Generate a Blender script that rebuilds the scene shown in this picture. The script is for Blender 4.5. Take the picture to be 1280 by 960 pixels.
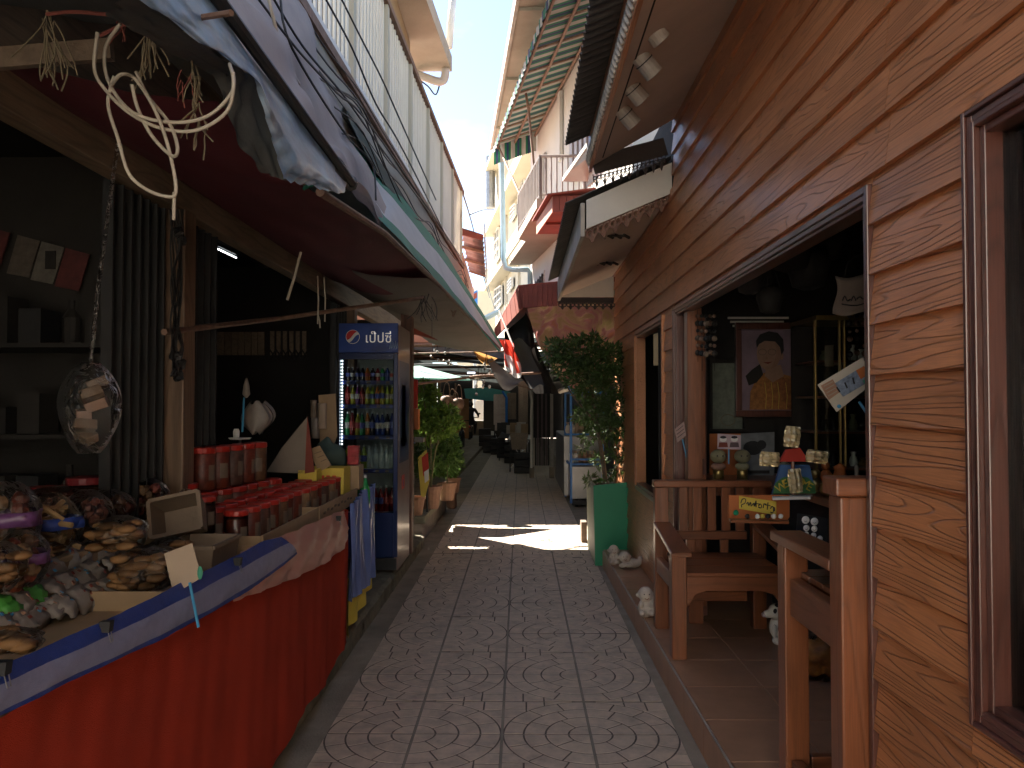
import bpy, bmesh, math, random
from mathutils import Vector, Matrix, Euler
S = bpy.context.scene
for o in list(bpy.data.objects): bpy.data.objects.remove(o)
R = math.radians
# ---------------------------------------------------------------- camera
cd = bpy.data.cameras.new('camera'); cam = bpy.data.objects.new('camera', cd); S.collection.objects.link(cam)
cam.location = (0, 0, 1.5); cam.rotation_euler = (R(90) + math.atan(26/1000), 0, math.atan(11/1000))
cd.sensor_width = 36; cd.lens = 36*1000/1280; cd.clip_start = .05; cd.clip_end = 2000
S.camera = cam
# ---------------------------------------------------------------- light
SA, SB = .60, .70            # direction to the sun: (-SA, SB, 1)
sd = Vector((-SA, SB, 1)).normalized()
SKY, SUN, EXPO = .052, 4.2, 3.08
w = bpy.data.worlds.new('World'); S.world = w; w.use_nodes = True
nt = w.node_tree; nt.nodes.clear()
def NN(t, kind, **kw):
    n = t.nodes.new(kind)
    for k, v in kw.items():
        if k in n.inputs: n.inputs[k].default_value = v
        else: setattr(n, k, v)
    return n
sky = NN(nt, 'ShaderNodeTexSky', sky_type='NISHITA', sun_disc=False, sun_elevation=math.asin(sd.z),
         sun_rotation=math.atan2(sd.x, sd.y), dust_density=.3, air_density=.7, ozone_density=1.0)
tc = NN(nt, 'ShaderNodeTexCoord'); mp = NN(nt, 'ShaderNodeMapping'); mp.inputs['Scale'].default_value = (1, 1, 2.6)
nz = NN(nt, 'ShaderNodeTexNoise', Scale=2.6, Detail=7.0, Roughness=.58)
cr = NN(nt, 'ShaderNodeValToRGB'); cr.color_ramp.elements[0].position = .48; cr.color_ramp.elements[1].position = .68
mix = NN(nt, 'ShaderNodeMixRGB'); mix.inputs['Color2'].default_value = (3.4, 3.3, 3.2, 1)
mul = NN(nt, 'ShaderNodeMath', operation='MULTIPLY'); mul.inputs[1].default_value = .75
bg = NN(nt, 'ShaderNodeBackground', Strength=SKY); wo = NN(nt, 'ShaderNodeOutputWorld')
L = nt.links.new
L(tc.outputs['Generated'], mp.inputs['Vector']); L(mp.outputs[0], nz.inputs['Vector']); L(nz.outputs['Fac'], cr.inputs[0])
L(cr.outputs[0], mul.inputs[0]); L(mul.outputs[0], mix.inputs['Fac']); L(sky.outputs[0], mix.inputs['Color1'])
L(mix.outputs[0], bg.inputs['Color']); L(bg.outputs[0], wo.inputs[0])
sl = bpy.data.lights.new('sun', 'SUN'); sl.energy = SUN; sl.angle = R(.5); sl.color = (1, .92, .80)
so = bpy.data.objects.new('sun', sl); S.collection.objects.link(so); so.location = (-5, 10, 30)
so.rotation_euler = (-sd).to_track_quat('-Z', 'Y').to_euler()
S.view_settings.view_transform = 'Standard'; S.view_settings.look = 'None'; S.view_settings.gamma = 1
S.view_settings.use_curve_mapping = False; S.view_settings.exposure = EXPO
S.cycles.max_bounces = 10; S.cycles.diffuse_bounces = 7; S.cycles.transparent_max_bounces = 16
S.cycles.caustics_reflective = False; S.cycles.caustics_refractive = False
# ---------------------------------------------------------------- helpers
rng = random.Random(7)
CM = Matrix.Translation(cam.location) @ cam.rotation_euler.to_matrix().to_4x4()
def at(px, py, X=None, Y=None, Z=None):
    "a pixel of the photograph placed on the plane X=, Y= or Z="
    d = (CM.to_3x3() @ Vector(((px-640)/1000, (480-py)/1000, -1))); o = Vector((0, 0, 1.5))
    if X is not None: t = (X-o.x)/d.x
    elif Y is not None: t = (Y-o.y)/d.y
    else: t = (Z-o.z)/d.z
    return o + d*t
def wl(o):
    v = Vector((0, 0, 0))
    while o is not None: v = v + o.location; o = o.parent
    return v
class MB:
    def __init__(s): s.v = []; s.f = []; s.m = []; s.cur = 0
    def add(s, vs, fs):
        n = len(s.v); s.v += [tuple(v) for v in vs]
        for f in fs: s.f.append(tuple(i+n for i in f)); s.m.append(s.cur)
        return s
    def box(s, a, b):
        x0, y0, z0 = [min(p, q) for p, q in zip(a, b)]; x1, y1, z1 = [max(p, q) for p, q in zip(a, b)]
        return s.add([(x0,y0,z0),(x1,y0,z0),(x1,y1,z0),(x0,y1,z0),(x0,y0,z1),(x1,y0,z1),(x1,y1,z1),(x0,y1,z1)],
              [(0,3,2,1),(4,5,6,7),(0,1,5,4),(1,2,6,5),(2,3,7,6),(3,0,4,7)])
    def cbox(s, c, d, rot=None):
        M_ = (rot.to_matrix() if rot is not None else Matrix.Identity(3)); c = Vector(c)
        vs = [c + M_ @ Vector((sx*d[0]/2, sy*d[1]/2, sz*d[2]/2)) for sx, sy, sz in
              ((-1,-1,-1),(1,-1,-1),(1,1,-1),(-1,1,-1),(-1,-1,1),(1,-1,1),(1,1,1),(-1,1,1))]
        return s.add(vs, [(0,3,2,1),(4,5,6,7),(0,1,5,4),(1,2,6,5),(2,3,7,6),(3,0,4,7)])
    def bar(s, p, q, w_, h_=None, up=(0,0,1)):
        p = Vector(p); q = Vector(q); h_ = h_ or w_; d = (q-p).normalized(); u = Vector(up)
        if abs(d.dot(u)) > .98: u = Vector((0, 1, 0))
        a = d.cross(u).normalized()*w_/2; b = a.cross(d).normalized()*h_/2
        return s.add([p-a-b, p+a-b, p+a+b, p-a+b, q-a-b, q+a-b, q+a+b, q-a+b],
              [(0,3,2,1),(4,5,6,7),(0,1,5,4),(1,2,6,5),(2,3,7,6),(3,0,4,7)])
    def tube(s, pts, r, n=8, cap=True):
        pts = [Vector(p) for p in pts]; k = len(pts); vs = []; fs = []
        rs = r if isinstance(r, (list, tuple)) else [r]*k
        prev = None
        for i, p in enumerate(pts):
            d = (pts[min(i+1, k-1)] - pts[max(i-1, 0)])
            d = d.normalized() if d.length > 1e-9 else Vector((0, 0, 1))
            if prev is None:
                a = d.orthogonal().normalized()
            else:
                a = (prev - d*prev.dot(d)); a = a.normalized() if a.length > 1e-6 else d.orthogonal().normalized()
            prev = a; b = d.cross(a)
            vs += [p + (a*math.cos(t*2*math.pi/n) + b*math.sin(t*2*math.pi/n))*rs[i] for t in range(n)]
        for i in range(k-1):
            for t in range(n):
                fs.append((i*n+t, i*n+(t+1)%n, (i+1)*n+(t+1)%n, (i+1)*n+t))
        if cap: fs.append(tuple(range(n))[::-1]); fs.append(tuple((k-1)*n+t for t in range(n)))
        return s.add(vs, fs)
    def lathe(s, prof, c=(0,0,0), n=12, axis='Z', cap=True):
        c = Vector(c); vs = []; fs = []
        for r, h in prof:
            for t in range(n):
                a = t*2*math.pi/n; x, y = r*math.cos(a), r*math.sin(a)
                vs.append(c + (Vector((x, y, h)) if axis == 'Z' else Vector((h, x, y)) if axis == 'X' else Vector((y, h, x))))
        k = len(prof)
        for i in range(k-1):
            for t in range(n): fs.append((i*n+t, i*n+(t+1)%n, (i+1)*n+(t+1)%n, (i+1)*n+t))
        if cap: fs.append(tuple(range(n))[::-1]); fs.append(tuple((k-1)*n+t for t in range(n)))
        return s.add(vs, fs)
    def grid(s, fn, nu, nv, mfn=None):
        vs = [fn(i/nu, j/nv) for j in range(nv+1) for i in range(nu+1)]
        n = len(s.v); s.v += [tuple(v) for v in vs]
        for j in range(nv):
            for i in range(nu):
                a = j*(nu+1)+i
                s.f.append((n+a, n+a+1, n+a+nu+2, n+a+nu+1)); s.m.append(mfn(i, j) if mfn else s.cur)
        return s
    def prism(s, poly, ax, a, b):
        "poly of 2D points extruded along ax from a to b; the 2D axes are the other two in xyz order"
        def P(p, h):
            return {'X': (h, p[0], p[1]), 'Y': (p[0], h, p[1]), 'Z': (p[0], p[1], h)}[ax]
        n = len(poly)
        return s.add([P(p, a) for p in poly]+[P(p, b) for p in poly],
              [tuple(range(n))[::-1], tuple(range(n, 2*n))]+[(i, (i+1)%n, n+(i+1)%n, n+i) for i in range(n)])
    def solid(s, pts, dvec):
        "a planar polygon of 3D points given thickness dvec"
        pts = [Vector(p) for p in pts]; d = Vector(dvec); n = len(pts)
        return s.add(pts+[p+d for p in pts], [tuple(range(n))[::-1], tuple(range(n, 2*n))]+[(i, (i+1)%n, n+(i+1)%n, n+i) for i in range(n)])
    def sphere(s, c, r, nu=12, nv=8, jit=0):
        c = Vector(c); rr = r if isinstance(r, (tuple, list)) else (r, r, r); prof = []
        vs = [c+Vector((0, 0, -rr[2]))]; fs = []
        for j in range(1, nv):
            ph = -math.pi/2+math.pi*j/nv
            for i in range(nu):
                th = 2*math.pi*i/nu; k = 1+rng.uniform(-jit, jit)
                vs.append(c+Vector((rr[0]*math.cos(ph)*math.cos(th)*k, rr[1]*math.cos(ph)*math.sin(th)*k, rr[2]*math.sin(ph)*k)))
        vs.append(c+Vector((0, 0, rr[2]))); e = len(vs)-1
        for i in range(nu): fs.append((0, 1+(i+1)%nu, 1+i)); fs.append((e, e-nu+i, e-nu+(i+1)%nu))
        for j in range(nv-2):
            for i in range(nu): a = 1+j*nu; fs.append((a+i, a+(i+1)%nu, a+nu+(i+1)%nu, a+nu+i))
        return s.add(vs, fs)
    def mesh(s, name, mats, off=Vector((0,0,0)), smooth=False, th=0):
        me = bpy.data.meshes.new(name)
        me.from_pydata([(v[0]-off.x, v[1]-off.y, v[2]-off.z) for v in s.v], [], s.f)
        for m in (mats if isinstance(mats, (list, tuple)) else [mats]): me.materials.append(m)
        for p, mi in zip(me.polygons, s.m): p.material_index = mi
        if smooth: me.polygons.foreach_set('use_smooth', [True]*len(me.polygons))
        me.validate(); me.update()
        return me
    def build(s, name, mats, parent=None, smooth=False, loc=None, bevel=0, th=0, sub=0, **tags):
        base = wl(parent) if parent is not None else Vector((0, 0, 0))
        if loc is None: loc = Vector((0, 0, 0)) if parent is not None else Vector(s.v[0])
        off = base + Vector(loc)
        me = s.mesh(name, mats, off, smooth)
        o = bpy.data.objects.new(name, me); S.collection.objects.link(o); o.parent = parent; o.location = loc
        if bevel:
            b = o.modifiers.new('b', 'BEVEL'); b.width = bevel; b.segments = 2; b.limit_method = 'ANGLE'; b.angle_limit = R(40)
        if sub:
            b = o.modifiers.new('u', 'SUBSURF'); b.levels = sub; b.render_levels = sub
        if th:
            b = o.modifiers.new('t', 'SOLIDIFY'); b.thickness = th; b.offset = 0
        tag(o, **tags)
        return o
def tag(o, label=None, cat=None, group=None, kind=None):
    if label: o['label'] = label
    if cat: o['category'] = cat
    if group: o['group'] = group
    if kind: o['kind'] = kind
    return o
def thing(name, label, cat, loc=(0,0,0), rz=0, group=None):
    o = bpy.data.objects.new(name, None); S.collection.objects.link(o); o.empty_display_size = .1
    o.location = loc; o.rotation_euler = (0, 0, rz)
    return tag(o, label, cat, group)
def kids(o): return [c for c in bpy.data.objects if c.parent == o]
KC = {}
def dup(root, loc, label=None, rz=None, group=None, scale=None):
    if root.name not in KC: KC[root.name] = [(c, kids(c)) for c in kids(root)]
    r = root.copy(); S.collection.objects.link(r); r.location = loc
    if rz is not None: r.rotation_euler = (0, 0, rz)
    if scale is not None: r.scale = scale if isinstance(scale, (tuple, list)) else (scale,)*3
    if label: r['label'] = label
    if group: r['group'] = group
    out = []
    for c, gs in KC[root.name]:
        d = c.copy(); S.collection.objects.link(d); d.parent = r; out.append(d)
        for g in gs:
            e = g.copy(); S.collection.objects.link(e); e.parent = d
    r_ = r
    return r, out
ORD = 'first second third fourth fifth sixth seventh eighth ninth tenth eleventh twelfth thirteenth fourteenth fifteenth'.split()
def lerp(a, b, t): return a+(b-a)*t
def poly_at(pts, t):
    "point at parameter t (0..1) on a polyline of Vectors"
    k = len(pts)-1; x = min(max(t, 0), 1)*k; i = min(int(x), k-1); return pts[i].lerp(pts[i+1], x-i)
def smooth_pts(pts, n=6):
    P_ = [Vector(p) for p in pts]; out = []
    for i in range(len(P_)-1):
        p0 = P_[max(i-1, 0)]; p1 = P_[i]; p2 = P_[i+1]; p3 = P_[min(i+2, len(P_)-1)]
        for k in range(n):
            t = k/n
            out.append(.5*((2*p1)+(p2-p0)*t+(2*p0-5*p1+4*p2-p3)*t*t+(3*p1-p0-3*p2+p3)*t**3))
    out.append(P_[-1]); return out
# ---------------------------------------------------------------- materials
def newmat(name):
    m = bpy.data.materials.new(name); m.use_nodes = True; t = m.node_tree
    return m, t, t.nodes['Principled BSDF']
def M(name, col, rough=.6, var=.25, scale=6, bump=.15, bscale=60, metal=0, spec=.5, stretch=(1,1,1), dirt=0, dirtcol=(.05,.045,.04), trans=0, coat=0, sheen=0):
    m, t, p = newmat(name); L = t.links.new
    tc = NN(t, 'ShaderNodeTexCoord'); mp = NN(t, 'ShaderNodeMapping'); mp.inputs['Scale'].default_value = stretch
    L(tc.outputs['Object'], mp.inputs[0])
    n = NN(t, 'ShaderNodeTexNoise', Scale=scale, Detail=6.0, Roughness=.6); L(mp.outputs[0], n.inputs['Vector'])
    hi = [min(1, c*(1+var)) for c in col]; lo = [c*(1-var) for c in col]
    r = NN(t, 'ShaderNodeValToRGB'); r.color_ramp.elements[0].position = .3; r.color_ramp.elements[1].position = .7
    r.color_ramp.elements[0].color = (*lo, 1); r.color_ramp.elements[1].color = (*hi, 1)
    L(n.outputs['Fac'], r.inputs[0]); out = r.outputs[0]
    if dirt:
        n2 = NN(t, 'ShaderNodeTexNoise', Scale=scale*.45, Detail=8.0, Roughness=.7); L(tc.outputs['Object'], n2.inputs['Vector'])
        r2 = NN(t, 'ShaderNodeValToRGB'); r2.color_ramp.elements[0].position = .48; r2.color_ramp.elements[1].position = .68
        mu = NN(t, 'ShaderNodeMath', operation='MULTIPLY'); mu.inputs[1].default_value = dirt
        L(n2.outputs['Fac'], r2.inputs[0]); L(r2.outputs[0], mu.inputs[0])
        x = NN(t, 'ShaderNodeMixRGB'); x.inputs['Color2'].default_value = (*dirtcol, 1)
        L(mu.outputs[0], x.inputs['Fac']); L(out, x.inputs['Color1']); out = x.outputs[0]
    L(out, p.inputs['Base Color'])
    p.inputs['Roughness'].default_value = rough; p.inputs['Metallic'].default_value = metal
    p.inputs['Specular IOR Level'].default_value = spec; p.inputs['Coat Weight'].default_value = coat; p.inputs['Coat Roughness'].default_value = .15
    if sheen: p.inputs['Sheen Weight'].default_value = sheen
    if bump:
        nb = NN(t, 'ShaderNodeTexNoise', Scale=bscale, Detail=4.0); L(mp.outputs[0], nb.inputs['Vector'])
        b = NN(t, 'ShaderNodeBump', Strength=bump, Distance=.01); L(nb.outputs['Fac'], b.inputs['Height']); L(b.outputs[0], p.inputs['Normal'])
    if trans:   # thin cloth that lets some daylight through
        tr = NN(t, 'ShaderNodeBsdfTranslucent'); L(out, tr.inputs['Color']); mx = NN(t, 'ShaderNodeMixShader', Fac=trans)
        L(p.outputs[0], mx.inputs[1]); L(tr.outputs[0], mx.inputs[2]); L(mx.outputs[0], t.nodes['Material Output'].inputs[0])
    return m
def wood(name, col, rough=.45, axis=2, lines=9, depth=.5, emboss=False, coat=.1):
    "axis: the long direction of the grain"
    m, t, p = newmat(name); L = t.links.new
    tc = NN(t, 'ShaderNodeTexCoord'); oi = NN(t, 'ShaderNodeObjectInfo')
    ad = NN(t, 'ShaderNodeVectorMath', operation='ADD'); sc = NN(t, 'ShaderNodeVectorMath', operation='SCALE'); sc.inputs['Scale'].default_value = 37.0
    cb = NN(t, 'ShaderNodeCombineXYZ')
    for k in range(3): L(oi.outputs['Random'], cb.inputs[k])
    L(cb.outputs[0], sc.inputs[0]); L(tc.outputs['Object'], ad.inputs[0]); L(sc.outputs[0], ad.inputs[1])
    mp = NN(t, 'ShaderNodeMapping'); s_ = [6.5, 6.5, 6.5] if not emboss else [7.5, 7.5, 7.5]; s_[axis] = .75 if not emboss else .42; mp.inputs['Scale'].default_value = s_
    L(ad.outputs[0], mp.inputs[0])
    n = NN(t, 'ShaderNodeTexNoise', Scale=1.0, Detail=2.0, Roughness=.4, Distortion=.12); L(mp.outputs[0], n.inputs['Vector'])
    mu = NN(t, 'ShaderNodeMath', operation='MULTIPLY'); mu.inputs[1].default_value = lines*2; L(n.outputs['Fac'], mu.inputs[0])
    pp = NN(t, 'ShaderNodeMath', operation='PINGPONG'); pp.inputs[1].default_value = .5; L(mu.outputs[0], pp.inputs[0])
    rr = NN(t, 'ShaderNodeValToRGB'); rr.color_ramp.elements[0].position = .0; rr.color_ramp.elements[1].position = .22 if emboss else .5
    rr.color_ramp.elements[0].color = (0, 0, 0, 1)
    m2 = NN(t, 'ShaderNodeMath', operation='MULTIPLY'); m2.inputs[1].default_value = 2.0; L(pp.outputs[0], m2.inputs[0]); L(m2.outputs[0], rr.inputs[0])
    mp2 = NN(t, 'ShaderNodeMapping'); s2 = [260, 260, 260]; s2[axis] = 9; mp2.inputs['Scale'].default_value = s2; L(ad.outputs[0], mp2.inputs[0])
    nf = NN(t, 'ShaderNodeTexNoise', Scale=1.0, Detail=3.0); L(mp2.outputs[0], nf.inputs['Vector'])
    nl = NN(t, 'ShaderNodeTexNoise', Scale=2.2, Detail=4.0); L(ad.outputs[0], nl.inputs['Vector'])
    # colour
    a = NN(t, 'ShaderNodeMixRGB'); a.inputs['Color1'].default_value = (*[c*(1-depth) for c in col], 1); a.inputs['Color2'].default_value = (*col, 1); L(rr.outputs[0], a.inputs['Fac'])
    b = NN(t, 'ShaderNodeMixRGB', blend_type='MULTIPLY', Fac=.55); L(a.outputs[0], b.inputs['Color1'])
    cr = NN(t, 'ShaderNodeValToRGB'); cr.color_ramp.elements[0].color = (.55, .5, .48, 1); cr.color_ramp.elements[1].color = (1.0, 1, 1, 1); cr.color_ramp.elements[0].position = .3; cr.color_ramp.elements[1].position = .65
    L(nf.outputs['Fac'], cr.inputs[0]); L(cr.outputs[0], b.inputs['Color2'])
    c = NN(t, 'ShaderNodeMixRGB', blend_type='MULTIPLY', Fac=.6); L(b.outputs[0], c.inputs['Color1'])
    cr2 = NN(t, 'ShaderNodeValToRGB'); cr2.color_ramp.elements[0].color = (.62, .58, .56, 1); cr2.color_ramp.elements[1].color = (1, 1, 1, 1); cr2.color_ramp.elements[0].position = .35; cr2.color_ramp.elements[1].position = .6
    L(nl.outputs['Fac'], cr2.inputs[0]); L(cr2.outputs[0], c.inputs['Color2'])
    hs = NN(t, 'ShaderNodeHueSaturation'); L(c.outputs[0], hs.inputs['Color'])
    mr = NN(t, 'ShaderNodeMapRange'); mr.inputs['To Min'].default_value = .92; mr.inputs['To Max'].default_value = 1.07; L(oi.outputs['Random'], mr.inputs[0]); L(mr.outputs[0], hs.inputs['Value'])
    L(hs.outputs[0], p.inputs['Base Color']); p.inputs['Roughness'].default_value = rough; p.inputs['Coat Weight'].default_value = coat; p.inputs['Coat Roughness'].default_value = .3
    sm = NN(t, 'ShaderNodeMath', operation='MULTIPLY_ADD'); sm.inputs[1].default_value = .25; L(nf.outputs['Fac'], sm.inputs[0]); L(rr.outputs[0], sm.inputs[2])
    bu = NN(t, 'ShaderNodeBump', Strength=1.0 if emboss else .15, Distance=.0035); L(sm.outputs[0], bu.inputs['Height']); L(bu.outputs[0], p.inputs['Normal'])
    return m
def clear(name, tint=(.9,.92,.92), gloss=.05, body=0, bodycol=(.6,.6,.6), bump=0, ior=1.4):
    "thin clear plastic or glass: see-through with a fresnel reflection"
    m, t, p = newmat(name); L = t.links.new; t.nodes.remove(p)
    tr = NN(t, 'ShaderNodeBsdfTransparent'); tr.inputs[0].default_value = (*tint, 1)
    gl = NN(t, 'ShaderNodeBsdfGlossy', Roughness=gloss); fr = NN(t, 'ShaderNodeFresnel', IOR=ior)
    mx = NN(t, 'ShaderNodeMixShader'); L(fr.outputs[0], mx.inputs[0]); L(tr.outputs[0], mx.inputs[1]); L(gl.outputs[0], mx.inputs[2]); out = mx.outputs[0]
    if bump:
        tc = NN(t, 'ShaderNodeTexCoord'); nb = NN(t, 'ShaderNodeTexNoise', Scale=22.0, Detail=3.0, Distortion=1.2); L(tc.outputs['Object'], nb.inputs['Vector'])
        b = NN(t, 'ShaderNodeBump', Strength=bump, Distance=.03); L(nb.outputs['Fac'], b.inputs['Height']); L(b.outputs[0], gl.inputs['Normal']); L(b.outputs[0], fr.inputs['Normal'])
    if body:
        df = NN(t, 'ShaderNodeBsdfDiffuse'); df.inputs[0].default_value = (*bodycol, 1); m2 = NN(t, 'ShaderNodeMixShader', Fac=body)
        L(out, m2.inputs[1]); L(df.outputs[0], m2.inputs[2]); out = m2.outputs[0]
    L(out, t.nodes['Material Output'].inputs[0]); return m
def emit(name, col, s):
    m, t, p = newmat(name); p.inputs['Base Color'].default_value = (.8, .8, .8, 1)
    p.inputs['Emission Color'].default_value = (*col, 1); p.inputs['Emission Strength'].default_value = s; return m
m_siding = wood('siding_wood', (.64, .258, .098), .46, 1, 14, .24, True, .35)
m_teak = wood('teak_wood', (.27, .090, .034), .36, 2, 5, .22, coat=.35)
m_teakY = wood('teak_wood_along', (.27, .090, .034), .36, 1, 5, .22, coat=.35)
m_teakX = wood('teak_wood_across', (.27, .090, .034), .36, 0, 5, .22, coat=.35)
m_frame = wood('window_frame_wood', (.14, .05, .035), .28, 2, 5, .3, coat=.6)
m_frameY = wood('window_frame_wood_along', (.14, .05, .035), .28, 1, 5, .3, coat=.6)
m_post = wood('painted_post', (.22, .14, .085), .6, 2, 6, .35)
m_beam = wood('painted_beam', (.27, .20, .13), .6, 1, 6, .3)
m_trim = M('grey_trim_paint', (.42, .38, .33), .55, .2, 5, .1, dirt=.35)
m_soffit = M('soffit_board', (.60, .50, .44), .6, .08, 2, .05, dirt=.15)
m_carve = M('dark_carved_board', (.035, .022, .018), .6, .2)
m_carveb = M('brown_carved_board', (.18, .085, .055), .6, .2)
m_corr = M('weathered_roof_sheet', (.10, .09, .08), .7, .3, 4, .2, dirt=.4)
m_tile = M('paving_tile_cement', (.68, .545, .42), .62, .16, 14, .8, 420, dirt=.4, dirtcol=(.20,.165,.14))
m_grout = M('paving_groove', (.13, .10, .08), .95, .2, 20)
m_conc = M('concrete', (.30, .25, .19), .85, .22, 4, .4, 90, dirt=.5, dirtcol=(.12,.12,.09))
m_kerb = M('mossy_kerb', (.20, .185, .13), .85, .3, 7, .5, 60, dirt=.6, dirtcol=(.05,.05,.04))
m_ptile = M('brown_floor_tile', (.38, .205, .12), .32, .12, 6, .04, dirt=.25, dirtcol=(.10,.07,.055))
m_ground = M('pale_concrete_ground', (.42, .37, .31), .9, .2, 1)
m_dark = M('dark_interior', (.016, .014, .012), .8, .25, 3)  # room shade put into the colour, walls set near black
m_dark2 = M('dark_paint_room_shade', (.020, .017, .014), .8, .25, 3)  # same room shade in the colour; also serves plain dark parts
m_black = M('black_stuff', (.012, .012, .014), .5, .1)
m_red = M('red_cloth', (.40, .040, .018), .9, .12, 2.2, .5, 500, spec=.15, dirt=.25, dirtcol=(.30,.03,.015))
m_pink = M('pink_satin', (.50, .24, .19), .45, .1, 3, .05)
m_net = M('blue_net', (.015, .04, .22), .5, .15, 30, .3, 500)
m_netw = M('white_net', (.23, .24, .36), .5, .1, 30, .3, 500)
m_satin = M('blue_grey_satin', (.13, .18, .40), .25, .25, 4, .05)
m_yel = M('yellow_paper', (.62, .46, .06), .6, .1)
m_card = M('cardboard', (.32, .215, .12), .8, .12, 8, .1)
m_paper = M('paper_tag', (.34, .26, .19), .75, .05, 8, .05)
m_white = M('white_paint', (.72, .70, .65), .6, .06, 4, .08, dirt=.12, dirtcol=(.4,.37,.3))
m_cream = M('cream_wall', (.50, .455, .355), .8, .06, 1.2, .1, dirt=.2, dirtcol=(.5,.42,.3))
m_wwall = M('white_wall', (.52, .50, .47), .8, .07, 1.5, .1, dirt=.3, dirtcol=(.4,.37,.33))
m_slab = M('stained_slab', (.40, .37, .30), .85, .12, 1.6, .2, dirt=.5, dirtcol=(.28,.24,.18))
m_maroon = M('maroon_tarp', (.13, .020, .030), .75, .15, 3, .15, trans=.12)
m_gtarp = M('grey_tarp', (.42, .37, .34), .85, .12, 2, .15, dirt=.5, dirtcol=(.17,.15,.15), trans=.15)
m_gtarp2 = M('beige_grey_tarp', (.22, .195, .175), .8, .1, 2, .15, dirt=.4, trans=.10)
m_btarp = M('pale_blue_plastic_sheet', (.30, .50, .80), .25, .4, 5, .25, 14, stretch=(2,.7,2.5), dirt=.7, dirtcol=(.60,.62,.62), trans=.25)
m_flap = M('dark_grey_flap', (.06, .065, .065), .7, .2, 4)
m_green = M('green_tarp', (.05, .30, .20), .6, .15, 3, .1, trans=.3)
m_tarpw = M('white_tarp', (.80, .79, .76), .6, .08, 3, .1, trans=.3, dirt=.3, dirtcol=(.35,.33,.3))
m_dgreen = M('dark_green_tarp', (.035, .06, .05), .7, .2, 3)
m_metal = M('grey_metal', (.35, .35, .35), .4, .15, 8, .05, metal=.8, dirt=.3)
m_steel = M('stainless_steel', (.27, .27, .27), .42, .08, 5, .03, metal=.95)
m_dsteel = M('dark_steel', (.035, .035, .035), .6, .2, 8, .05, metal=.5)
m_rust = M('rusty_pipe', (.20, .12, .085), .65, .3, 20, .2, metal=.2)
m_pvc = M('grey_pvc', (.55, .54, .52), .45, .08)
m_bpipe = M('pale_blue_pipe', (.33, .50, .60), .45, .08)
m_bluepaint = M('bright_blue_paint', (.02, .17, .52), .4, .1)
m_gplanter = M('green_planter_paint', (.008, .24, .11), .5, .06, 4, .05)
m_gside = M('sunlit_planter_side', (.26, .31, .24), .6, .1)  # planter side painted paler for the sun falling on it
m_clay = M('clay_pot', (.34, .19, .12), .8, .2, 10, .2, dirt=.4)
m_soil = M('soil', (.04, .03, .02), .95, .3, 30, .5)
m_stone = M('pale_stone', (.52, .45, .38), .85, .15, 25, .3, 120, dirt=.4, dirtcol=(.25,.2,.16))
m_redroof = M('red_roof_sheet', (.19, .034, .018), .7, .35, 3, .05, dirt=.3, dirtcol=(.2,.06,.05))
m_purple = M('purple_brown_sheet', (.11, .070, .072), .6, .2, 6)
m_pinkwall = M('pink_wall', (.55, .27, .20), .8, .1, 2)
m_leafA = M('leaf_bright', (.16, .27, .045), .45, .35, 20, .05, trans=.4)
m_leafB = M('leaf_dark', (.065, .12, .032), .45, .35, 20, .05, trans=.25)
m_leafC = M('leaf_mid', (.10, .19, .04), .45, .35, 20, .05, trans=.3)
m_bark = M('bark', (.14, .10, .07), .85, .3, 30, .5)
m_cable = M('black_cable', (.015, .015, .015), .5, .1)
m_cablew = M('pale_cable', (.50, .46, .38), .5, .12)
m_glass = clear('clear_glass', (.86, .90, .89), .02)
m_jar = clear('clear_jar_plastic', (.80, .78, .74), .12, .0)
m_bag = clear('clear_bag', (.84, .82, .80), .3, .015, (.40,.37,.33), .6, 1.3)
m_lid = M('red_lid', (.36, .022, .014), .35, .08)
m_lidd = M('dull_red_lid', (.25, .03, .035), .4, .08)
m_lidy = M('yellow_lid', (.36, .26, .05), .4, .08)
m_gold = M('gilt_frame', (.26, .18, .06), .4, .2, 20, .2, metal=.7)
m_foil = M('gold_foil', (.75, .60, .33), .25, .25, 14, .9, 25, metal=.45)
m_tealtarp = M('teal_cloth', (.10, .36, .30), .6, .1, trans=.35)
m_orange = M('orange_paint', (.45, .13, .03), .6, .1)
m_brick = M('cinder_block', (.20, .17, .145), .9, .2, 12, .5, 80)
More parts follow.
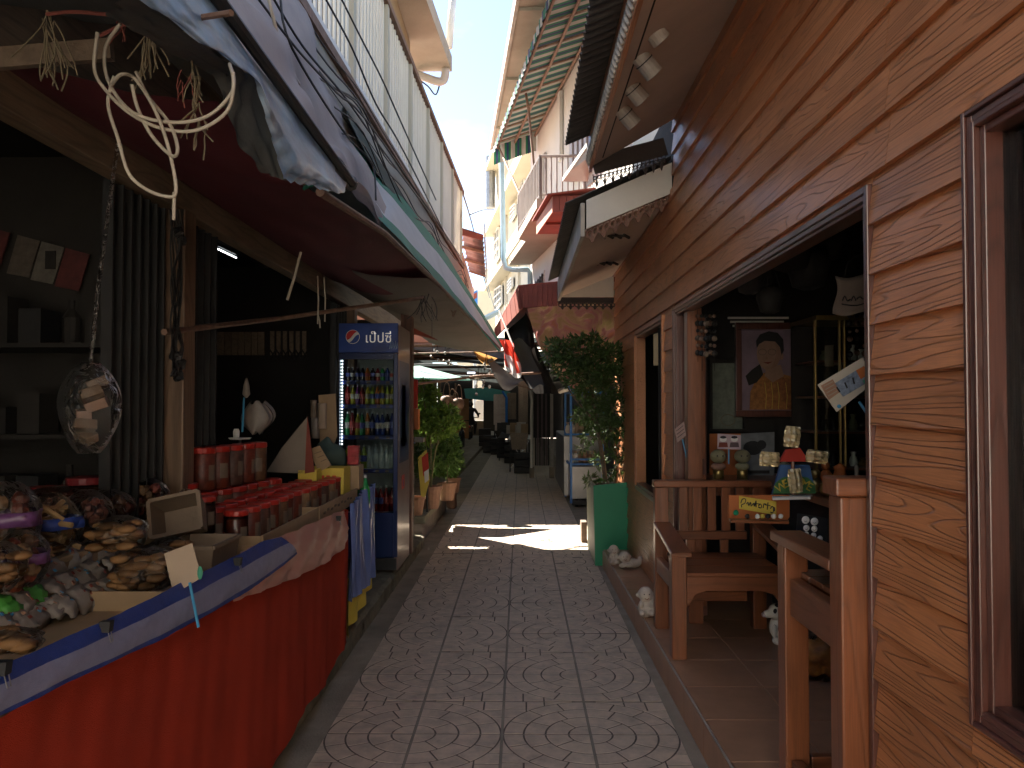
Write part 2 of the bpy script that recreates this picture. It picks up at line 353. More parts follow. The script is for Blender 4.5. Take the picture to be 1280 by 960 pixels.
# ================================================================ SETTING
def world_coords(m):
    t = m.node_tree; g = t.nodes.new('ShaderNodeNewGeometry')
    for l in list(t.links):
        if l.from_node.type == 'TEX_COORD': t.links.new(g.outputs['Position'], l.to_socket)
for m_ in (m_tile, m_ptile, m_conc, m_kerb, m_grout): world_coords(m_)
MB().box((-200, -60, -.3), (200, 300, -.03)).build('ground', m_ground, kind='structure')
pave = MB().box((-1.3, -7, -.029), (1.0, 40, -.0042)).build('pavement', m_conc, kind='structure')
T = .4035
def tile_mesh():
    b = MB(); g = .0086; b.cur = 0
    b.box((.006, .006, -.011), (T-.006, T-.006, -.0022)); b.cur = 1
    def cell(pts):
        n = len(pts); c = Vector((sum(p[0] for p in pts)/n, sum(p[1] for p in pts)/n, 0))
        top = [c+(Vector((p[0], p[1], 0))-c)*.985 for p in pts]; low = [Vector((p[0], p[1], -.0022)) for p in pts]
        b.add(top+low, [tuple(range(n))]+[(i, n+i, n+(i+1)%n, (i+1)%n) for i in range(n)])
    ring = [(0, .10, [0, 90]), (.10, .205, [0, 38, 90]), (.205, .305, [0, 27, 62, 90]), (.305, .398, [0, 20, 44, 68, 90])]
    for r0, r1, an in ring:
        for a0, a1 in zip(an[:-1], an[1:]):
            ro, ri = r1-g/2, r0+g/2; pts = []
            k = 5
            do = math.degrees(g/2/ro)
            A0, A1 = (a0+do if a0 else math.degrees(.0065/ro)), (a1-do if a1 < 90 else 90-math.degrees(.0065/ro))
            pts = [(ro*math.cos(R(lerp(A0, A1, i/k))), ro*math.sin(R(lerp(A0, A1, i/k)))) for i in range(k+1)]
            if r0 == 0: pts += [(.0065, .0065)]
            else:
                di = math.degrees(g/2/ri); B0, B1 = (a0+di if a0 else math.degrees(.0065/ri)), (a1-di if a1 < 90 else 90-math.degrees(.0065/ri))
                pts += [(ri*math.cos(R(lerp(B1, B0, i/k))), ri*math.sin(R(lerp(B1, B0, i/k)))) for i in range(k+1)]
            cell(pts)
    e = T-.0065; ri = .398+g/2; q = .29
    def arc(a, b_, k=6): return [(ri*math.cos(R(lerp(a, b_, i/k))), ri*math.sin(R(lerp(a, b_, i/k)))) for i in range(k+1)]
    a1 = math.degrees(math.asin(.2/ri)); cx = ri*math.cos(R(a1))
    cell([(e, .06)] + [(e, .2-g/2)] + arc(a1-.5, 10, 4))
    a2 = math.degrees(math.asin(q/ri)); x2 = ri*math.cos(R(a2))
    cell([(e, .2+g/2), (e, q-g/2)] + arc(a2-.5, a1+.5, 3))
    cell([(e, q+g/2), (e, e), (.31, e), (.31, q+g/2)])
    cell([(.31-g, q+g/2), (.31-g, e), (.2+g/2, e)] + arc(90-a1-.5, a2+.8, 4))
    cell([(.2-g/2, e), (.06, e)] + arc(80, 90-a1+.5, 4))
    return b.mesh('paving_tile', [m_grout, m_tile])
tm = tile_mesh()
plain = MB(); plain.cur = 0; plain.box((.002, .002, -.011), (T-.002, T-.002, -.006)); plain.cur = 1
for k in range(2): plain.prism([(.004+k*.2, .004), (.198+k*.2, .004), (.198+k*.2, T-.004), (.004+k*.2, T-.004)], 'Z', -.006, -.0005)
pm = plain.mesh('paving_tile_plain', [m_grout, m_tile])
X0 = -.893; Y0 = 3.686 - 8*T
def put(name, me, loc, parent, rz=0, rx=0, ry=0):
    o = bpy.data.objects.new(name, me); S.collection.objects.link(o); o.parent = parent
    o.location = Vector(loc)-wl(parent) if parent else Vector(loc); o.rotation_euler = (rx, ry, rz); return o
for j in range(0, 42):
    for i in range(4):
        x = X0+i*T; y = Y0+j*T
        if j < 22:
            left = i in (1, 3); low = (j % 2 == 0)
            if left and low: loc, rz = (x, y), 0
            elif low: loc, rz = (x+T, y), 90
            elif left: loc, rz = (x, y+T), 270
            else: loc, rz = (x+T, y+T), 180
            put('paving_tile', tm, (*loc, rng.uniform(-.0012, .0012)), pave, R(rz), R(rng.uniform(-.12, .12)), R(rng.uniform(-.12, .12)))
        else: put('paving_tile', pm, (x, y, rng.uniform(-.001, .001)), pave, R(90), 0) if False else put('paving_tile', pm, (x, y, rng.uniform(-.002, .001)), pave)
b = MB()
for j in range(42, 100):
    for i in range(4): b.box((X0+i*T+.002, Y0+j*T+.002, -.011), (X0+(i+1)*T-.002, Y0+(j+1)*T-.002, -.001))
b.build('far_paving_tiles', m_tile, pave, kind='stuff')
# margins of the pavement
def strip(x0, x1, y0, y1, z, n=30):
    b = MB(); b.grid(lambda u, v: (lerp(x0, x1, u), lerp(y0, y1, v), z+rng.uniform(-.001, .001)), 3, n); return b
strip(-1.12, X0-.001, -2, 12, -.002).build('margin_strip', m_conc, pave)
strip(X0+4*T+.001, .86, -2, 12, -.002).build('margin_strip', m_conc, pave)
# drain slots and wear marks in the tiles
b = MB()
for px, py, w_, h_ in ((722,697,.10,.012),(700,704,.09,.012),(604,701,.08,.012),(690,690,.05,.01)):
    p = at(px, py, Z=.002); b.box((p.x-w_/2, p.y-h_, .0005), (p.x+w_/2, p.y+h_, .0022))
b.build('drain_slot', m_black, pave)
# raised walk on the left, in kerb stones
walk = MB().box((-6, -2, -.02), (-1.12, 8.6, .105)).build('raised_walk', m_kerb, kind='structure')
y = -1.5
while y < 8.5:
    l_ = rng.uniform(.7, 1.0); y1 = min(y+l_, 8.6); b = MB()
    n = 8
    def kf(u, v, y=y, y1=y1):
        prof = [(-1.0, -.01), (-1.005, .05), (-1.0, .10), (-1.03, .118), (-1.13, .12)]
        p = prof[round(u*4)]; jj = rng.uniform(-.011, .011) if 0 < u < 1 else 0
        return (p[0]+jj - .03, lerp(y+.004, y1-.004, v), p[1]+jj*.5)
    b.grid(kf, 4, n); b.box((-1.14, y+.006, -.01), (-1.05, y1-.006, .10)); b.build('kerb_stone', m_kerb, walk, smooth=False); y = y1
MB().box((-6, 8.6, -.02), (-1.30, 40, .10)).build('left_floor_beyond', m_conc, kind='structure')
# ---- right platform
PZ = .16
plat = MB().prism([(.815, -2), (.765, 7.45), (5, 7.45), (5, -2)], 'Z', -.02, PZ-.012).build('shop_platform', m_conc, kind='structure')
def tbox(x0, x1, y0, y1, z0, z1, g=.0018):
    c = .002; b = MB(); A = [(x0+g, y0+g), (x1-g, y0+g), (x1-g, y1-g), (x0+g, y1-g)]; B = [(x0+g+c, y0+g+c), (x1-g-c, y0+g+c), (x1-g-c, y1-g-c), (x0+g+c, y1-g-c)]
    b.add([(*p, z0) for p in A]+[(*p, z1-c) for p in A]+[(*p, z1) for p in B], [(8, 9, 10, 11)]+[(i, (i+1)%4, 4+(i+1)%4, 4+i) for i in range(4)]+[(4+i, 4+(i+1)%4, 8+(i+1)%4, 8+i) for i in range(4)]); return b
ptm = tbox(0, .4, 0, .4, -.012, 0).mesh('floor_tile', m_ptile)
for j in range(21):
    yy = -.95+j*.4
    xo = lerp(.82, .765, (yy+2)/9.45)
    tbox(xo-.004, 1.15, yy, yy+.4, PZ-.012, PZ).build('floor_tile', m_ptile, plat)
    # riser tile facing the alley
    xa, xb = lerp(.815, .765, (yy+2)/9.45)-.009, lerp(.815, .765, (yy+2.4)/9.45)-.009
    MB().add([(xa, yy+.002, 0), (xb, yy+.398, 0), (xb, yy+.398, PZ-.013), (xa, yy+.002, PZ-.013), (xa+.02, yy+.002, 0), (xb+.02, yy+.398, 0), (xb+.02, yy+.398, PZ-.013), (xa+.02, yy+.002, PZ-.013)],
       [(0, 3, 2, 1), (3, 7, 6, 2), (0, 4, 7, 3), (1, 2, 6, 5), (4, 5, 6, 7)]).build('riser_tile', m_ptile, plat)
    if yy < 6.0:
        for i in range(5): put('floor_tile', ptm, (1.15+i*.4, yy, PZ), plat)
MB().bar((.806, -.95, PZ-.0045), (.756, 7.4, PZ-.0045), .007, .007).build('nosing_trim', m_trim, plat)
MB().box((.9, 2.60, PZ+.0005), (1.02, 2.66, PZ+.004)).build('floor_drain', m_black, plat)
# ================================================================ RIGHT: THE WOODEN SHOP
shop = thing('wooden_shop', 'wood plank clad shop with dark open front and carved eaves on the right', 'shop', (1.01, 0, PZ))
W1 = (2.275, 5.2, PZ, 2.13); W3 = (5.55, 6.92, .78, 2.13); W2 = (.15, 1.785, .80, 2.15)
WX = 1.01; EXPB = .1417
def board(y0, y1, z0, z1, zb):
    "one lap board: zb is the bottom of its row"
    def dx(z): return lerp(.023, .004, (z-zb)/EXPB)
    zl = z0-(.012 if abs(z0-zb) < 1e-6 else 0)
    MB().prism([(WX-dx(z0), zl), (WX-dx(z1), z1), (WX+.008, z1), (WX+.008, zl)], 'Y', y0+.0012, y1-.0012).build('siding_board', m_siding, shop)
ztop = 3.42; k = 0; zb = PZ+.02
while zb < ztop:
    zt = zb+EXPB
    ys = sorted({-1.4, W1[0], W1[1], W2[0], W2[1], W3[0], W3[1], 8.5, 5.22} | ({2.16} if zb > 2.05 else set()) | ({-1.0+1.3*((k*7) % 3)} if zb > 2.2 else set()))
    if zb > 2.15: ys = [y for y in ys if y in (-1.4, 2.16, 5.22, 8.5)] + [6.4 + .5*((k % 2))] ; ys.sort()
    for a, c in zip(ys[:-1], ys[1:]):
        if c-a < .02: continue
        mid = (a+c)/2; top = zt if mid < 5.22 else min(zt, 2.93)
        lo = zb
        for o_ in (W1, W2, W3):
            if o_[0] < mid < o_[1]:
                if lo < o_[2] < top and o_[3] > top: top = o_[2]
                elif o_[2] <= lo+1e-4 and o_[3] >= top: lo = top
                elif o_[2] <= lo+1e-4 and lo < o_[3] < top: lo = o_[3]
        if top-lo > .015: board(a, c, lo, top, zb)
    zb = zt; k += 1
# frames: nested strips that step in towards the opening
def frame(o_, mats, widths, outs, sill=True, depth=.06):
    y0, y1, z0, z1 = o_
    root = None
    for n_, (wd, ou) in enumerate(zip(widths, outs)):
        mV, mH = mats
        x0 = WX-ou; x1 = WX+depth
        bs = [(MB().box((x0, y0, z0), (x1, y0+wd, z1)), mV), (MB().box((x0, y1-wd, z0), (x1, y1, z1)), mV), (MB().box((x0+.0015, y0+wd, z1-wd), (x1, y1-wd, z1)), mH)]
        if sill: bs.append((MB().box((x0+.0015, y0+wd, z0), (x1, y1-wd, z0+wd)), mH))
        for q, (b, mm) in enumerate(bs):
            if root is None: root = b.build('window_frame', mm, shop, bevel=.004)
            else: b.build('inner_moulding' if n_ else 'frame_rail', mm, root, bevel=.003)
        y0 += wd; y1 -= wd; z1 -= wd; z0 += wd if sill else 0
    return root
frame(W1, (m_frame, m_frameY), (.022, .018, .012), (.026, .020, .010), sill=False)
frame(W3, (m_siding, m_frameY), (.035, .02), (.034, .02))
frame(W2, (m_frame, m_frameY), (.012, .018, .014, .018), (.028, .020, .025, .010), depth=.06)
# glass in the near window, folded door leaf and jamb at the far side of the open front
MB().box((WX+.03, .18, .83), (WX+.036, 1.76, 2.13)).build('window_pane', m_glass, shop)
b = MB(); lf = None
leaf = MB().box((1.13, 5.06, PZ+.02), (1.17, 5.10, 2.06)).build('door_leaf', m_frame, shop, bevel=.004)
for q in ((.08, .9), (1.0, 1.9)): MB().box((1.137, 5.05, PZ+q[0]), (1.163, 5.062, PZ+q[1])).build('door_panel', m_teak, leaf, bevel=.006)
MB().box((1.03, 4.95, PZ), (1.12, 5.05, 2.1)).build('door_post', m_teak, shop, bevel=.004)
# shell of the shop
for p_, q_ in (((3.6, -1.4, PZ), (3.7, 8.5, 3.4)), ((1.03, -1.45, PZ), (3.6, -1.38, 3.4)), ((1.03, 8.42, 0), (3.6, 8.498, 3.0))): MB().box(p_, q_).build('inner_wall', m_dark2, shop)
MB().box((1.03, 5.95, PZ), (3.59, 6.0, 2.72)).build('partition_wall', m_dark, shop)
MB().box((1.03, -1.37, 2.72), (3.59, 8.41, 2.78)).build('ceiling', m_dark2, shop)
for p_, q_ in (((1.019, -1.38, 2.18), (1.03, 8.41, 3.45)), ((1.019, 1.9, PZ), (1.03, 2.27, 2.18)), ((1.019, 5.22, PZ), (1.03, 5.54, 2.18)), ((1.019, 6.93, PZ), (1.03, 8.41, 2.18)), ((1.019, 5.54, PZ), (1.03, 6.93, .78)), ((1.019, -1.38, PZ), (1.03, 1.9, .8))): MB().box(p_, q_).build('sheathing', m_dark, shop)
MB().solid([(.45, -1.5, 3.27), (.45, 5.2, 3.27), (1.05, 5.2, 3.50), (1.05, -1.5, 3.50)], (0, 0, .01)).build('roof_deck', m_dark, shop)
MB().box((1.05, -1.5, 3.5), (3.8, 8.5, 3.6)).build('roof_deck', m_dark, shop)
# corrugated sheets
def corrug(p00, p10, p01, amp=.011, pitch=.075, nu=1, per=6):
    "sheet from p00, waves repeat along p00->p01, sheet runs p00->p10"
    p00, p10, p01 = map(Vector, (p00, p10, p01)); a = p10-p00; c = p01-p00; nrm = a.cross(c).normalized(); Ln = c.length; nv = int(Ln/pitch*per)
    b = MB(); b.grid(lambda u, v: p00+a*u+c*v+nrm*amp*math.sin(v*Ln/pitch*2*math.pi), nu, nv); return b
corrug((.29, -1.5, 3.195), (1.06, -1.5, 3.52), (.29, 5.2, 3.195)).build('roof_sheet', m_corr, shop, smooth=True, th=.003)
corrug((.30, 5.32, 2.845), (1.01, 5.32, 3.16), (.30, 8.66, 2.845)).build('roof_sheet', m_corr, shop, smooth=True, th=.003)
# canopy 1: soffit and fascia
MB().solid([(.47, -1.5, 3.055), (.47, 5.17, 3.055), (1.0, 5.17, 3.36), (1.0, -1.5, 3.36)], (0, 0, .012)).build('soffit', m_soffit, shop)
fa = MB().box((.445, -1.5, 3.04), (.469, 5.2, 3.245)).build('fascia_board', m_siding, shop, bevel=.003)
b = MB(); y = -1.4
while y < 5.15:
    b.tube([(.440, y, 3.05), (.432, y+.035, 3.09), (.440, y+.07, 3.135)], .011, 5); y += .06
b.build('rope_moulding', m_trim, fa, smooth=True)
MB().box((.475, 2.0, 3.085), (.53, 5.1, 3.11)).build('lamp_rail', m_dark2, shop)
def carved(p, q, h, n, mat, parent, name='carved_valance', up=.5):
    "a hanging board between p and q with a pierced scroll edge below it"
    p = Vector(p); q = Vector(q); d = q-p; Ln = d.length; e = d.normalized(); dn = Vector((0, 0, -1)); nr = e.cross(dn).normalized()
    b = MB(); b.bar(p+dn*h*up/2, q+dn*h*up/2, .012, h*up)
    u = Ln/n; hb = h*(1-up); z0 = h*up
    def P(x, y): return p+e*x+dn*(z0+y)
    for i in range(n):
        c = (i+.5)*u; r = min(u*.2, hb*.32)
        for sx in (-1, 1):
            b.tube([P(c+sx*u*.26+r*math.cos(a*math.pi/5), hb*.30+r*math.sin(a*math.pi/5)) for a in range(11)], r*.33, 4)
            b.tube([P(c+sx*u*.48, 0), P(c+sx*u*.42, hb*.5), P(c+sx*u*.2, hb*.62), P(c, hb*.98)], r*.36, 4)
        k = r*1.15
        b.solid([P(c, hb*.30), P(c+k*.6, hb*.55), P(c, hb), P(c-k*.6, hb*.55)], nr*.009)
        b.tube([P(c, 0), P(c, hb*.4)], r*.35, 4)
    return b.build(name, mat, parent)
pa, pb = at(741, 196, Y=5.19), at(832, 172, Y=5.19)
carved(pa, pb, .21, 9, m_carve, shop, up=.55)
# canopy 2
e0, e1 = at(733, 268, Y=5.3), at(840, 222, Y=5.3)
MB().solid([at(733, 250, Y=5.3), at(840, 203, Y=5.3), at(840, 241, Y=5.3), at(733, 286, Y=5.3)], (0, .02, 0)).build('gable_board', m_white, shop)
carved(at(733, 284, Y=5.33), at(834, 240, Y=5.33), .12, 7, m_carveb, shop, up=.2)
MB().solid([(.43, 5.33, 2.66), (.43, 8.58, 2.66), (.985, 8.58, 2.88), (.985, 5.33, 2.88)], (0, 0, .012)).build('soffit', m_soffit, shop)
f2 = MB().box((.398, 5.3, 2.62), (.427, 8.62, 2.845)).build('fascia_board', m_trim, shop, bevel=.003)
MB().box((.43, 8.585, 2.66), (1.0, 8.605, 2.88)).build('end_board', m_white, shop)
carved(at(698, 372, Y=8.64), at(769, 372, Y=8.64), .13, 7, m_carve, shop, up=.45)
for px, py in ((762, 290), (752, 329)):
    t_ = (px-640)/1000; Yc = 5.9 if py < 300 else 7.2
    p = at(px, py, Y=Yc); n_ = MB()
    zc = lerp(2.66, 2.88, (p.x-.43)/.555)-.004
    b = MB()
    for k in range(5): b.tube([(p.x-.12+.06*k-.02, Yc-.05, zc), (p.x-.12+.06*k+.03, Yc+.05, zc)], .012, 5)
    b.cbox((p.x, Yc, zc+.004), (.22, .05, .008)); b.build('ceiling_vent', m_carve, shop)
# spot lamps
sp = thing('spot_lamp', 'nearest of the four grey spotlights hanging under the carved eave', 'spotlight', at(805, 18, X=.54), group='grey spotlights under the eave')
r0 = Vector(sp.location)
def spot_parts():
    d = Vector((.62, .25, -.62)).normalized(); a = d.orthogonal()
    body = MB(); c = r0+Vector((.0, 0, -.02))
    body.tube([c-d*.03, c-d*.02, c+d*.03, c+d*.12, c+d*.123], [.026, .040, .043, .045, .045], 16)
    o = body.build('lamp_housing', m_trim, sp, smooth=False, bevel=.002)
    MB().tube([c+d*.1235, c+d*.1245], .036, 14).build('lamp_lens', m_glassdark, o)
    MB().tube([c+d*.045, c+d*.05], .0468, 16).build('lamp_ring', m_dsteel, o)
    MB().tube([r0+Vector((-.04, 0, .06)), r0+Vector((-.04, 0, -.01)), c], .008, 6).cbox(r0+Vector((-.04, 0, .065)), (.05, .05, .02)).build('bracket', m_metal, sp)
m_glassdark = M('lamp_lens_grey', (.10, .10, .10), .15, .05)
spot_parts()
for k, (px, py) in enumerate(((797, 62), (784, 98), (775, 130))):
    dup(sp, at(px, py, X=.54), ('second nearest of the four grey spotlights under the carved eave', 'third grey spotlight along the eave counting from the camera', 'farthest of the four grey spotlights near the end of the eave')[k])
m_slat = M('cream_slat_paint', (.82, .76, .64), .6, .06, 4, .08, dirt=.15, dirtcol=(.45,.4,.3))
m_tanw = M('tan_wall', (.26, .19, .11), .8, .1, 1.2, .1, dirt=.2)
# ================================================================ LEFT: SHOPHOUSE WITH BALCONY
lh = thing('shophouse', 'shophouse with dark open ground floor and long white railed balcony', 'shophouse', (-1.5, 0, .105))
FZ = .105; BX = -1.5
def part(name, a, b, mat, parent=lh, bevel=0, **k): return MB().box(a, b).build(name, mat, parent, bevel=bevel, **k)
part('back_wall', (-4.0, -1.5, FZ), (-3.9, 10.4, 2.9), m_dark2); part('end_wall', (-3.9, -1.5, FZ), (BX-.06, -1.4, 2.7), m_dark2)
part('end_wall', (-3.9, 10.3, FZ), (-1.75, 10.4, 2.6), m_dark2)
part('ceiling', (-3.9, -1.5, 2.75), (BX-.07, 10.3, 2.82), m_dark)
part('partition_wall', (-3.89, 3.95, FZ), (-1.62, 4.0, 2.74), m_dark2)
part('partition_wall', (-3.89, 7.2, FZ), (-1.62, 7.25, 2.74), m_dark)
part('beam', (BX-.05, -1.5, 2.345), (BX+.03, 10.3, 2.47), m_beam, bevel=.006)
part('upper_boarding', (BX-.06, -1.5, 2.472), (BX-.01, 10.4, 2.98), m_beam)
for y0, y1, m_ in ((3.40, 3.52, m_post), (6.9, 7.02, m_post), (-.6, -.48, m_post), (10.1, 10.22, m_post)):
    part('post', (BX-.06, y0, FZ), (BX+.06, y1, 2.343), m_, bevel=.006)
part('corner_post', (-1.13, 7.50, FZ), (-1.02, 7.62, 2.45), wood('red_brown_post', (.20, .095, .06), .6, 2, 6, .35), bevel=.006)
def gate(y0, y1, n, x=BX-.02):
    for k in range(n):
        y = lerp(y0, y1, (k+.5)/n); MB().box((x-.02-(k % 2)*.02, y-.006, FZ+.02), (x+.02-(k % 2)*.02, y+.006, 2.33)).build('folding_gate_bar', m_dsteel, lh)
gate(2.90, 3.36, 13); gate(3.66, 3.98, 8); gate(6.45, 6.88, 9)
# balcony
BA = Vector((-1.045, 2.2, 3.3)); BB = Vector((-.77, 10.5, 3.3))
def bl(Y, z, off=0): t = (Y-BA.y)/(BB.y-BA.y); return Vector((lerp(BA.x, BB.x, t)-off, Y, z))
MB().solid([bl(1.5, 3.0), bl(10.45, 3.0), (-1.6, 10.45, 3.0), (-1.6, 1.5, 3.0)], (0, 0, .295)).build('balcony_slab', m_slab, lh)
MB().bar(bl(1.5, 3.315, -.012), bl(10.48, 3.315, -.012), .03, .05).build('lower_rail', m_rust, lh)
MB().bar(bl(1.5, 4.30, 0), bl(10.5, 4.30, 0), .05, .045).build('top_rail', m_rust, lh, bevel=.004)
MB().bar(bl(1.5, 3.40, .01), bl(10.5, 3.40, .01), .02, .03).build('low_rail', m_white, lh)
y = 2.6; k = 0
while y < 10.45:
    if k % 11 == 0:
        MB().cbox(bl(y, 3.8, .01), (.05, .07, .99)).build('railing_post', m_beam2 if False else m_cream, lh)
    else: MB().cbox(bl(y, 3.835, .01), (.012, .034, .88)).build('railing_slat', m_slat, lh)
    y += .088; k += 1
# balcony end railing facing on down the alley
for q in range(6): MB().cbox((-.86-q*.1, 10.47, 3.83), (.03, .012, .88)).build('railing_slat', m_white, lh)
MB().bar((-.79, 10.49, 4.30), (-1.45, 10.49, 4.30), .04, .04).build('end_rail', m_white, lh)
part('upper_wall', (-4.0, 3.6, 2.985), (-1.46, 10.42, 6.28), m_tanw)
for k in range(3):
    y = 4.2+k*2.2
    f = part('balcony_window', (-1.458, y, 4.1), (-1.42, y+1.2, 5.6), m_dsteel); MB().box((-1.419, y+.06, 4.16), (-1.412, y+1.14, 5.54)).build('pane', m_dark2, f)
MB().solid([(-1.49, 3.5, 6.3), (-.99, 11.4, 6.3), (-4, 11.4, 6.3), (-4, 3.5, 6.3)], (0, 0, .22)).build('roof_slab', m_slab, lh)
part('parapet', (-4, 3.6, 6.53), (-1.9, 11.2, 8.8), m_cream)  # raised out of view to keep the sun off the wooden shop
# drain pipe at the slab end
MB().tube(smooth_pts([at(519, 92, Y=11.3), at(532, 97, Y=11.3), at(548, 102, Y=11.3), at(555, 99, Y=11.3), at(557, 88, Y=11.3), at(557, 78, Y=11.42)], 4), .06, 10).build('drain_pipe', m_pvc, lh, smooth=True)
MB().tube([at(561, 60, Y=11.7), at(567, -12, Y=11.7)], .055, 10).build('drain_pipe', m_pvc, lh, smooth=True)
# pink house and small roof further on
ph = thing('pink_house', 'pink plastered house end with a small purple brown sheet roof beyond the balcony', 'house', (-1, 13, 0))
MB().prism([(-.93, 12.8), (-1.0, 17), (-4, 17), (-4, 12.8)], 'Z', 2.5, 3.95).build('wall', m_pinkwall, ph)
rf = corrug((-.62, 13, 4.28), (-.98, 13, 4.40), (-.75, 17, 4.28), .03, .42, 1, 8).build('roof_sheet', m_purple, ph, smooth=True, th=.01)
for y in (13.05, 14.3, 15.6, 16.95): MB().bar((lerp(-.62, -.75, (y-13)/4), y, 4.235), (-1.1, y, 4.35), .05, .05).build('roof_batten', m_rust, rf)
MB().solid([(-.60, 12.98, 4.20), (-.73, 17.0, 4.20), (-.73, 17.0, 4.46), (-.60, 12.98, 4.46)], (.015, 0, 0)).build('edge_flashing', m_trim, ph)
MB().bar((-.62, 12.99, 4.23), (-1.05, 12.99, 4.34), .03, .09).build('end_flashing', m_redroof, ph)
mh = thing('bounce_wall_behind', 'added unseen white house front behind the camera, bouncing sunlight up the alley', 'house', (0, -9, 0))  # unseen white front added behind the camera to reflect sun
MB().box((-7, -9.2, 0), (7, -9.0, 6.2)).build('wall', m_white, mh); MB().box((-7.1, -9.3, 6.202), (7.1, -8.7, 6.35)).build('eave', m_slab, mh)
# ================================================================ TARPS AND AWNINGS ON THE LEFT
def wr(u, v, a, s=0): return a*(math.sin(7*u+3*v+s)*.5+math.sin(13*v-4*u+s*2)*.3+math.sin(23*u+9*v+s)*.2)
# maroon sheet slung from the beam to the outer rail
outer = [(-.75, 1.95, 2.26), (-.75, 2.3, 2.25)] + [tuple(at(px, py, X=x)) for px, py, x in ((380, 232, -.72), (430, 258, -.72), (480, 290, -.72), (520, 325, -.70), (545, 352, -.66))]
outer = [Vector(p) for p in outer]
mar = MB()
def marf(u, v):
    o_ = poly_at(outer, v); i_ = Vector((-1.49, o_.y+.05 + .0*v, 2.475)); p = o_.lerp(i_, u)
    sag = math.sin(math.pi*u)*(.05+.11*max(0, v-.55)); p.z -= sag + wr(u, v, .012, 1); return p
mar.grid(marf, 22, 60)
tag(mar.build('maroon_awning', m_maroon, smooth=True), 'long maroon cloth awning sheet slung under the grey tarp over the stall', 'awning')
b = MB(); crv = [at(400, 322, Y=4.9), at(440, 335, Y=5.2), at(470, 346, Y=5.5), at(492, 363, Y=5.7), at(530, 363, Y=5.85)]
# beige grey tarp going on from it
out2 = [at(535, 348, X=-.66), at(575, 385, X=-.55), at(600, 412, X=-.42), at(625, 437, X=-.255)]; in2 = [Vector((-1.46, 5.0, 2.49)), Vector((-1.46, 6.6, 2.5)), Vector((-1.30, 8.2, 2.42)), at(500, 404, X=-1.25)]
in2 = [Vector((-1.47, 4.9, 2.485)), Vector((-1.45, 6.5, 2.48)), Vector((-1.25, 7.8, 2.38)), Vector((-1.1, 9.6, 2.25))]
b = MB(); b.grid(lambda u, v: poly_at(out2, v).lerp(poly_at(in2, v), u)-Vector((0, 0, math.sin(math.pi*u)*.06+wr(u, v, .01, 4))), 16, 40)
tag(b.build('beige_tarpaulin', m_gtarp2, smooth=True), 'beige grey tarpaulin stretched over the fridge to the end of the awnings', 'tarpaulin')
# outer rail, props and lashings
orail = thing('awning_rail', 'long dark pipe rail carrying the outer edge of the left awnings', 'rail', (-.6, 1, 2.3))
MB().tube([(-.60, -1.5, 2.31), (-.60, 1.566, 2.305), at(440, 229, X=-.60)], .015, 8).build('pipe', m_dsteel, orail)
MB().tube([at(400, 240, X=-.70), at(480, 291, X=-.70), at(545, 353, X=-.65), at(625, 437, X=-.25)], .016, 8).build('pipe', m_rust, orail)
MB().tube([at(205, 415, X=-1.44), at(350, 398, Y=4.9), at(530, 372, Y=5.9)], .014, 6).build('strut', m_rust, orail)
def shreds(px, py, Y, n, mat, name, parent, ln=.12, sp=.05, r=.0035):
    for k in range(n):
        p = at(px, py, Y=Y)+Vector((rng.uniform(-sp, sp), rng.uniform(-sp, sp), rng.uniform(-.02, .03)))
        q = [p]; d = Vector((rng.uniform(-.5, .5), rng.uniform(-.3, .3), -1))
        for i in range(4): d += Vector((rng.uniform(-.5, .5), rng.uniform(-.3, .3), -.1)); q.append(q[-1]+d.normalized()*ln/4*rng.uniform(.6, 1.2))
        MB().tube(smooth_pts(q, 3), r, 4).build(name, mat, parent)
shreds(532, 372, 5.9, 9, m_dsteel, 'lashing', orail, .2, .06); shreds(570, 378, 7.3, 6, m_rust, 'lashing', orail, .15, .08)
MB().tube([at(540, 380, Y=5.9), at(540, 421, Y=5.9)], .003, 4).build('hanging_cord', m_cable, orail)
# grey tarp above, from the rail up to the balcony
gt = MB(); lowp = [Vector((-.63, -1.5, 2.30)), Vector((-.63, 1.566, 2.31)), at(330, 85, X=-.63), at(400, 180, X=-.63), at(440, 226, X=-.64), at(478, 274, X=-.72)]
upp = [Vector((-1.08, -1.5, 3.1)), Vector((-1.05, 1.5, 3.1)), at(385, 10, X=-.99), at(404, 90, X=-.97), at(440, 170, X=-.93), at(482, 262, X=-.76)]
gt.grid(lambda u, v: poly_at(lowp, v).lerp(poly_at(upp, v), u)+Vector((.3, 0, 1)).normalized()*(wr(u*1.5, v*2.5, .045, 2)-.05*math.sin(math.pi*u)), 20, 70)
tag(gt.build('grey_tarpaulin', m_gtarp, smooth=True), 'faded grey mauve tarpaulin rising from the rail to the balcony edge', 'tarpaulin')
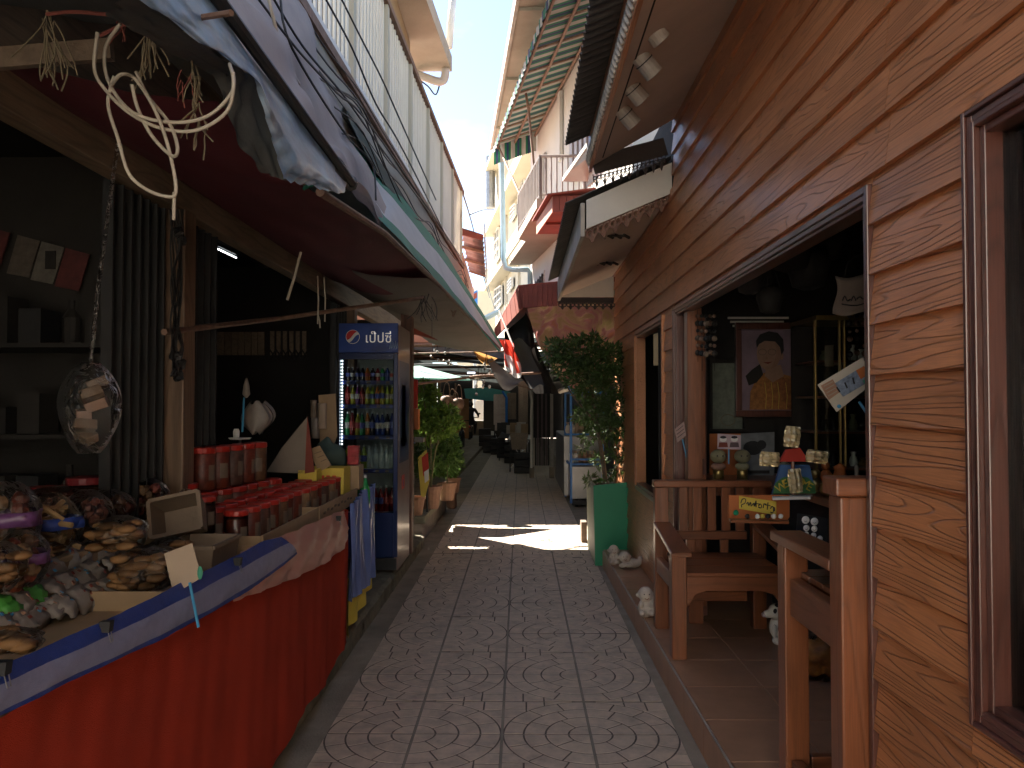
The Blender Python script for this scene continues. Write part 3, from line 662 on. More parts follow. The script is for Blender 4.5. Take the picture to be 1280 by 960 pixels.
# pale blue plastic sheet folded over the rail
pr = [Vector((-.615, -1.5, 2.31)), Vector((-.615, 1.566, 2.31)), at(310, 68, X=-.612), at(375, 145, X=-.612), at(436, 226, X=-.61)]
pl = [Vector((-.61, -1.5, 2.14)), at(172, -4, X=-.60), at(318, 97, X=-.60), at(356, 226, X=-.60), at(398, 234, X=-.605)]
bs = MB(); bs.grid(lambda u, v: poly_at(pr, v).lerp(poly_at(pl, v), u)+Vector((.6, 0, -1)).normalized()*(.03*math.sin(math.pi*u)+wr(u*1.2, v*2, .012, 5)+.007*math.sin(v*95+3*math.sin(v*9))*u*u), 16, 60)
tag(bs.build('plastic_sheet', m_btarp, smooth=True), 'crumpled pale blue plastic sheet folded over the awning rail', 'plastic sheet')
bs = MB(); bs.tube(smooth_pts([at(385, 200, X=-.66), at(400, 212, X=-.64), at(425, 222, X=-.63), at(440, 231, X=-.62)], 4), [.03]*4+[.035]*4+[.03]*4+[.012], 8)
tag(bs.build('rolled_sheet_end', m_flap, smooth=True), 'dark rolled end of plastic sheet tied to the rail with green string', 'rolled sheet')
tag(MB().tube(smooth_pts([at(380, 236, X=-.66), at(392, 226, X=-.62), at(402, 212, X=-.61), at(398, 222, X=-.6), at(388, 232, X=-.63)], 4), .006, 5).build('green_string', m_green), 'short green string knotted round the rolled plastic sheet end', 'string')
fl = MB(); ft = [at(160, -4, X=-.64), at(215, 32, X=-.64), at(300, 85, X=-.635), at(322, 97, X=-.63), at(357, 226, X=-.63)]
fb = [at(130, 20, X=-.70), at(185, 48, X=-.70), at(270, 95, X=-.70), at(292, 175, X=-.70), at(330, 216, X=-.68)]
fl.grid(lambda u, v: poly_at(ft, v).lerp(poly_at(fb, v), u)+Vector((wr(u*2, v*3, .012), 0, 0)), 8, 40)
tag(fl.build('dark_flap', m_flap, smooth=True), 'dark grey cloth flap hanging inside the blue plastic sheet', 'cloth flap')
# green and white striped awning
gu = [at(440, 178, X=-.94), at(500, 243, X=-.90), at(560, 322, X=-.74), at(600, 385, X=-.55), at(628, 433, X=-.235)]
gl_ = [at(447, 245, X=-.86), at(482, 283, X=-.70), at(547, 351, X=-.64), at(590, 400, X=-.46), at(624, 440, X=-.25)]
ga = thing('striped_awning', 'green and white striped canvas awning sloping below the balcony', 'awning', gu[0])
def gf(u, v): return poly_at(gu, v).lerp(poly_at(gl_, v), u)+Vector((0, 0, wr(u*2, v*4, .012, 3)))
for a, c, m_, nm in ((0, .30, m_green, 'green_stripe'), (.30, .82, m_tarpw, 'white_stripe'), (.82, 1.0, m_green, 'green_stripe')):
    b = MB(); b.grid(lambda u, v: gf(lerp(a, c, u), v), 4, 50); b.build(nm, m_, ga, smooth=True)
b = MB(); b.grid(lambda u, v: poly_at([at(430, 132, X=-.97), at(470, 190, X=-.96), at(520, 262, X=-.92), at(575, 345, X=-.80)], v).lerp(poly_at([at(436, 150, X=-.90), at(470, 215, X=-.88), at(520, 278, X=-.85), at(573, 352, X=-.75)], v), u), 3, 30)
tag(b.build('rolled_blind', m_dgreen, smooth=True), 'dark green rolled blind under the balcony edge beside the striped awning', 'blind')
# cables
cb = thing('cable_bundle', 'tangle of black cables strung along the stained balcony edge', 'cables', (-.9, 6, 3.1))
for k in range(9):
    pts = []; zz = rng.uniform(3.0, 3.32)
    for j in range(14):
        Y = 1.8+j*.68; pts.append(bl(Y, zz-.03*(k % 4)+rng.uniform(-.05, .05)-.10*math.sin((j % 4)*math.pi/4)*(k % 3), -.03-.02*(k % 3)))
    MB().tube(smooth_pts(pts, 4), rng.choice((.003, .004, .005)), 5).build('cable', m_cable, cb, smooth=True)
for pts in (((405, -5), (440, 60), (470, 130), (505, 190), (560, 300)), ((425, -5), (450, 45), (478, 100), (500, 150), (545, 250)), ((340, -5), (380, 60), (430, 120), (480, 190), (540, 270)), ((350, -5), (365, 60), (430, 165), (465, 205), (470, 250)), ((318, -8), (370, 60), (420, 115), (480, 180), (575, 320))):
    n = len(pts); q = [at(px, py, X=lerp(-.86, -.70, i/(n-1))) for i, (px, py) in enumerate(pts)]
    MB().tube(smooth_pts(q, 5), .005, 5).build('cable', m_cable, cb, smooth=True)
for pts in (((335, -5), (352, 60), (368, 95), (374, 105)), ((392, 152), (402, 165), (406, 182))):
    q = [at(px, py, X=-.80) for px, py in pts]; tag(MB().tube(smooth_pts(q, 4), .006, 5).build('slack_rope', m_cablew, smooth=True), 'thin white cord lying on the grey tarpaulin' if len(pts) == 4 else 'short white cord end on the lower grey tarpaulin', 'cord')
# ================================================================ ODDS AND ENDS UNDER THE NEAR TARP
m_cablew2 = M('dull_pale_cable', (.36, .32, .26), .6, .15)
cc = thing('cable_coil', 'loops of pale cable hanging in a coil under the near tarp', 'cable coil', at(200, 100, Y=1.6))
for pts in (((122, 40), (118, 85), (130, 110), (160, 140), (200, 160), (245, 163), (283, 140), (292, 105), (287, 80)), ((150, 30), (132, 60), (135, 100), (165, 140), (215, 153), (260, 145), (290, 115), (291, 90)),
            ((143, 95), (135, 130), (148, 175), (160, 215), (180, 235), (205, 245), (220, 240), (212, 190), (195, 140), (170, 100), (152, 93), (140, 105)), ((170, 90), (185, 120), (212, 155), (222, 185), (215, 195), (190, 170), (172, 135), (165, 105)), ((218, 240), (217, 275))):
    q = [at(px, py, Y=1.6+rng.uniform(-.03, .03)) for px, py in pts]; MB().tube(smooth_pts(q, 6), .0038, 7).build('loop', m_cablew2, cc, smooth=True)
m_straw = M('straw_rope', (.15, .12, .075), .85, .2); m_rstring = M('red_string', (.16, .04, .03), .8, .2)
rp = thing('rope_bundle', 'frayed straw rope and red string knotted above the cable coil', 'rope', at(190, 40, Y=1.66))
for (px, py, n, m_, ln) in ((185, 45, 14, m_straw, .16), (245, 95, 9, m_straw, .12), (250, 140, 8, m_straw, .13), (60, 30, 16, m_straw, .22), (230, 90, 5, m_rstring, .1), (160, 30, 5, m_rstring, .08)):
    shreds(px, py, 1.66, n, m_, 'strand', rp, ln*.62, .012, .0018 if m_ is m_straw else .0015)
for pts in (((58, 18), (90, 15), (130, 18), (165, 22)), ((125, 45), (145, 35), (165, 28))): MB().tube(smooth_pts([at(px, py, Y=1.64) for px, py in pts], 4), .004, 5).build('strand', m_rstring, rp)
MB().tube([at(250, 22, X=-.60), at(289, 16, X=-.52)], .006, 6).build('stick', m_rust, rp)
tag(MB().bar(at(-30, 76, Y=1.9), at(140, 62, Y=1.9), .02, .05).build('cross_rail', m_bark), 'short weathered wooden rail crossing under the near tarp', 'rail')
tag(MB().grid(lambda u, v: Vector((lerp(-.77, -1.6, u), lerp(-1.5, 1.95, v), 2.42+.12*u+wr(u, v, .02))), 8, 20).build('dark_tarpaulin', m_flap, smooth=True), 'dark tarpaulin roof above the nearest end of the stall', 'tarpaulin')
for (px, py), (qx, qy), m_ in (((305, 320), (297, 395), m_cablew), ((398, 345), (400, 395), m_cablew), ((406, 348), (408, 405), m_cablew)):
    pass
st = thing('hanging_straps', 'pale ties hanging from the cream beam above the fridge side', 'straps', at(370, 330, Y=5))
for (px, py), (qx, qy), Y in (((376, 315), (359, 375), 4.6), ((397, 345), (397, 405), 5.1), ((405, 347), (406, 402), 5.2), ((397, 392), (400, 410), 5.1)):
    MB().tube([at(px, py, Y=Y), at((px+qx)/2+1, (py+qy)/2, Y=Y), at(qx, qy, Y=Y)], .008 if Y < 5 else .005, 5).build('strap', m_cablew, st)
wt = thing('wire_tangle', 'dark tangle of wires and plugs hanging on the wooden post', 'wires', at(222, 440, X=-1.43))
for k in range(9):
    pts = [at(220+rng.uniform(-8, 10), y_, X=-1.42+rng.uniform(-.02, .03)) for y_ in (262, 300, 350, 400, 440+rng.uniform(-10, 20), 470)]
    MB().tube(smooth_pts(pts, 4), .004, 4).build('wire', m_cable, wt)
for px, py in ((222, 290), (226, 300), (219, 445), (226, 455), (223, 470)): MB().sphere(at(px, py, X=-1.41), .022, 8, 6, .3).build('plug', m_cable, wt)
# fittings inside the left rooms
tube_l = emit('fluorescent_tube', (.9, .95, 1), 1.5)
tl = thing('tube_lamp', 'lit white fluorescent tube on the ceiling of the far left room', 'lamp', at(280, 315, Z=2.62))
a_, c_ = at(272, 311, Z=2.62), at(295, 322, Z=2.62)
MB().tube([a_, c_], .005, 8).build('tube', tube_l, tl); MB().bar(a_+Vector((0, 0, .03)), c_+Vector((0, 0, .03)), .02, .02).build('fitting', m_dsteel, tl)
m_post1 = M('faded_print', (.09, .072, .055), .7, .3, 30); m_post2 = M('pale_print', (.12, .108, .09), .7, .3, 24); m_post3 = M('dull_red_print', (.09, .02, .018), .7, .3, 24)
for k, (xs, m_, lb) in enumerate((((-28, 12), m_post3, 'reddish brown hanging print at the far left of the row of posters'), ((22, 50), m_post1, 'faded tan poster second from left in the hanging row'), ((52, 80), m_post2, 'pale poster with grey figure in the middle of the hanging row'), ((82, 112), m_post3, 'dull red poster at the right end of the hanging row'))):
    y0 = 293+(xs[0]-20)*.27; y1 = 293+(xs[1]-20)*.27; t_ = thing('poster', lb, 'poster', at(xs[0], y0+25, Y=3.9), group='prints hanging on the left wall')
    MB().solid([at(xs[0], y0, Y=3.9), at(xs[1], y1, Y=3.9), at(xs[1]-14, y1+46, Y=3.9), at(xs[0]-14, y0+48, Y=3.9)], (0, .008, 0)).build('sheet', m_, t_)
    if k == 2:
        MB().cbox(at(63, 325, Y=3.89), (.05, .006, .09)).build('print_figure', m_dark2, t_)
cu = thing('window_blind', 'pale slatted blind in the back of the dark left room', 'blind', at(298, 430, Y=7.15))
for k in range(8): MB().solid([at(265+k*8.3, 415, Y=7.15), at(272.6+k*8.3, 415, Y=7.15), at(272.6+k*8.3, 444, Y=7.15), at(265+k*8.3, 444, Y=7.15)], (0, -.01, 0)).build('slat', m_beam, cu)
lg = thing('lattice_gate', 'scissor lattice gate with pale slats in the back of the left room', 'gate', at(360, 430, Y=7.12))
for k in range(6):
    MB().solid([at(338+k*8, 414, Y=7.15), at(343+k*8, 414, Y=7.15), at(343+k*8, 444, Y=7.15), at(338+k*8, 444, Y=7.15)], (0, -.01, 0)).build('slat', m_beam, lg)
    for s_ in (-1, 1): MB().tube([at(341+k*8-4*s_, 437, Y=7.1), at(341+k*8+4*s_, 449, Y=7.1)], .007, 4).build('lattice_bar', m_dsteel, lg)
# ================================================================ RIGHT UPPER BUILDINGS
def fa_(Y): return .64-.16*(Y-12.7)          # facade line of the white building
wb = thing('white_building', 'white plastered building with balcony and striped awning above the wooden shop', 'building', (1.2, 9, 0))
b = MB()
MB().prism([(fa_(8.9), 8.9), (fa_(15.5), 15.5), (5, 15.5), (5, 8.9)], 'Z', 2.9, 6.75).build('wall', m_wwall, wb)
MB().prism([(1.9, 8.95), (1.9, 15.45), (5, 15.45), (5, 8.95)], 'Z', 0, 2.895).build('ground_floor_wall', m_dark2, wb)
# slab over the lower floor and the balcony
MB().prism([tuple(at(635.8, 331.3, Z=4.2))[:2], tuple(at(663.3, 331.3, Z=4.2))[:2], (fa_(11)+.02, 11.0), tuple(at(670.8, 260, Z=4.2))[:2], tuple(at(648.3, 299, Z=4.2))[:2], tuple(at(656.7, 301.7, Z=4.2))[:2]], 'Z', 4.2, 4.33).build('balcony_slab', m_slab, wb)
c0 = Vector((.27, 11.02, 4.33)); c1 = Vector((-.03, 13.05, 4.33)); c2 = Vector((fa_(11)-.03, 11.02, 4.33))
def rail(p, q, h, n, parent, mat, rr=.012):
    MB().tube([p+Vector((0, 0, h)), q+Vector((0, 0, h))], .022, 6).build('balcony_rail', mat, parent)
    MB().tube([p+Vector((0, 0, .08)), q+Vector((0, 0, .08))], .015, 6).build('balcony_rail', mat, parent)
    for k in range(n+1):
        a = p.lerp(q, k/n); MB().tube([a, a+Vector((0, 0, h))], rr if k % n else .022, 6).build('baluster', mat, parent)
m_railm = M('grey_brown_rail', (.30, .26, .24), .5, .15)
rail(c0, c1, .62, 16, wb, m_railm); rail(c0, c2, .62, 8, wb, m_railm)
# openings of the white wall
def onfac(px, py, off=-.02):
    "pixel on the facade line"
    t = (px-651)/1000; Y = (.64+.16*12.7)/(t+.16); return at(px, py, Y=Y)+Vector((off, 0, 0))
def quadf(name, pts, mat, parent, off=-.02, th=.03): return MB().solid([onfac(px, py, off) for px, py in pts], (-th, 0, 0)).build(name, mat, parent)
g = quadf('window', ((673, 215), (684, 190), (684, 250), (673, 262)), m_railm, wb)
for k in range(5):
    px = 674.5+k*2.1; MB().tube([onfac(px, 214-(px-673)*2.2, -.06), onfac(px, 260-(px-673), -.06)], .012, 4).build('window_bar', m_wwall, g)
g = quadf('window', ((716, 178), (741, 150), (741, 215), (716, 228)), m_purple, wb)
for k in range(4): quadf('shutter_slat', ((718+k*6, 178-k*6), (721+k*6, 175-k*6), (721+k*6, 226-k*3), (718+k*6, 228-k*3)), m_railm, g, -.05, .02)
quadf('wall_pilaster', ((702, 118), (705, 113), (705, 200), (702, 203)), m_wwall, wb, -.02, .05)
g = quadf('vent_grille', ((668, 357), (681, 338), (681, 352), (668, 366)), m_wwall, wb, -.0, .02)
for k in range(5):
    for j in range(3): p = onfac(669.5+k*2.6, 357-k*3.2+j*4.2, -.035); MB().cbox(p, (.02, .10, .05)).build('grille_hole', m_dark, g)
# small flat canopy and sill (pale ledge by the carved eave)
MB().solid([at(703, 227, Y=9.6), at(733, 184, Y=8.9), at(738, 200, Y=8.9), at(735, 227, Y=9.6)], (0, 0, .05)).build('pale_ledge', m_white, wb)
MB().bar(at(735, 232, Y=9.2), at(746, 222, Y=8.95), .03, .03).build('ledge_bracket', m_white, wb)
# roof eave
e_out = lambda Y: -.02-.0945*(Y-10.08)
MB().prism([(e_out(5.5), 5.5), (e_out(15.9), 15.9), (fa_(15.9)+.3, 15.9), (fa_(5.5)+.3, 5.5)], 'Z', 6.62, 6.72).build('roof_eave', m_slab, wb)
MB().prism([(e_out(5.5)-.05, 5.5), (e_out(15.9)-.05, 15.9), (e_out(15.9)-.005, 15.9), (e_out(5.5)-.005, 5.5)], 'Z', 6.60, 6.80).build('gutter', m_trim, wb)
for y in (8, 10.2, 12.4, 14.6): MB().bar((e_out(y)+.01, y, 6.6), (fa_(y), y, 6.6), .05, .05).build('eave_beam', m_slab, wb)
# striped awning
sa = thing('striped_awning', 'green, navy and white striped awning on iron frame high on the white building', 'awning', (.2, 12, 6.3))
m_sg = M('stripe_green', (.01, .13, .07), .7, .1, trans=.08); m_sn = M('stripe_navy', (.025, .035, .10), .7, .1, trans=.1); m_sw = M('stripe_pale', (.36, .34, .32), .7, .1, trans=.06)
ao = lambda Y: Vector((.28-.151*(Y-9.6), Y, 6.30)); ai = lambda Y: Vector((fa_(Y)-.02, Y, 6.56))
Ya, Yb = 8.0, 14.76; n = 60; mats = [m_sg, m_sn, m_sw]
b = MB(); pat = (0, 1, 0, 2, 2)
N_ = 130
b.grid(lambda u, v: ao(lerp(Ya, Yb, v)).lerp(ai(lerp(Ya, Yb, v)), u), 4, N_, lambda i, j: pat[j % 5])
b.build('canvas', mats, sa)
b = MB(); n_ = 40
va, vb = ao(Yb), ai(Yb)
b.grid(lambda u, v: va.lerp(vb, u)+Vector((.0, .012*math.sin(u*40), -.33*v-(.015 if (v > .9 and int(u*n_) % 2) else 0))), n_, 3, lambda i, j: pat[(i//2) % 5])
b.build('end_valance', mats, sa)
b = MB(); b.grid(lambda u, v: ao(lerp(Ya, Yb, u))+Vector((.012*math.sin(u*200), 0, -.12*v)), N_, 2, lambda i, j: pat[i % 5]); b.build('side_valance', mats, sa)
for f in (.08, .5, .97): MB().tube([ao(Ya).lerp(ai(Ya), f)-Vector((0, 0, .05)), ao(Yb).lerp(ai(Yb), f)-Vector((0, 0, .05))], .022, 6).build('frame_tube', m_rust, sa)
for k in range(9):
    Y = lerp(Ya, Yb, (k+.5)/9); MB().tube([ao(Y)-Vector((0, 0, .05)), ai(Y)-Vector((0, 0, .05))], .016, 6).build('frame_tube', m_rust, sa)
MB().tube([at(654, 95, Y=12.4), at(661, 140, Y=12.4), at(671, 245, Y=12.0)], .02, 6).build('strut', m_rust, sa)
MB().tube([at(624, 185, Y=14.6), at(650, 243, Y=13.4)], .02, 6).build('strut', m_rust, sa)
# red sheet box awning
rb = thing('red_awning_box', 'small red sheet metal box awning fixed below the balcony', 'awning', at(690, 270, Y=10))
MB().solid([(.40, 9.9, 3.9), (.23, 11.2, 3.9), (1.0, 11.2, 3.9), (1.1, 9.9, 3.9)], (0, 0, .02)).build('underside', m_redroof, rb)
for k in range(7):
    x = lerp(.40, 1.0, k/7); MB().solid([(x, 9.89, 3.895), (x+.08, 9.89, 3.895), (x+.08, 9.89, 4.10), (x, 9.89, 4.10)], (0, .012, 0)).build('front_strip', m_redroof, rb)
MB().solid([(.39, 9.9, 3.895), (.22, 11.2, 3.895), (.22, 11.2, 4.07), (.39, 9.9, 4.09)], (.012, 0, 0)).build('side_panel', m_pinkwall, rb)
MB().solid([at(665, 277, Y=11.3), at(684, 244, Y=9.8), at(745, 236, Y=9.8), at(745, 262, Y=11.3)], (0, 0, .02)).build('roof_sheet', m_redroof, rb)
MB().bar((.33, 10.5, 3.885), (1.05, 10.5, 3.885), .04, .03).build('underside_rib', m_redroof, rb)
# pale blue down pipe
bp = [at(625, 150, Y=15.7), at(628, 240, Y=15.7), at(629.5, 325, Y=15.7), at(632, 335, Y=15.7), at(640, 337, Y=15.6), at(660, 337, Y=15.4), at(662.5, 340, Y=15.4), at(663, 385, Y=15.4)]
tag(MB().tube(bp, .05, 8).build('down_pipe', m_bpipe, smooth=True), 'pale blue rain pipe running down the corner of the white building', 'pipe')
# ---- cream building
cb_ = thing('cream_building', 'tall cream building with ledges and barred windows beyond the white building', 'building', (-.5, 30, 0))
fb_ = lambda Y: -1.1+(35-Y)*.147
MB().prism([(fb_(23), 23), (fb_(35), 35), (8, 35), (8, 23)], 'Z', 2.8, 12.6).build('wall', m_cream, cb_)
for z in (6.5, 8.9, 11.6):
    MB().prism([(fb_(23)-.55, 23.0), (fb_(35)-.55, 35.2), (fb_(35)+.1, 35.2), (fb_(23)+.1, 23.0)], 'Z', z, z+.16).build('ledge', m_cream, cb_)
def onB(px, py, off=-.03):
    t = (px-651)/1000; Y = (-1.1+35*.147)/(t+.147); return at(px, py, Y=Y)+Vector((off, 0, 0))
def winB(x0, x1, yt0, yt1, yb0, yb1, n):
    f = MB().solid([onB(x0, yt0), onB(x1, yt1), onB(x1, yb1), onB(x0, yb0)], (-.05, 0, 0)).build('window', m_glassgrey, cb_)
    for k in range(n+1):
        t = k/n; MB().bar(onB(lerp(x0, x1, t), lerp(yt0, yt1, t), -.1), onB(lerp(x0, x1, t), lerp(yb0, yb1, t), -.1), .07, .07).build('window_bar', m_white, f)
    for s_ in (0, .33, .66, 1): MB().bar(onB(x0, lerp(yt0, yb0, s_), -.12), onB(x1, lerp(yt1, yb1, s_), -.12), .06, .06).build('window_bar', m_white, f)
m_glassgrey = M('window_dark_glass', (.10, .11, .12), .15, .2, 2)
winB(620.6, 627, 292, 284, 332, 322, 2); winB(642, 648, 261, 255, 278, 268, 2); winB(638.5, 644, 353, 347, 366, 358, 3); winB(621, 630, 363, 357, 392, 380, 3); winB(653, 659, 215, 205, 245, 232, 2)
for px in (634, 650): MB().bar(onB(px, 190, -.05), onB(px, 400, -.05), .05, .12).build('wall_joint', m_cream, cb_)
MB().tube([onB(621.5, 196, -.3), onB(621.5, 260, -.3)], .22, 10).build('water_tank', m_metal, cb_)
MB().cbox(onB(622, 345, -.3), (.5, .3, .6)).build('air_conditioner', m_white, cb_)
b_ = at(612, 393, Y=33); tag(MB().solid([at(604, 398, Y=20), at(625, 388, Y=20), at(622, 394, Y=22), at(606, 402, Y=22)], (0, 0, .06)).build('blue_canopy', m_bpipe), 'pale blue canopy strip at the foot of the cream building', 'canopy')
fbld = thing('far_building', 'low cream block with flat front at the far end of the alley', 'building', (-2, 46, 0))
MB().box((-3.6, 45, 0), (-.9, 52, 7.9)).build('wall', m_cream, fbld); MB().box((-3.7, 44.9, 7.9), (-.85, 52, 8.1)).build('parapet', m_white, fbld)
sg = thing('far_billboard', 'small blue and red billboard on a post above the far roofs', 'billboard', at(592, 385, Y=40))
MB().solid([at(587, 368, Y=40), at(597, 362, Y=40), at(597, 388, Y=40), at(587, 392, Y=40)], (0, .1, 0)).build('board', m_bluepaint, sg)
MB().solid([at(588, 370, Y=39.95), at(596, 365, Y=39.95), at(596, 372, Y=39.95), at(588, 377, Y=39.95)], (0, .03, 0)).build('printed_band', m_redroof, sg)
MB().tube([(-2.3, 40.1, 0), (-2.3, 40.1, 6.1)], .08, 6).build('mast', m_metal, sg)
# wires across the sky
for k, (pts, lb) in enumerate((((at(578, 240, Y=10.4), at(590, 280, Y=14), at(605, 340, Y=18), at(618, 385, Y=22)), 'thin wire running from the balcony end down towards the cream building'), ((at(588, 268, Y=13), at(606, 262, Y=20), at(620, 262, Y=28)), 'loose thin wire strung between the small roof and cream building'), ((at(520, 97, Y=11.2), at(535, 108, Y=11.3), at(545, 118, Y=11.5), at(552, 95, Y=11.5)), 'looped wire hanging below the drain pipe'), ((at(590, 292, Y=13.2), at(600, 330, Y=16), at(612, 372, Y=20)), 'pale cord dropping from the small purple roof'))):
    tag(MB().tube(smooth_pts(pts, 5), .012, 4).build('wire', m_cable), lb, 'wire')
# ================================================================ RED ROOF, PATTERNED CLOTH, MESH ON THE RIGHT
rr = thing('red_sheet_canopy', 'faded red metal sheet canopy over the patterned cloth beyond the shop', 'canopy', at(650, 385, Y=9.3))
for k in range(8):
    x0 = 648+k*6.1; yt = 359-(x0-648)*.13; yb = 385-(x0-648)*.06
    MB().solid([at(x0, yt, Y=9.3), at(x0+5.7, yt-.7, Y=9.3), at(x0+5.7, yb-.3, Y=9.3), at(x0, yb, Y=9.3)], (0, .02, 0)).build('front_strip', m_redroof, rr)
k_ = 7
for k in range(k_):
    t0, t1 = k/k_, (k+.93)/k_
    U = lambda t: Vector(at(648, 360, Y=9.3)).lerp(Vector(at(618, 411, Y=13.2)), t); D = lambda t: Vector(at(652, 386, Y=9.3)).lerp(Vector(at(617, 425, Y=13.2)), t)
    MB().solid([U(t0), U(t1), D(t1), D(t0)], (.015, 0, 0)).build('side_strip', m_redroof, rr)
MB().solid([(-.03, 9.33, 2.88), (-.44, 13.2, 2.72), (1.2, 13.2, 3.0), (1.2, 9.33, 3.0)], (0, 0, .02)).build('roof_sheet', m_redroof, rr)
def pattern_mat():
    m, t, p = newmat('faded_floral_cloth'); L = t.links.new
    tc = NN(t, 'ShaderNodeTexCoord'); n1 = NN(t, 'ShaderNodeTexNoise', Scale=3.2, Detail=3.0, Distortion=2.2); n2 = NN(t, 'ShaderNodeTexVoronoi', Scale=5.5)
    L(tc.outputs['Object'], n1.inputs['Vector']); ds = NN(t, 'ShaderNodeMixRGB', Fac=.25); L(tc.outputs['Object'], ds.inputs['Color1']); L(n1.outputs['Color'], ds.inputs['Color2']); L(ds.outputs[0], n2.inputs['Vector'])
    r = NN(t, 'ShaderNodeValToRGB'); e = r.color_ramp.elements
    for pos, c in ((.30, (.66, .24, .14)), (.43, (.60, .27, .30)), (.52, (.72, .48, .32)), (.62, (.52, .42, .18)), (.75, (.68, .36, .33))):
        x = e.new(pos); x.color = (*c, 1)
    e[0].color = (.62, .22, .14, 1); e[-1].color = (.58, .32, .30, 1)
    mx = NN(t, 'ShaderNodeMixRGB', Fac=.45); mx.inputs['Color2'].default_value = (.24, .09, .07, 1)
    L(n1.outputs['Fac'], r.inputs[0]); r2 = NN(t, 'ShaderNodeValToRGB'); r2.color_ramp.elements[0].position = .25; r2.color_ramp.elements[1].position = .5
    mu = NN(t, 'ShaderNodeMath', operation='MULTIPLY'); mu.inputs[1].default_value = .55
    L(n2.outputs['Distance'], r2.inputs[0]); L(r2.outputs[0], mu.inputs[0]); L(mu.outputs[0], mx.inputs['Fac']); L(r.outputs[0], mx.inputs['Color1'])
    L(mx.outputs[0], p.inputs['Base Color']); p.inputs['Roughness'].default_value = .75
    tr = NN(t, 'ShaderNodeBsdfTranslucent'); L(mx.outputs[0], tr.inputs[0]); ms = NN(t, 'ShaderNodeMixShader', Fac=.45); L(p.outputs[0], ms.inputs[1]); L(tr.outputs[0], ms.inputs[2]); L(ms.outputs[0], t.nodes['Material Output'].inputs[0])
    return m
m_flor = pattern_mat()
pc = MB()
top = [at(659, 386, Y=9.3), at(700, 378, Y=9.3), at(740, 372, Y=9.3), at(790, 366, Y=9.35)]
bot = [at(672, 430, Y=9.5), at(700, 474, Y=9.7), at(722, 490, Y=9.8), at(790, 480, Y=9.9)]
pc.grid(lambda u, v: poly_at(top, u).lerp(poly_at(bot, u), v)+Vector((0, .10*math.sin(math.pi*v)+.03*math.sin(u*24+v*4)*v+.02*math.sin(u*9-v*7), 0)), 48, 20)
tag(pc.build('patterned_cloth', m_flor, smooth=True), 'large faded pink and olive floral cloth sheet hanging as an awning', 'cloth')
ms = MB(); mt = [at(657, 390, Y=9.6), at(652, 395, Y=10.4), at(630, 415, Y=12.6)]; mb_ = [at(688, 492, Y=9.9), at(672, 492, Y=11), at(651, 470, Y=12.8)]
ms.grid(lambda u, v: poly_at(mt, u).lerp(poly_at(mb_, u), v)+Vector((.03*math.sin(v*9+u*3), 0, 0)), 16, 18)
tag(ms.build('shade_net', M('dark_shade_net', (.018, .016, .015), 1.0, .5, 60, .5, 150, spec=0), smooth=True), 'dark woven shade net hanging under the red canopy', 'net')
tag(MB().grid(lambda u, v: at(672, 430, Y=9.95).lerp(at(700, 490, Y=10), u)+Vector((-.02-.35*v, .6*v+.2*math.sin(u*3), .1*v-.05*math.sin(v*8))), 8, 8).build('brown_tarpaulin', m_dark2, smooth=True), 'folded brown tarpaulin edge behind the patterned cloth', 'tarpaulin')
# sunlit red and white cloth bunched at the end of the left awnings
rc = MB()
A_ = [at(624, 424, Y=9.9), at(638, 425, Y=9.9), at(645, 440, Y=9.9)]
B_ = [at(632, 458, Y=9.8), at(642, 475, Y=9.8), at(652, 470, Y=9.8)]
rc.grid(lambda u, v: poly_at(A_, u).lerp(poly_at(B_, u), v)+Vector((.02*math.sin(u*12+v*4), .07*math.sin(u*15+v*2), 0)), 16, 14, lambda i, j: 0 if (j < 6 or i % 5 in (2, 3)) and j < 12 else 1)
m_redb = M('bright_red_cloth', (.62, .06, .035), .7, .1, trans=.3)
tag(rc.build('red_cloth', [m_redb, m_tarpw], smooth=True), 'sunlit red and white cloth bunched at the tip of the left awning', 'cloth')
tag(MB().tube([at(624, 388, Y=10.3), at(642, 434, Y=9.9)], .012, 6).build('awning_pole', m_white), 'thin white pole slanting up from the red cloth to the red canopy', 'pole')
tag(MB().grid(lambda u, v: at(612, 446, Y=9.9).lerp(at(648, 476, Y=9.7), u)+Vector((.03*math.sin(v*6), -.05*v, -.20*v*math.sin(math.pi*u)-.05*v)), 12, 8).build('torn_tarp_edge', m_gtarp2, smooth=True), 'torn brownish tarp edge dangling beneath the red cloth', 'tarp scrap')
tag(MB().grid(lambda u, v: at(590, 437, Y=9.9).lerp(at(622, 448, Y=9.9), u)+Vector((0, .05*math.sin(6*v), -.13*v*math.sin(math.pi*u))), 10, 6).build('orange_scrap', M('orange_brown_cloth', (.42, .23, .08), .8, .15, trans=.4), smooth=True), 'orange brown cloth scrap hanging at the end of the beige tarpaulin', 'cloth scrap')
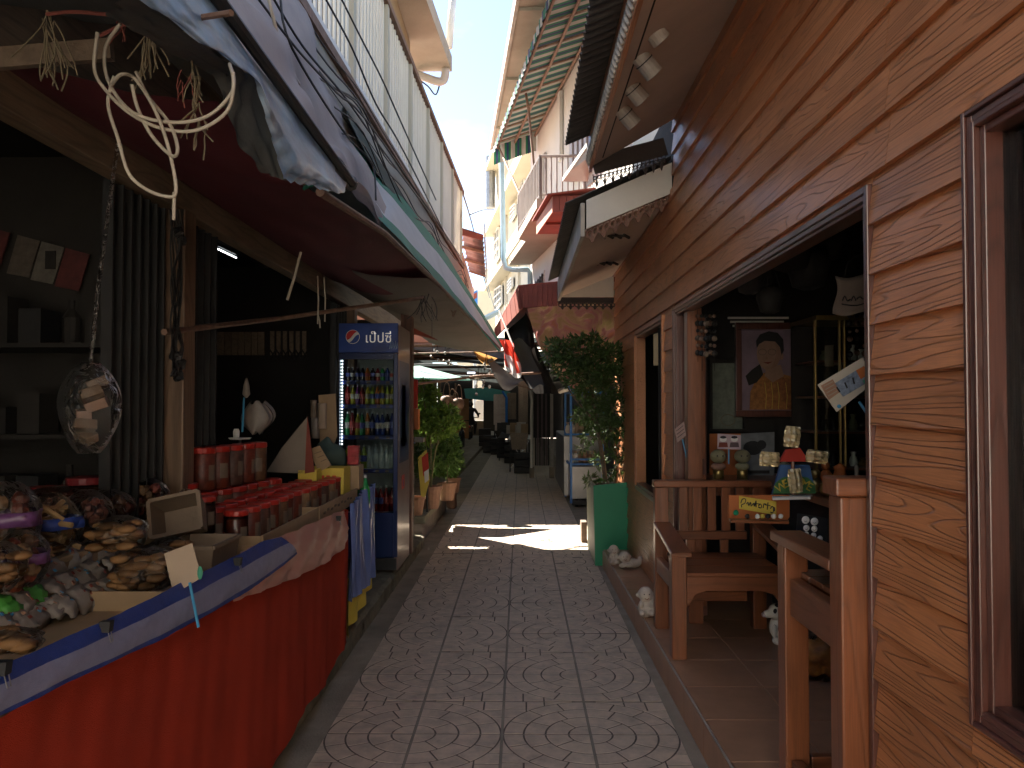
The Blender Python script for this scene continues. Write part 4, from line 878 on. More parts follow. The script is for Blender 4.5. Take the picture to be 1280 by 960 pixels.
# ================================================================ COVERED PART OF THE ALLEY
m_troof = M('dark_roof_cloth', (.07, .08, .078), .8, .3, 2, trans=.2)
MBX = 0
cov = thing('market_cover', 'dark patched cover over the far covered part of the alley', 'cover', (0, 12, 2.5))
for ya_, yb_, zz_ in ((11.9, 19.5, 2.50), (19.0, 22.2, 3.1), (21.7, 27.6, 2.52), (27.1, 30.4, 3.1), (29.9, 36.3, 2.5)):
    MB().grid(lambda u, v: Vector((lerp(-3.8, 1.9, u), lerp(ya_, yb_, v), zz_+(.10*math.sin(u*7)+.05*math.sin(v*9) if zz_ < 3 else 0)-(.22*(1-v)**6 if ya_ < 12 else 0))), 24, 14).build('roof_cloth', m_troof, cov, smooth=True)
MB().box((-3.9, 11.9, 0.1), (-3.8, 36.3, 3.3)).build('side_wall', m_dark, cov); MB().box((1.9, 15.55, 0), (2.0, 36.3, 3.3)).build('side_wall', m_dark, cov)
for y in (12, 15.5, 19, 23, 27): MB().tube([(-3.7, y, 2.38), (1.85, y, 2.42)], .03, 6).build('cross_pole', m_rust, cov)
tag(MB().bar(at(505, 405, Y=8.2), at(575, 424, Y=9.8), .03, .16).build('red_banner', m_redroof), 'faded red strip banner under the beige tarpaulin behind the fridge', 'banner')
tag(MB().tube([at(518, 440, Y=9.5), at(680, 492, Y=12.5)], .006, 5).build('line', m_rust), 'thin line strung across the mouth of the covered alley', 'line')
tag(MB().tube([at(505, 482, Y=8.8), at(600, 470, Y=9.8), at(676, 466, Y=10.2)], .016, 6).build('bamboo_pole', m_rust), 'brown pole slung across below the awning ends', 'pole')
tag(MB().tube([at(505, 442, Y=11), at(610, 440, Y=11), at(690, 436, Y=11)], .012, 6).build('iron_pole', m_rust), 'dark iron pole crossing at the mouth of the covered alley', 'pole')
# teal sunshade
us = thing('teal_parasol', 'pale teal parasol top seen under the cover behind the plants', 'parasol', at(518, 470, Y=10.7))
MB().solid([at(470, 462, Y=11.2), at(525, 459, Y=11.2), at(588, 476, Y=11), at(525, 474, Y=10.4), at(470, 472, Y=10.4)], (0, 0, .02)).build('canopy', M('pale_teal', (.32, .52, .48), .7, .08, trans=.5), us)
MB().tube([at(512, 464, Y=10.8), (at(512, 462, Y=10.8).x, 10.8, .1)], .02, 6).build('pole', m_white, us)
# green shade cloth, board, and a white board painted in for daylight
for k, (q, m_, nm, lb, cat, Y) in enumerate((
  (((580, 486), (607, 484), (638, 490), (637, 503), (600, 500), (582, 498)), m_tealtarp, 'green_sheet', 'teal green sheet hanging at the far end of the covered alley', 'sheet', 30),
  (((566, 500), (586, 498), (586, 548), (566, 548)), M('orange_board', (.34, .16, .055), .7, .15), 'brown_board', 'orange brown board standing left of the motorcycle rider', 'board', 31),
  (((594, 502), (604, 500), (604, 530), (594, 530)), m_white, 'daylight_board', 'small white board standing in for the daylight past the rider', 'board', 38))):
    tag(MB().solid([at(x, y_, Y=Y) for x, y_ in q], (0, .04, 0)).build(nm, m_), lb, cat)
ew = thing('end_wall', 'low pale wall across the far end of the alley', 'wall', (-1, 36.5, 0))
MB().box((-3.8, 36.4, 0), (-2.2, 36.6, 3.2)).build('panel', m_dark2, ew); MB().box((-2.199, 36.4, 0), (-1.7, 36.6, .75)).build('panel', m_beam, ew); MB().box((-1.699, 36.4, 0), (2, 36.6, 3.2)).build('panel', m_dark2, ew)
MB().box((-2.199, 36.38, .752), (-1.7, 36.62, .79)).build('coping', m_white, ew)
# tall cabinets, blue frame
for k, (x0, x1, y0, y1, Y, m_, lb) in enumerate(((617, 632, 493, 531, 24.5, m_trim, 'grey tall cabinet on legs left of the blue post'), (634, 645, 491, 524, 25.5, m_beam, 'beige tall cabinet standing right of the blue post'), (648, 660, 476, 530, 21, m_beam, 'tan wooden cupboard beside the dark doorway'))):
    c = thing('cabinet', lb, 'cabinet', at(x0, y1, Y=Y))
    p, q = at(x0, y1, Y=Y), at(x1, y0, Y=Y)
    bd = MB().box((p.x, Y, p.z), (q.x, Y+.5, q.z)).build('body', m_, c, bevel=.01)
    MB().box((p.x+.03, Y-.015, p.z+.04), ((p.x+q.x)/2-.005, Y-.001, q.z-.04)).build('door', m_, c); MB().box(((p.x+q.x)/2+.005, Y-.015, p.z+.04), (q.x-.03, Y-.001, q.z-.04)).build('door', m_, c)
    for sx in (p.x+.03, q.x-.03): MB().bar((sx, Y+.1, 0), (sx, Y+.1, p.z), .04).build('leg', m_dsteel, c)
tag(MB().tube([at(628, 489, Y=24), at(633, 497, Y=24), at(633, 535, Y=24)], .04, 6).build('blue_post', m_bluepaint), 'blue bent post between the grey and beige cabinets', 'post')
# panelled pillar
pi = thing('panelled_pillar', 'dark corrugated panel between two white posts on concrete feet', 'pillar', at(675, 595, Y=16.5))
yb = 16.5
for k in range(7):
    x = lerp(at(668, 0, Y=yb).x, at(686, 0, Y=yb).x, (k+.5)/7); MB().box((x-.018, yb, .25), (x+.018, yb+.03, 2.35)).build('panel_rib', m_purple if k % 2 else m_dark2, pi)
for x in (664.5, 689): xx = at(x, 0, Y=yb).x; MB().box((xx-.03, yb-.03, .2), (xx+.03, yb+.04, 2.4)).build('post', m_trim, pi); MB().box((xx-.05, yb-.06, 0), (xx+.05, yb+.07, .22)).build('footing', m_conc, pi)
tag(MB().tube([at(661, 478, Y=16), at(664, 500, Y=16), at(664, 585, Y=16)], .025, 6).build('white_pipe', m_white), 'white pipe standing against the pillar panel', 'pipe')
# right stalls under the cover: tables with goods
def tab(x0, x1, y0, y1, z, label, mat, nm='market_table'):
    t = thing(nm, label, 'table', ((x0+x1)/2, (y0+y1)/2, 0))
    MB().box((x0, y0, z-.03), (x1, y1, z)).build('tabletop', mat, t, bevel=.004)
    for x in (x0+.04, x1-.04):
        for y in (y0+.05, y1-.05): MB().bar((x, y, 0), (x, y, z-.03), .03).build('leg', m_dsteel, t)
    return t
t = tab(-.28, .24, 17.9, 20.5, .74, 'folding table with crossed legs in front of the tan cupboard', m_metal)
MB().bar((-.25, 17.95, .72), (.2, 17.95, .02), .02).build('cross_leg', m_metal, t); MB().bar((.2, 17.97, .72), (-.25, 17.97, .02), .02).build('cross_leg', m_metal, t)
tab(-.62, -.1, 21.5, 26, .62, 'low dark table further down on the right side of the alley', m_dark2)
MB().solid([at(637, 541, Y=17.85), at(660, 541, Y=17.85), at(658, 562, Y=17.85), at(640, 562, Y=17.85)], (0, .02, 0)).build('cloth_skirt', m_beam, t)
for k in range(9):
    px = 622+k*4.2; Y = 18.5+(8-k)*.6; p = at(px, 538, Y=Y); s_ = rng.uniform(.06, .12)
    g = MB().box((p.x-s_, Y-.08, .75), (p.x+s_, Y+.08, .75+rng.uniform(.1, .34))); tag(g.build('goods_box', rng.choice((m_card, m_dark2, m_dsteel, m_trim)), bevel=.005), '%s small box of goods on the tables right of the far alley' % ORD[k], 'box', 'goods on the far right tables')
tag(MB().sphere((at(614, 547, Y=30).x, 30, .26), (.2, .18, .26), 12, 8, .06).build('white_sack', m_white, smooth=True), 'small white sack standing on the ground of the far alley', 'sack')
for k, (px, Y, h) in enumerate(((606, 27, .7), (612, 25, .55), (640, 20.5, .45), (630, 22.5, .45), (622, 24, .5), (654, 17.5, .45))):
    p = at(px, 540, Y=Y); c = thing('crate_stack', '%s dark crate pile along the right foot of the far alley' % ORD[k], 'crates', (p.x, Y, 0), group='dark crates by the far tables')
    for q in range(3): MB().box((p.x-.2, Y, q*h/3+.005), (p.x+.2, Y+.35, (q+1)*h/3-.01)).build('crate', m_dsteel, c, bevel=.008)
# clothes and hanging goods in silhouette
hg = [(608, 470, 9.8, 'white clip cluster'), (600, 480, 9.9, 'metal hook cluster'), (545, 440, 10.5, 'tin ornament cluster'), (558, 445, 10.4, 'shell ornament cluster')]
for k, (px, py, Y, nm) in enumerate(hg):
    t = thing('wind_chime', ('white peg chime hanging from the brown pole', 'second peg chime just left of it on the brown pole', 'small chime glinting under the cover above the plants', 'small shell chime beside the glinting chime')[k], 'wind chime', at(px, py-12, Y=Y))
    for q in range(7):
        a = at(px+rng.uniform(-6, 6), py+rng.uniform(-16, 14), Y=Y+rng.uniform(-.1, .1)); MB().sphere(a, (.018, .012, .022), 6, 5, .2).build('bead', m_white if q % 2 else m_metal, t)
        MB().tube([at(px, py-30, Y=Y), a], .002, 3).build('thread', m_cable, t)
hb = thing('hanging_basket', 'bunch of brown woven bags hanging from the pole above the plants', 'bags', at(597-4, 510, Y=11))
for k, (px, py) in enumerate(((585, 500), (592, 508), (600, 503), (596, 512))):
    px -= 27; p = at(px, py, Y=11); MB().lathe([(.03, .06), (.075, .04), (.085, -.03), (.06, -.09), (.02, -.10)], p, 10).build('bag', m_rust, hb, smooth=True)
    MB().tube(smooth_pts([p+Vector((-.05, 0, .05)), p+Vector((-.02, 0, .22)), p+Vector((.03, 0, .22)), p+Vector((.05, 0, .05))], 4), .006, 4).build('handle', m_rust, hb)
    if k == 0: MB().tube([at(568, 476, Y=11), p+Vector((0, 0, .2))], .004, 4).build('cord', m_cable, hb)
sk = MB(); c_ = at(625, 468, Y=25)
tag(MB().cbox(at(626-37, 466, Y=17), (.16, .1, .03)).build('ceiling_lamp', emit('cold_lamp', (.8, .85, 1), .5)), 'dim bluish lamp glowing under the dark market cover', 'lamp')

MB().box((-4.0, 10.45, 0), (-3.9, 11.9, 2.9)).build('side_wall', m_dark, cov)  # unseen wall added to shut out light from the open left
# ================================================================ SHARED BUILDERS
def text_mesh(s, size, mat, name, parent, loc, rot, extrude=.001, shear=0, bold=0, align='CENTER'):
    c = bpy.data.curves.new(name, 'FONT'); c.body = s; c.size = size; c.extrude = extrude; c.align_x = align; c.align_y = 'CENTER'; c.shear = shear; c.offset = bold
    c.resolution_u = 3
    o = bpy.data.objects.new(name, c); S.collection.objects.link(o)
    dg = bpy.context.evaluated_depsgraph_get(); me = bpy.data.meshes.new_from_object(o.evaluated_get(dg)); bpy.data.objects.remove(o)
    me.materials.clear(); me.materials.append(mat); n = bpy.data.objects.new(name, me); S.collection.objects.link(n); n.parent = parent
    n.location = Vector(loc)-wl(parent); n.rotation_euler = rot; n['kind'] = 'print' if False else n.get('kind', ''); del n['kind']; return n
def leaf_cloud(blobs, n, ln, wd, name, mat, parent, up=.2, droop=.3, thin=.55):
    b = MB(); tot = sum(r**2 for _, r in blobs)
    for c, r in blobs:
        for _ in range(int(n*r*r/tot)):
            d = Vector((rng.gauss(0, 1), rng.gauss(0, 1), rng.gauss(0, 1))).normalized(); rad = r*(thin+(1-thin)*rng.random()**.5)*rng.uniform(.85, 1.12)
            p = Vector(c)+Vector((d.x*rad, d.y*rad, d.z*rad*.9)); a = (d+Vector((rng.uniform(-.8, .8), rng.uniform(-.8, .8), rng.uniform(-.8, .6)+up-droop))).normalized()
            s = a.cross(Vector((rng.uniform(-1, 1), rng.uniform(-1, 1), rng.uniform(.2, 1)))).normalized(); l_ = ln*rng.uniform(.6, 1.25); w_ = wd*rng.uniform(.7, 1.2); nn = a.cross(s)
            b.add([p, p+a*l_*.45+s*w_/2+nn*w_*.12, p+a*l_-nn*l_*.1, p+a*l_*.45-s*w_/2+nn*w_*.12, p+a*l_*.5], [(0, 1, 4), (1, 2, 4), (2, 3, 4), (3, 0, 4)])
    o = b.build(name, mat, parent); o['kind'] = 'stuff'; return o
def blob(name, balls, mat, parent=None, vox=.008, **k):
    b = MB()
    for c, r in balls: b.sphere(c, r, 12, 8)
    o = b.build(name, mat, parent, smooth=True, **k); m = o.modifiers.new('r', 'REMESH'); m.mode = 'VOXEL'; m.voxel_size = vox; m.use_smooth_shade = True
    s = o.modifiers.new('s', 'SMOOTH'); s.iterations = 4; s.factor = .5; return o
# ================================================================ CHAIRS
c1 = thing('armchair', 'wide teak armchair with slatted back facing the camera in the open front', 'chair', (1.12, 4.55, PZ))
def bx(name, a, b, mat, p, bev=.005, **k): return MB().box(a, b).build(name, mat, p, bevel=bev, **k)
for x0 in (.796, 1.38):
    bx('front_post', (x0, 4.25, PZ), (x0+.078, 4.33, .70), m_teak, c1); bx('back_post', (x0+.01, 4.83, PZ), (x0+.09, 4.90, 1.005), m_teak, c1)
    MB().add([(x0-.008, 4.22, .70), (x0+.10, 4.22, .70), (x0+.10, 4.828, .775), (x0-.0, 4.828, .775), (x0-.008, 4.22, .725), (x0+.10, 4.22, .725), (x0+.10, 4.828, .80), (x0-.0, 4.828, .80)], [(0, 3, 2, 1), (4, 5, 6, 7), (0, 1, 5, 4), (1, 2, 6, 5), (2, 3, 7, 6), (3, 0, 4, 7)]).build('armrest', m_teakY, c1, bevel=.004)
    bx('seat_side_rail', (x0+.015, 4.33, .50), (x0+.055, 4.83, .59), m_teakY, c1)
bx('top_rail', (.80, 4.82, 1.005), (1.50, 4.91, 1.045), m_teakX, c1); bx('lower_back_rail', (.915, 4.845, .69), (1.36, 4.88, .74), m_teakX, c1)
for k in range(5): x = .955+k*.085; bx('back_slat', (x, 4.85, .741), (x+.052, 4.872, 1.004), m_teak, c1, .003)
for k in range(2): x = 1.0+k*.2; bx('lower_slat', (x, 4.85, .60), (x+.05, 4.872, .689), m_teak, c1, .003)
for k in range(3): bx('seat_plank', (.876, 4.245+k*.2, .595), (1.41, 4.44+k*.2, .615), m_teakX, c1, .004)
b = MB(); pts = [(.875, .594), (1.378, .594), (1.378, .44), (1.33, .50), (1.27, .52), (.98, .52), (.92, .50), (.875, .43)]
b.prism(pts, 'Y', 4.25, 4.28).build('seat_apron', m_teakX, c1, bevel=.003)
bx('back_stretcher', (.92, 4.85, .32), (1.36, 4.88, .38), m_teakX, c1)
c2 = thing('tall_armchair', 'tall teak armchair seen from behind, nearest seat by the open front', 'chair', (1.2, 2.6, PZ))
for x0 in (.915, 1.50):
    bx('back_post', (x0, 2.31, PZ), (x0+.112, 2.40, 1.235), m_teak, c2, .006)
    bx('front_post', (x0+.015, 2.85, PZ), (x0+.100, 2.93, 1.005), m_teak, c2, .006)
    MB().box((x0-.002, 2.401, 1.005), (x0+.115, 2.96, 1.04)).build('armrest', m_teakY, c2, bevel=.006)
    bx('seat_side_rail', (x0+.03, 2.401, .76), (x0+.07, 2.839, .89), m_teakY, c2); bx('side_stretcher', (x0+.03, 2.401, .21), (x0+.07, 2.839, .26), m_teakY, c2)
bx('top_rail', (.90, 2.30, 1.237), (1.63, 2.41, 1.29), m_teakX, c2, .006)
for k in range(5): x = 1.07+k*.085; bx('back_slat', (x, 2.34, .95), (x+.05, 2.365, 1.236), m_teak, c2, .003)
bx('lower_back_rail', (1.028, 2.33, .89), (1.50, 2.37, .949), m_teakX, c2)
for k in range(4): bx('seat_plank', (.99, 2.405+k*.125, .891), (1.56, 2.525+k*.125, .91), m_teakX, c2, .003)
bx('front_stretcher', (1.024, 2.86, .21), (1.51, 2.90, .26), m_teakX, c2); bx('foot_rest', (1.024, 2.42, .235), (1.51, 2.50, .262), m_teakX, c2)
bx('front_seat_rail', (1.024, 2.86, .76), (1.51, 2.90, .889), m_teakX, c2)
# ================================================================ THINGS ON DISPLAY IN THE OPEN FRONT
m_mat_purple = M('portrait_ground', (.22, .155, .20), .5, .25, 5); m_skin = M('portrait_skin', (.32, .19, .13), .55, .12, 20); m_shirt = M('portrait_shirt', (.34, .14, .035), .6, .4, 40)
po = thing('framed_portrait', 'framed painted portrait of a man in glasses and an orange shirt', 'portrait', at(965, 520, Y=5.86))
Yp = 5.86; m_pshade = M('portrait_cheek', (.30, .165, .11), .6, .12, 20); m_shirt2 = M('portrait_sleeve', (.27, .10, .03), .6, .4, 40)
def fr(parent, x0, x1, y0, y1, Y, w_, mat, dep=.03, name='frame_bar'):
    for a, c in (((x0, y0), (x1, y0+w_)), ((x0, y1-w_), (x1, y1)), ((x0, y0+w_), (x0+w_, y1-w_)), ((x1-w_, y0+w_), (x1, y1-w_))):
        p, q = at(*a, Y=Y), at(*c, Y=Y); MB().box((p.x, Y-dep, p.z), (q.x, Y, q.z)).build(name, mat, parent, bevel=.004)
fr(po, 918, 1012, 404, 521, Yp, 8, m_frame, .04)
def flat(pts, Y, mat, parent, name, th=.002):
    return MB().solid([at(x, y, Y=Y) for x, y in pts], (0, th, 0)).build(name, mat, parent)
cv = flat(((926, 412), (1004, 412), (1004, 513), (926, 513)), Yp-.006, m_mat_purple, po, 'canvas', .004)
def ell(cx, cy, rx, ry, n=20, a0=0, a1=360): return [(cx+rx*math.cos(R(lerp(a0, a1, k/n))), cy+ry*math.sin(R(lerp(a0, a1, k/n)))) for k in range(n if a1-a0 == 360 else n+1)]
flat([(937, 512), (938, 490), (945, 474), (955, 466), (972, 466), (988, 470), (999, 485), (1003, 500), (1003, 512)], Yp-.008, m_shirt, cv, 'painted_shirt')
flat([(958, 458), (976, 456), (980, 470), (966, 478), (956, 470)], Yp-.010, m_skin, cv, 'painted_neck')
flat(ell(961, 441, 15, 22), Yp-.012, m_skin, cv, 'painted_face')
flat([(946, 435), (945, 426), (950, 418), (961, 414), (972, 416), (979, 424), (980, 438), (977, 444), (975, 434), (969, 427), (956, 426), (949, 430)], Yp-.014, m_black, cv, 'painted_hair')
for cx in (953, 965): MB().tube([at(cx+5*math.cos(t*math.pi/6), 440+3.8*math.sin(t*math.pi/6), Y=Yp-.016) for t in range(13)], .0011, 4).build('painted_glasses', m_dsteel, cv)
flat([(954, 453), (966, 452), (960, 455)], Yp-.0155, m_redroof, cv, 'painted_mouth', .001); flat([(958, 443), (960, 449), (957, 449)], Yp-.015, m_clay, cv, 'painted_nose', .001); flat(ell(977, 445, 2.4, 5, 10), Yp-.0125, m_skin, cv, 'painted_ear', .001)
flat([(967, 424), (976, 432), (976, 448), (970, 458), (963, 462), (969, 448), (971, 436)], Yp-.0135, m_pshade, cv, 'painted_cheek', .001); flat([(969, 470), (990, 474), (1002, 500), (1002, 512), (985, 512), (975, 490)], Yp-.0092, m_shirt2, cv, 'painted_sleeve', .001)
flat([(932, 470), (940, 462), (950, 455), (954, 468), (946, 478), (936, 482)], Yp-.0095, m_dark2, cv, 'painted_shadow', .001)
for x in (958, 966, 974, 984): MB().tube([at(x-2, 478, Y=Yp-.0095), at(x, 495, Y=Yp-.0095), at(x-1, 511, Y=Yp-.0095)], .0022, 4).build('painted_stripe', m_yel, cv)
pm_ = thing('framed_map', 'greenish framed map sheet left of the painted portrait', 'picture', at(905, 540, Y=5.9)); fr(pm_, 886, 932, 450, 540, 5.9, 4, m_dark2, .03); sh = flat(((890, 454), (928, 454), (928, 536), (890, 536)), 5.895, M('map_sheet', (.13, .15, .12), .7, .3, 20), pm_, 'sheet')
MB().tube([at(910+9*math.cos(t*.6), 525+7*math.sin(t*.6), Y=5.885) for t in range(11)], .003, 4).build('printed_ring', m_straw, sh)
p2_ = thing('poster', 'grey poster with dark animal shape under the portrait', 'poster', at(948, 600, Y=5.6)); s2 = flat(((926, 542), (968, 540), (968, 620), (926, 620)), 5.6, M('grey_poster', (.17, .18, .19), .6, .3, 12), p2_, 'sheet')
flat(ell(941, 560, 12, 9, 14), 5.596, m_black, s2, 'printed_shape'); flat(ell(952, 556, 6, 6, 10), 5.594, m_black, s2, 'printed_shape'); flat(((930, 588), (962, 588), (962, 592), (930, 592)), 5.596, m_dark2, s2, 'printed_band')
tag(flat(((887, 542), (926, 542), (926, 600), (887, 600)), 5.62, m_orange, None, 'orange_board'), 'orange board behind the two round headed figurines', 'board')
tag(MB().box((1.29, 5.30, .9), (1.9, 5.75, 1.01)).build('display_shelf', m_teakX, bevel=.005), 'dark shelf carrying figurines under the portrait', 'shelf')
cnt = thing('counter', 'long dark wooden counter along the inner side of the open front', 'counter', (1.9, 4, PZ))
bx('top', (1.55, 2.6, .98), (2.3, 5.2, 1.02), m_teakY, cnt); bx('front_panel', (1.60, 2.65, PZ), (2.25, 5.15, .978), m_dark2, cnt)
# two round headed figurines
m_figs = M('greenish_clay', (.24, .22, .13), .6, .25, 25); m_figr = M('reddish_clay', (.28, .15, .11), .6, .25, 25); m_lab4 = M('dull_cream_paint', (.26, .22, .16), .6, .2); m_brass = M('brass', (.35, .25, .09), .3, .2, metal=.8)
for k, (px, mt_) in enumerate(((898, m_figr), (928, m_figs))):
    c = at(px, 583, Y=5.2); t = thing('figurine', ('round headed figurine with reddish collar at the left under the pink card' , 'round headed figurine with green collar under the portrait')[k], 'figurine', c+Vector((0, 0, -.10)))
    MB().sphere(c+Vector((0, 0, .065)), (.053, .05, .045), 14, 10).build('head', m_figs, t, smooth=True)
    for sx in (-1, 1): MB().sphere(c+Vector((sx*.018, -.047, .07)), .005, 6, 5).build('eye', m_black, t)
    MB().sphere(c+Vector((0, 0, .0)), (.048, .045, .026), 14, 8).build('collar', mt_, t, smooth=True)
    MB().lathe([(.035, -.085), (.036, -.03), (.03, -.02)], c, 12).build('body', m_brass, t, smooth=True)
def stick_sign(px0, py0, px1, py1, Y, tilt_pts, label, mat, stick=None, cat='sign', name='price_card'):
    t = thing(name, label, cat, at((px0+px1)/2, py1, Y=Y)); c = flat(tilt_pts, Y, mat, t, 'card', .004)
    if stick: MB().tube([at(*s, Y=Y+.008) for s in stick], .005, 6).build('stick', m_bluepaint2, t)
    return t, c
m_bluepaint2 = M('blue_plastic_straw', (.06, .26, .45), .4, .1); m_pinkp = M('pale_pink_card', (.50, .38, .40), .6, .06)
t, c = stick_sign(897, 543, 926, 561, 5.1, ((897, 542), (926, 544), (926, 562), (897, 561)), 'pink card with two little printed figures on a blue stick', m_pinkp, ((911, 560), (911, 580)))
for cx, m_ in ((904, m_redroof), (918, m_purple)):
    flat(ell(cx, 549, 4.5, 3.5, 10), 5.097, m_white, c, 'printed_head', .001); flat(ell(cx, 546.6, 4.2, 1.8, 8), 5.095, m_black, c, 'printed_hair', .001); flat([(cx-5, 553), (cx+5, 553), (cx+6, 559), (cx-6, 559)], 5.097, m_, c, 'printed_body', .001)
t, c = stick_sign(843, 528, 858, 553, 5.0, ((843, 537), (855, 527), (858, 544), (847, 553)), 'small dull pink sign on a blue stick leaning by the door post', M('dull_pink', (.33, .22, .20), .7), ((853, 549), (861, 584)))
for q in range(3): MB().tube([at(845+q, 539+q*4, Y=4.995), at(854+q, 532+q*4, Y=4.995)], .002, 4).build('printed_line', m_dark2, c)
# big tilted card
t, c = stick_sign(1022, 448, 1095, 515, 2.9, ((1022, 481), (1078, 447), (1095, 476), (1046, 515)), 'tilted cream card with printed picture on a blue stick by the window trim', M('cream_card', (.50, .44, .34), .6, .06), ((1074, 502), (1096, 536)))
flat(((1026, 482), (1041, 474), (1050, 490), (1036, 500)), 2.897, m_clay, c, 'printed_panel', .001)
flat(((1042, 480), (1080, 457), (1090, 475), (1054, 496)), 2.897, M('print_blue', (.20, .24, .30), .5, .5, 60), c, 'printed_picture', .001)
flat(((1070, 463), (1080, 457.5), (1086, 468), (1076, 474)), 2.895, m_orange, c, 'printed_patch', .001); flat(((1078, 476), (1088, 470), (1090, 475), (1081, 480)), 2.895, m_green, c, 'printed_patch', .001)
for k in range(4): MB().tube([at(1030+k*1.8, 483+k*4.0, Y=2.894), at(1041+k*1.8, 477+k*4.0, Y=2.894)], .0022, 4).build('printed_line', m_paper, c)
for k in range(3): MB().tube([at(1046+k*10, 484-k*6, Y=2.892), at(1050+k*9, 490-k*5, Y=2.892)], .003, 4).build('printed_mark', m_dark2, c)
MB().sphere(at(1049, 508, Y=2.895), (.008, .002, .007), 8, 5).build('printed_logo', m_bluepaint2, c)
# foil pinwheel display
pw = thing('foil_packet_stand', 'stand of four gold foil packets set like a windmill over the welcome sign', 'display', at(992, 618, Y=3.9))
MB().tube([at(991, 618, Y=3.93), at(991, 572, Y=3.93)], .008, 6).build('post', m_teak, pw)
flat(((975, 577), (983, 562), (1000, 560), (1012, 577)), 3.92, m_redb, pw, 'hub_cloth', .02)
for (cx, cy, hw, hh, an) in ((990, 546, 10, 13, 6), (962, 574, 13, 9, 4), (1021, 571, 14, 8, 8), (994, 601, 9, 15, -6)):
    ca, sa_ = math.cos(R(an)), math.sin(R(an)); b = MB()
    def ff(u, v, cx=cx, cy=cy, hw=hw, hh=hh, ca=ca, sa_=sa_):
        x, y_ = (u-.5)*2*hw, (v-.5)*2*hh; pinch = 1-.12*abs(y_/hh)**2
        x *= pinch; p = at(cx+x*ca-y_*sa_, cy+x*sa_+y_*ca, Y=3.88); p.y -= .02*(math.sin(math.pi*u)*math.sin(math.pi*v))+.004*math.sin(u*17+cx)+.004*math.sin(v*19); return p
    b.grid(ff, 10, 10); b.build('foil_packet', m_foil, pw, th=.002)
ws = thing('welcome_sign', 'small blue and green board sign reading welcome in yellow letters', 'sign', at(994, 618, Y=4.0))
bd = flat(((976, 581), (1012, 581), (1020, 617), (966, 617)), 4.0, M('sign_blue', (.05, .12, .28), .5, .1), ws, 'board', .02)
flat([(969, 604), (978, 597), (994, 594), (1010, 597), (1018, 604), (1020, 617), (966, 617)], 3.997, M('sign_green', (.05, .16, .05), .5, .1), bd, 'painted_hill', .002)
for k, ch in enumerate('WELCOME'):
    a = R(-50+k*100/6); p = at(994+23*math.sin(a), 621-19*math.cos(a), Y=3.99); text_mesh(ch, .058, m_yel, 'letter', bd, p, (R(90), a*.6, 0), .001)
MB().solid([at(964, 618, Y=4.03), at(1016, 618, Y=4.03), at(1013, 621, Y=3.8), at(966, 622, Y=3.8)], (0, 0, -.012)).build('base_plate', m_white, ws)
# orange shelf with yellow hand lettered sign
os_ = thing('orange_shelf', 'orange wooden rack with yellow hand lettered sign and tiny souvenirs', 'rack', at(945, 650, Y=3.9))
bk = flat(((911, 619), (987, 619), (987, 646), (983, 652), (911, 650)), 3.9, m_orange, os_, 'back_board', .02)
MB().solid([at(911, 648, Y=3.9), at(986, 650, Y=3.9), at(986, 652, Y=3.72), at(914, 650, Y=3.72)], (0, 0, -.012)).build('ledge', m_teakX, os_)
ys_ = MB().solid([at(924, 620, Y=3.88), at(970.5, 627, Y=3.88), at(970.5, 644, Y=3.88), at(924, 636, Y=3.88)], (0, .004, 0)).build('yellow_sign', m_yel, os_)
text_mesh('Pantarto', .062, m_black, 'lettering', ys_, at(947, 632.5, Y=3.875), (R(90), R(8.5), 0), .001, .35, .002) if False else None
for q in ([(926, 629), (928, 624), (932, 624), (931, 629), (927, 631), (927, 634)], [(933, 630), (935, 628), (936, 632), (938, 628), (939, 633)], [(940, 632), (942, 629), (943, 633), (945, 626), (945, 634)], [(943, 629), (949, 630)], [(948, 633), (950, 630), (952, 632), (951, 635), (948, 634)], [(954, 635), (955, 630), (958, 631)], [(960, 628), (959, 637)], [(956, 631), (963, 632)], [(963, 636), (965, 633), (967, 635), (966, 641), (963, 640)], [(968, 634), (968, 639)]):
    MB().tube(smooth_pts([at(x, y_, Y=3.876) for x, y_ in q], 4), .0028, 4).build('lettering_stroke', m_black, ys_)
MB().sphere(at(920, 641, Y=3.8), .014, 8, 6).build('green_bauble', M('green_glassy', (.02, .25, .12), .1, .1), os_)
for k, (px, m_) in enumerate(((934, m_dark2), (947, m_white), (953, m_yel), (960, m_dark2), (967, m_white), (976, m_white))): MB().sphere(at(px, 645.5, Y=3.78), (.012, .010, .012), 8, 6, .12).build('tiny_souvenir', m_, os_)
# black display box with round white faces
fx = thing('face_charm_card', 'black card holding pale round smiling face charms beside the arm of the tall chair', 'card', at(1015, 675, Y=3.3))
cd_ = flat(((997, 642), (1034, 648), (1033, 680), (996, 672)), 3.3, m_black, fx, 'card', .01)
for cx, cy, r_ in ((1007, 650, 5), (1018, 652, 5), (1008, 660, 4), (1018, 661, 4), (1008, 667, 3), (1017, 669, 3.5), (1025, 673, 3.5)):
    h = MB().sphere(at(cx, cy, Y=3.295), (r_*.0032, .006, r_*.0032), 10, 8).build('face_charm', m_white, cd_)
    for sx in (-1.6, 1.6): MB().sphere(at(cx+sx, cy-1, Y=3.288), .0022, 5, 4).build('eye', m_black, h) if False else None
    MB().tube([at(cx-1.8, cy+1, Y=3.2885), at(cx, cy+2.2, Y=3.2885), at(cx+1.8, cy+1, Y=3.2885)], .001, 3).build('printed_smile', m_black, cd_)
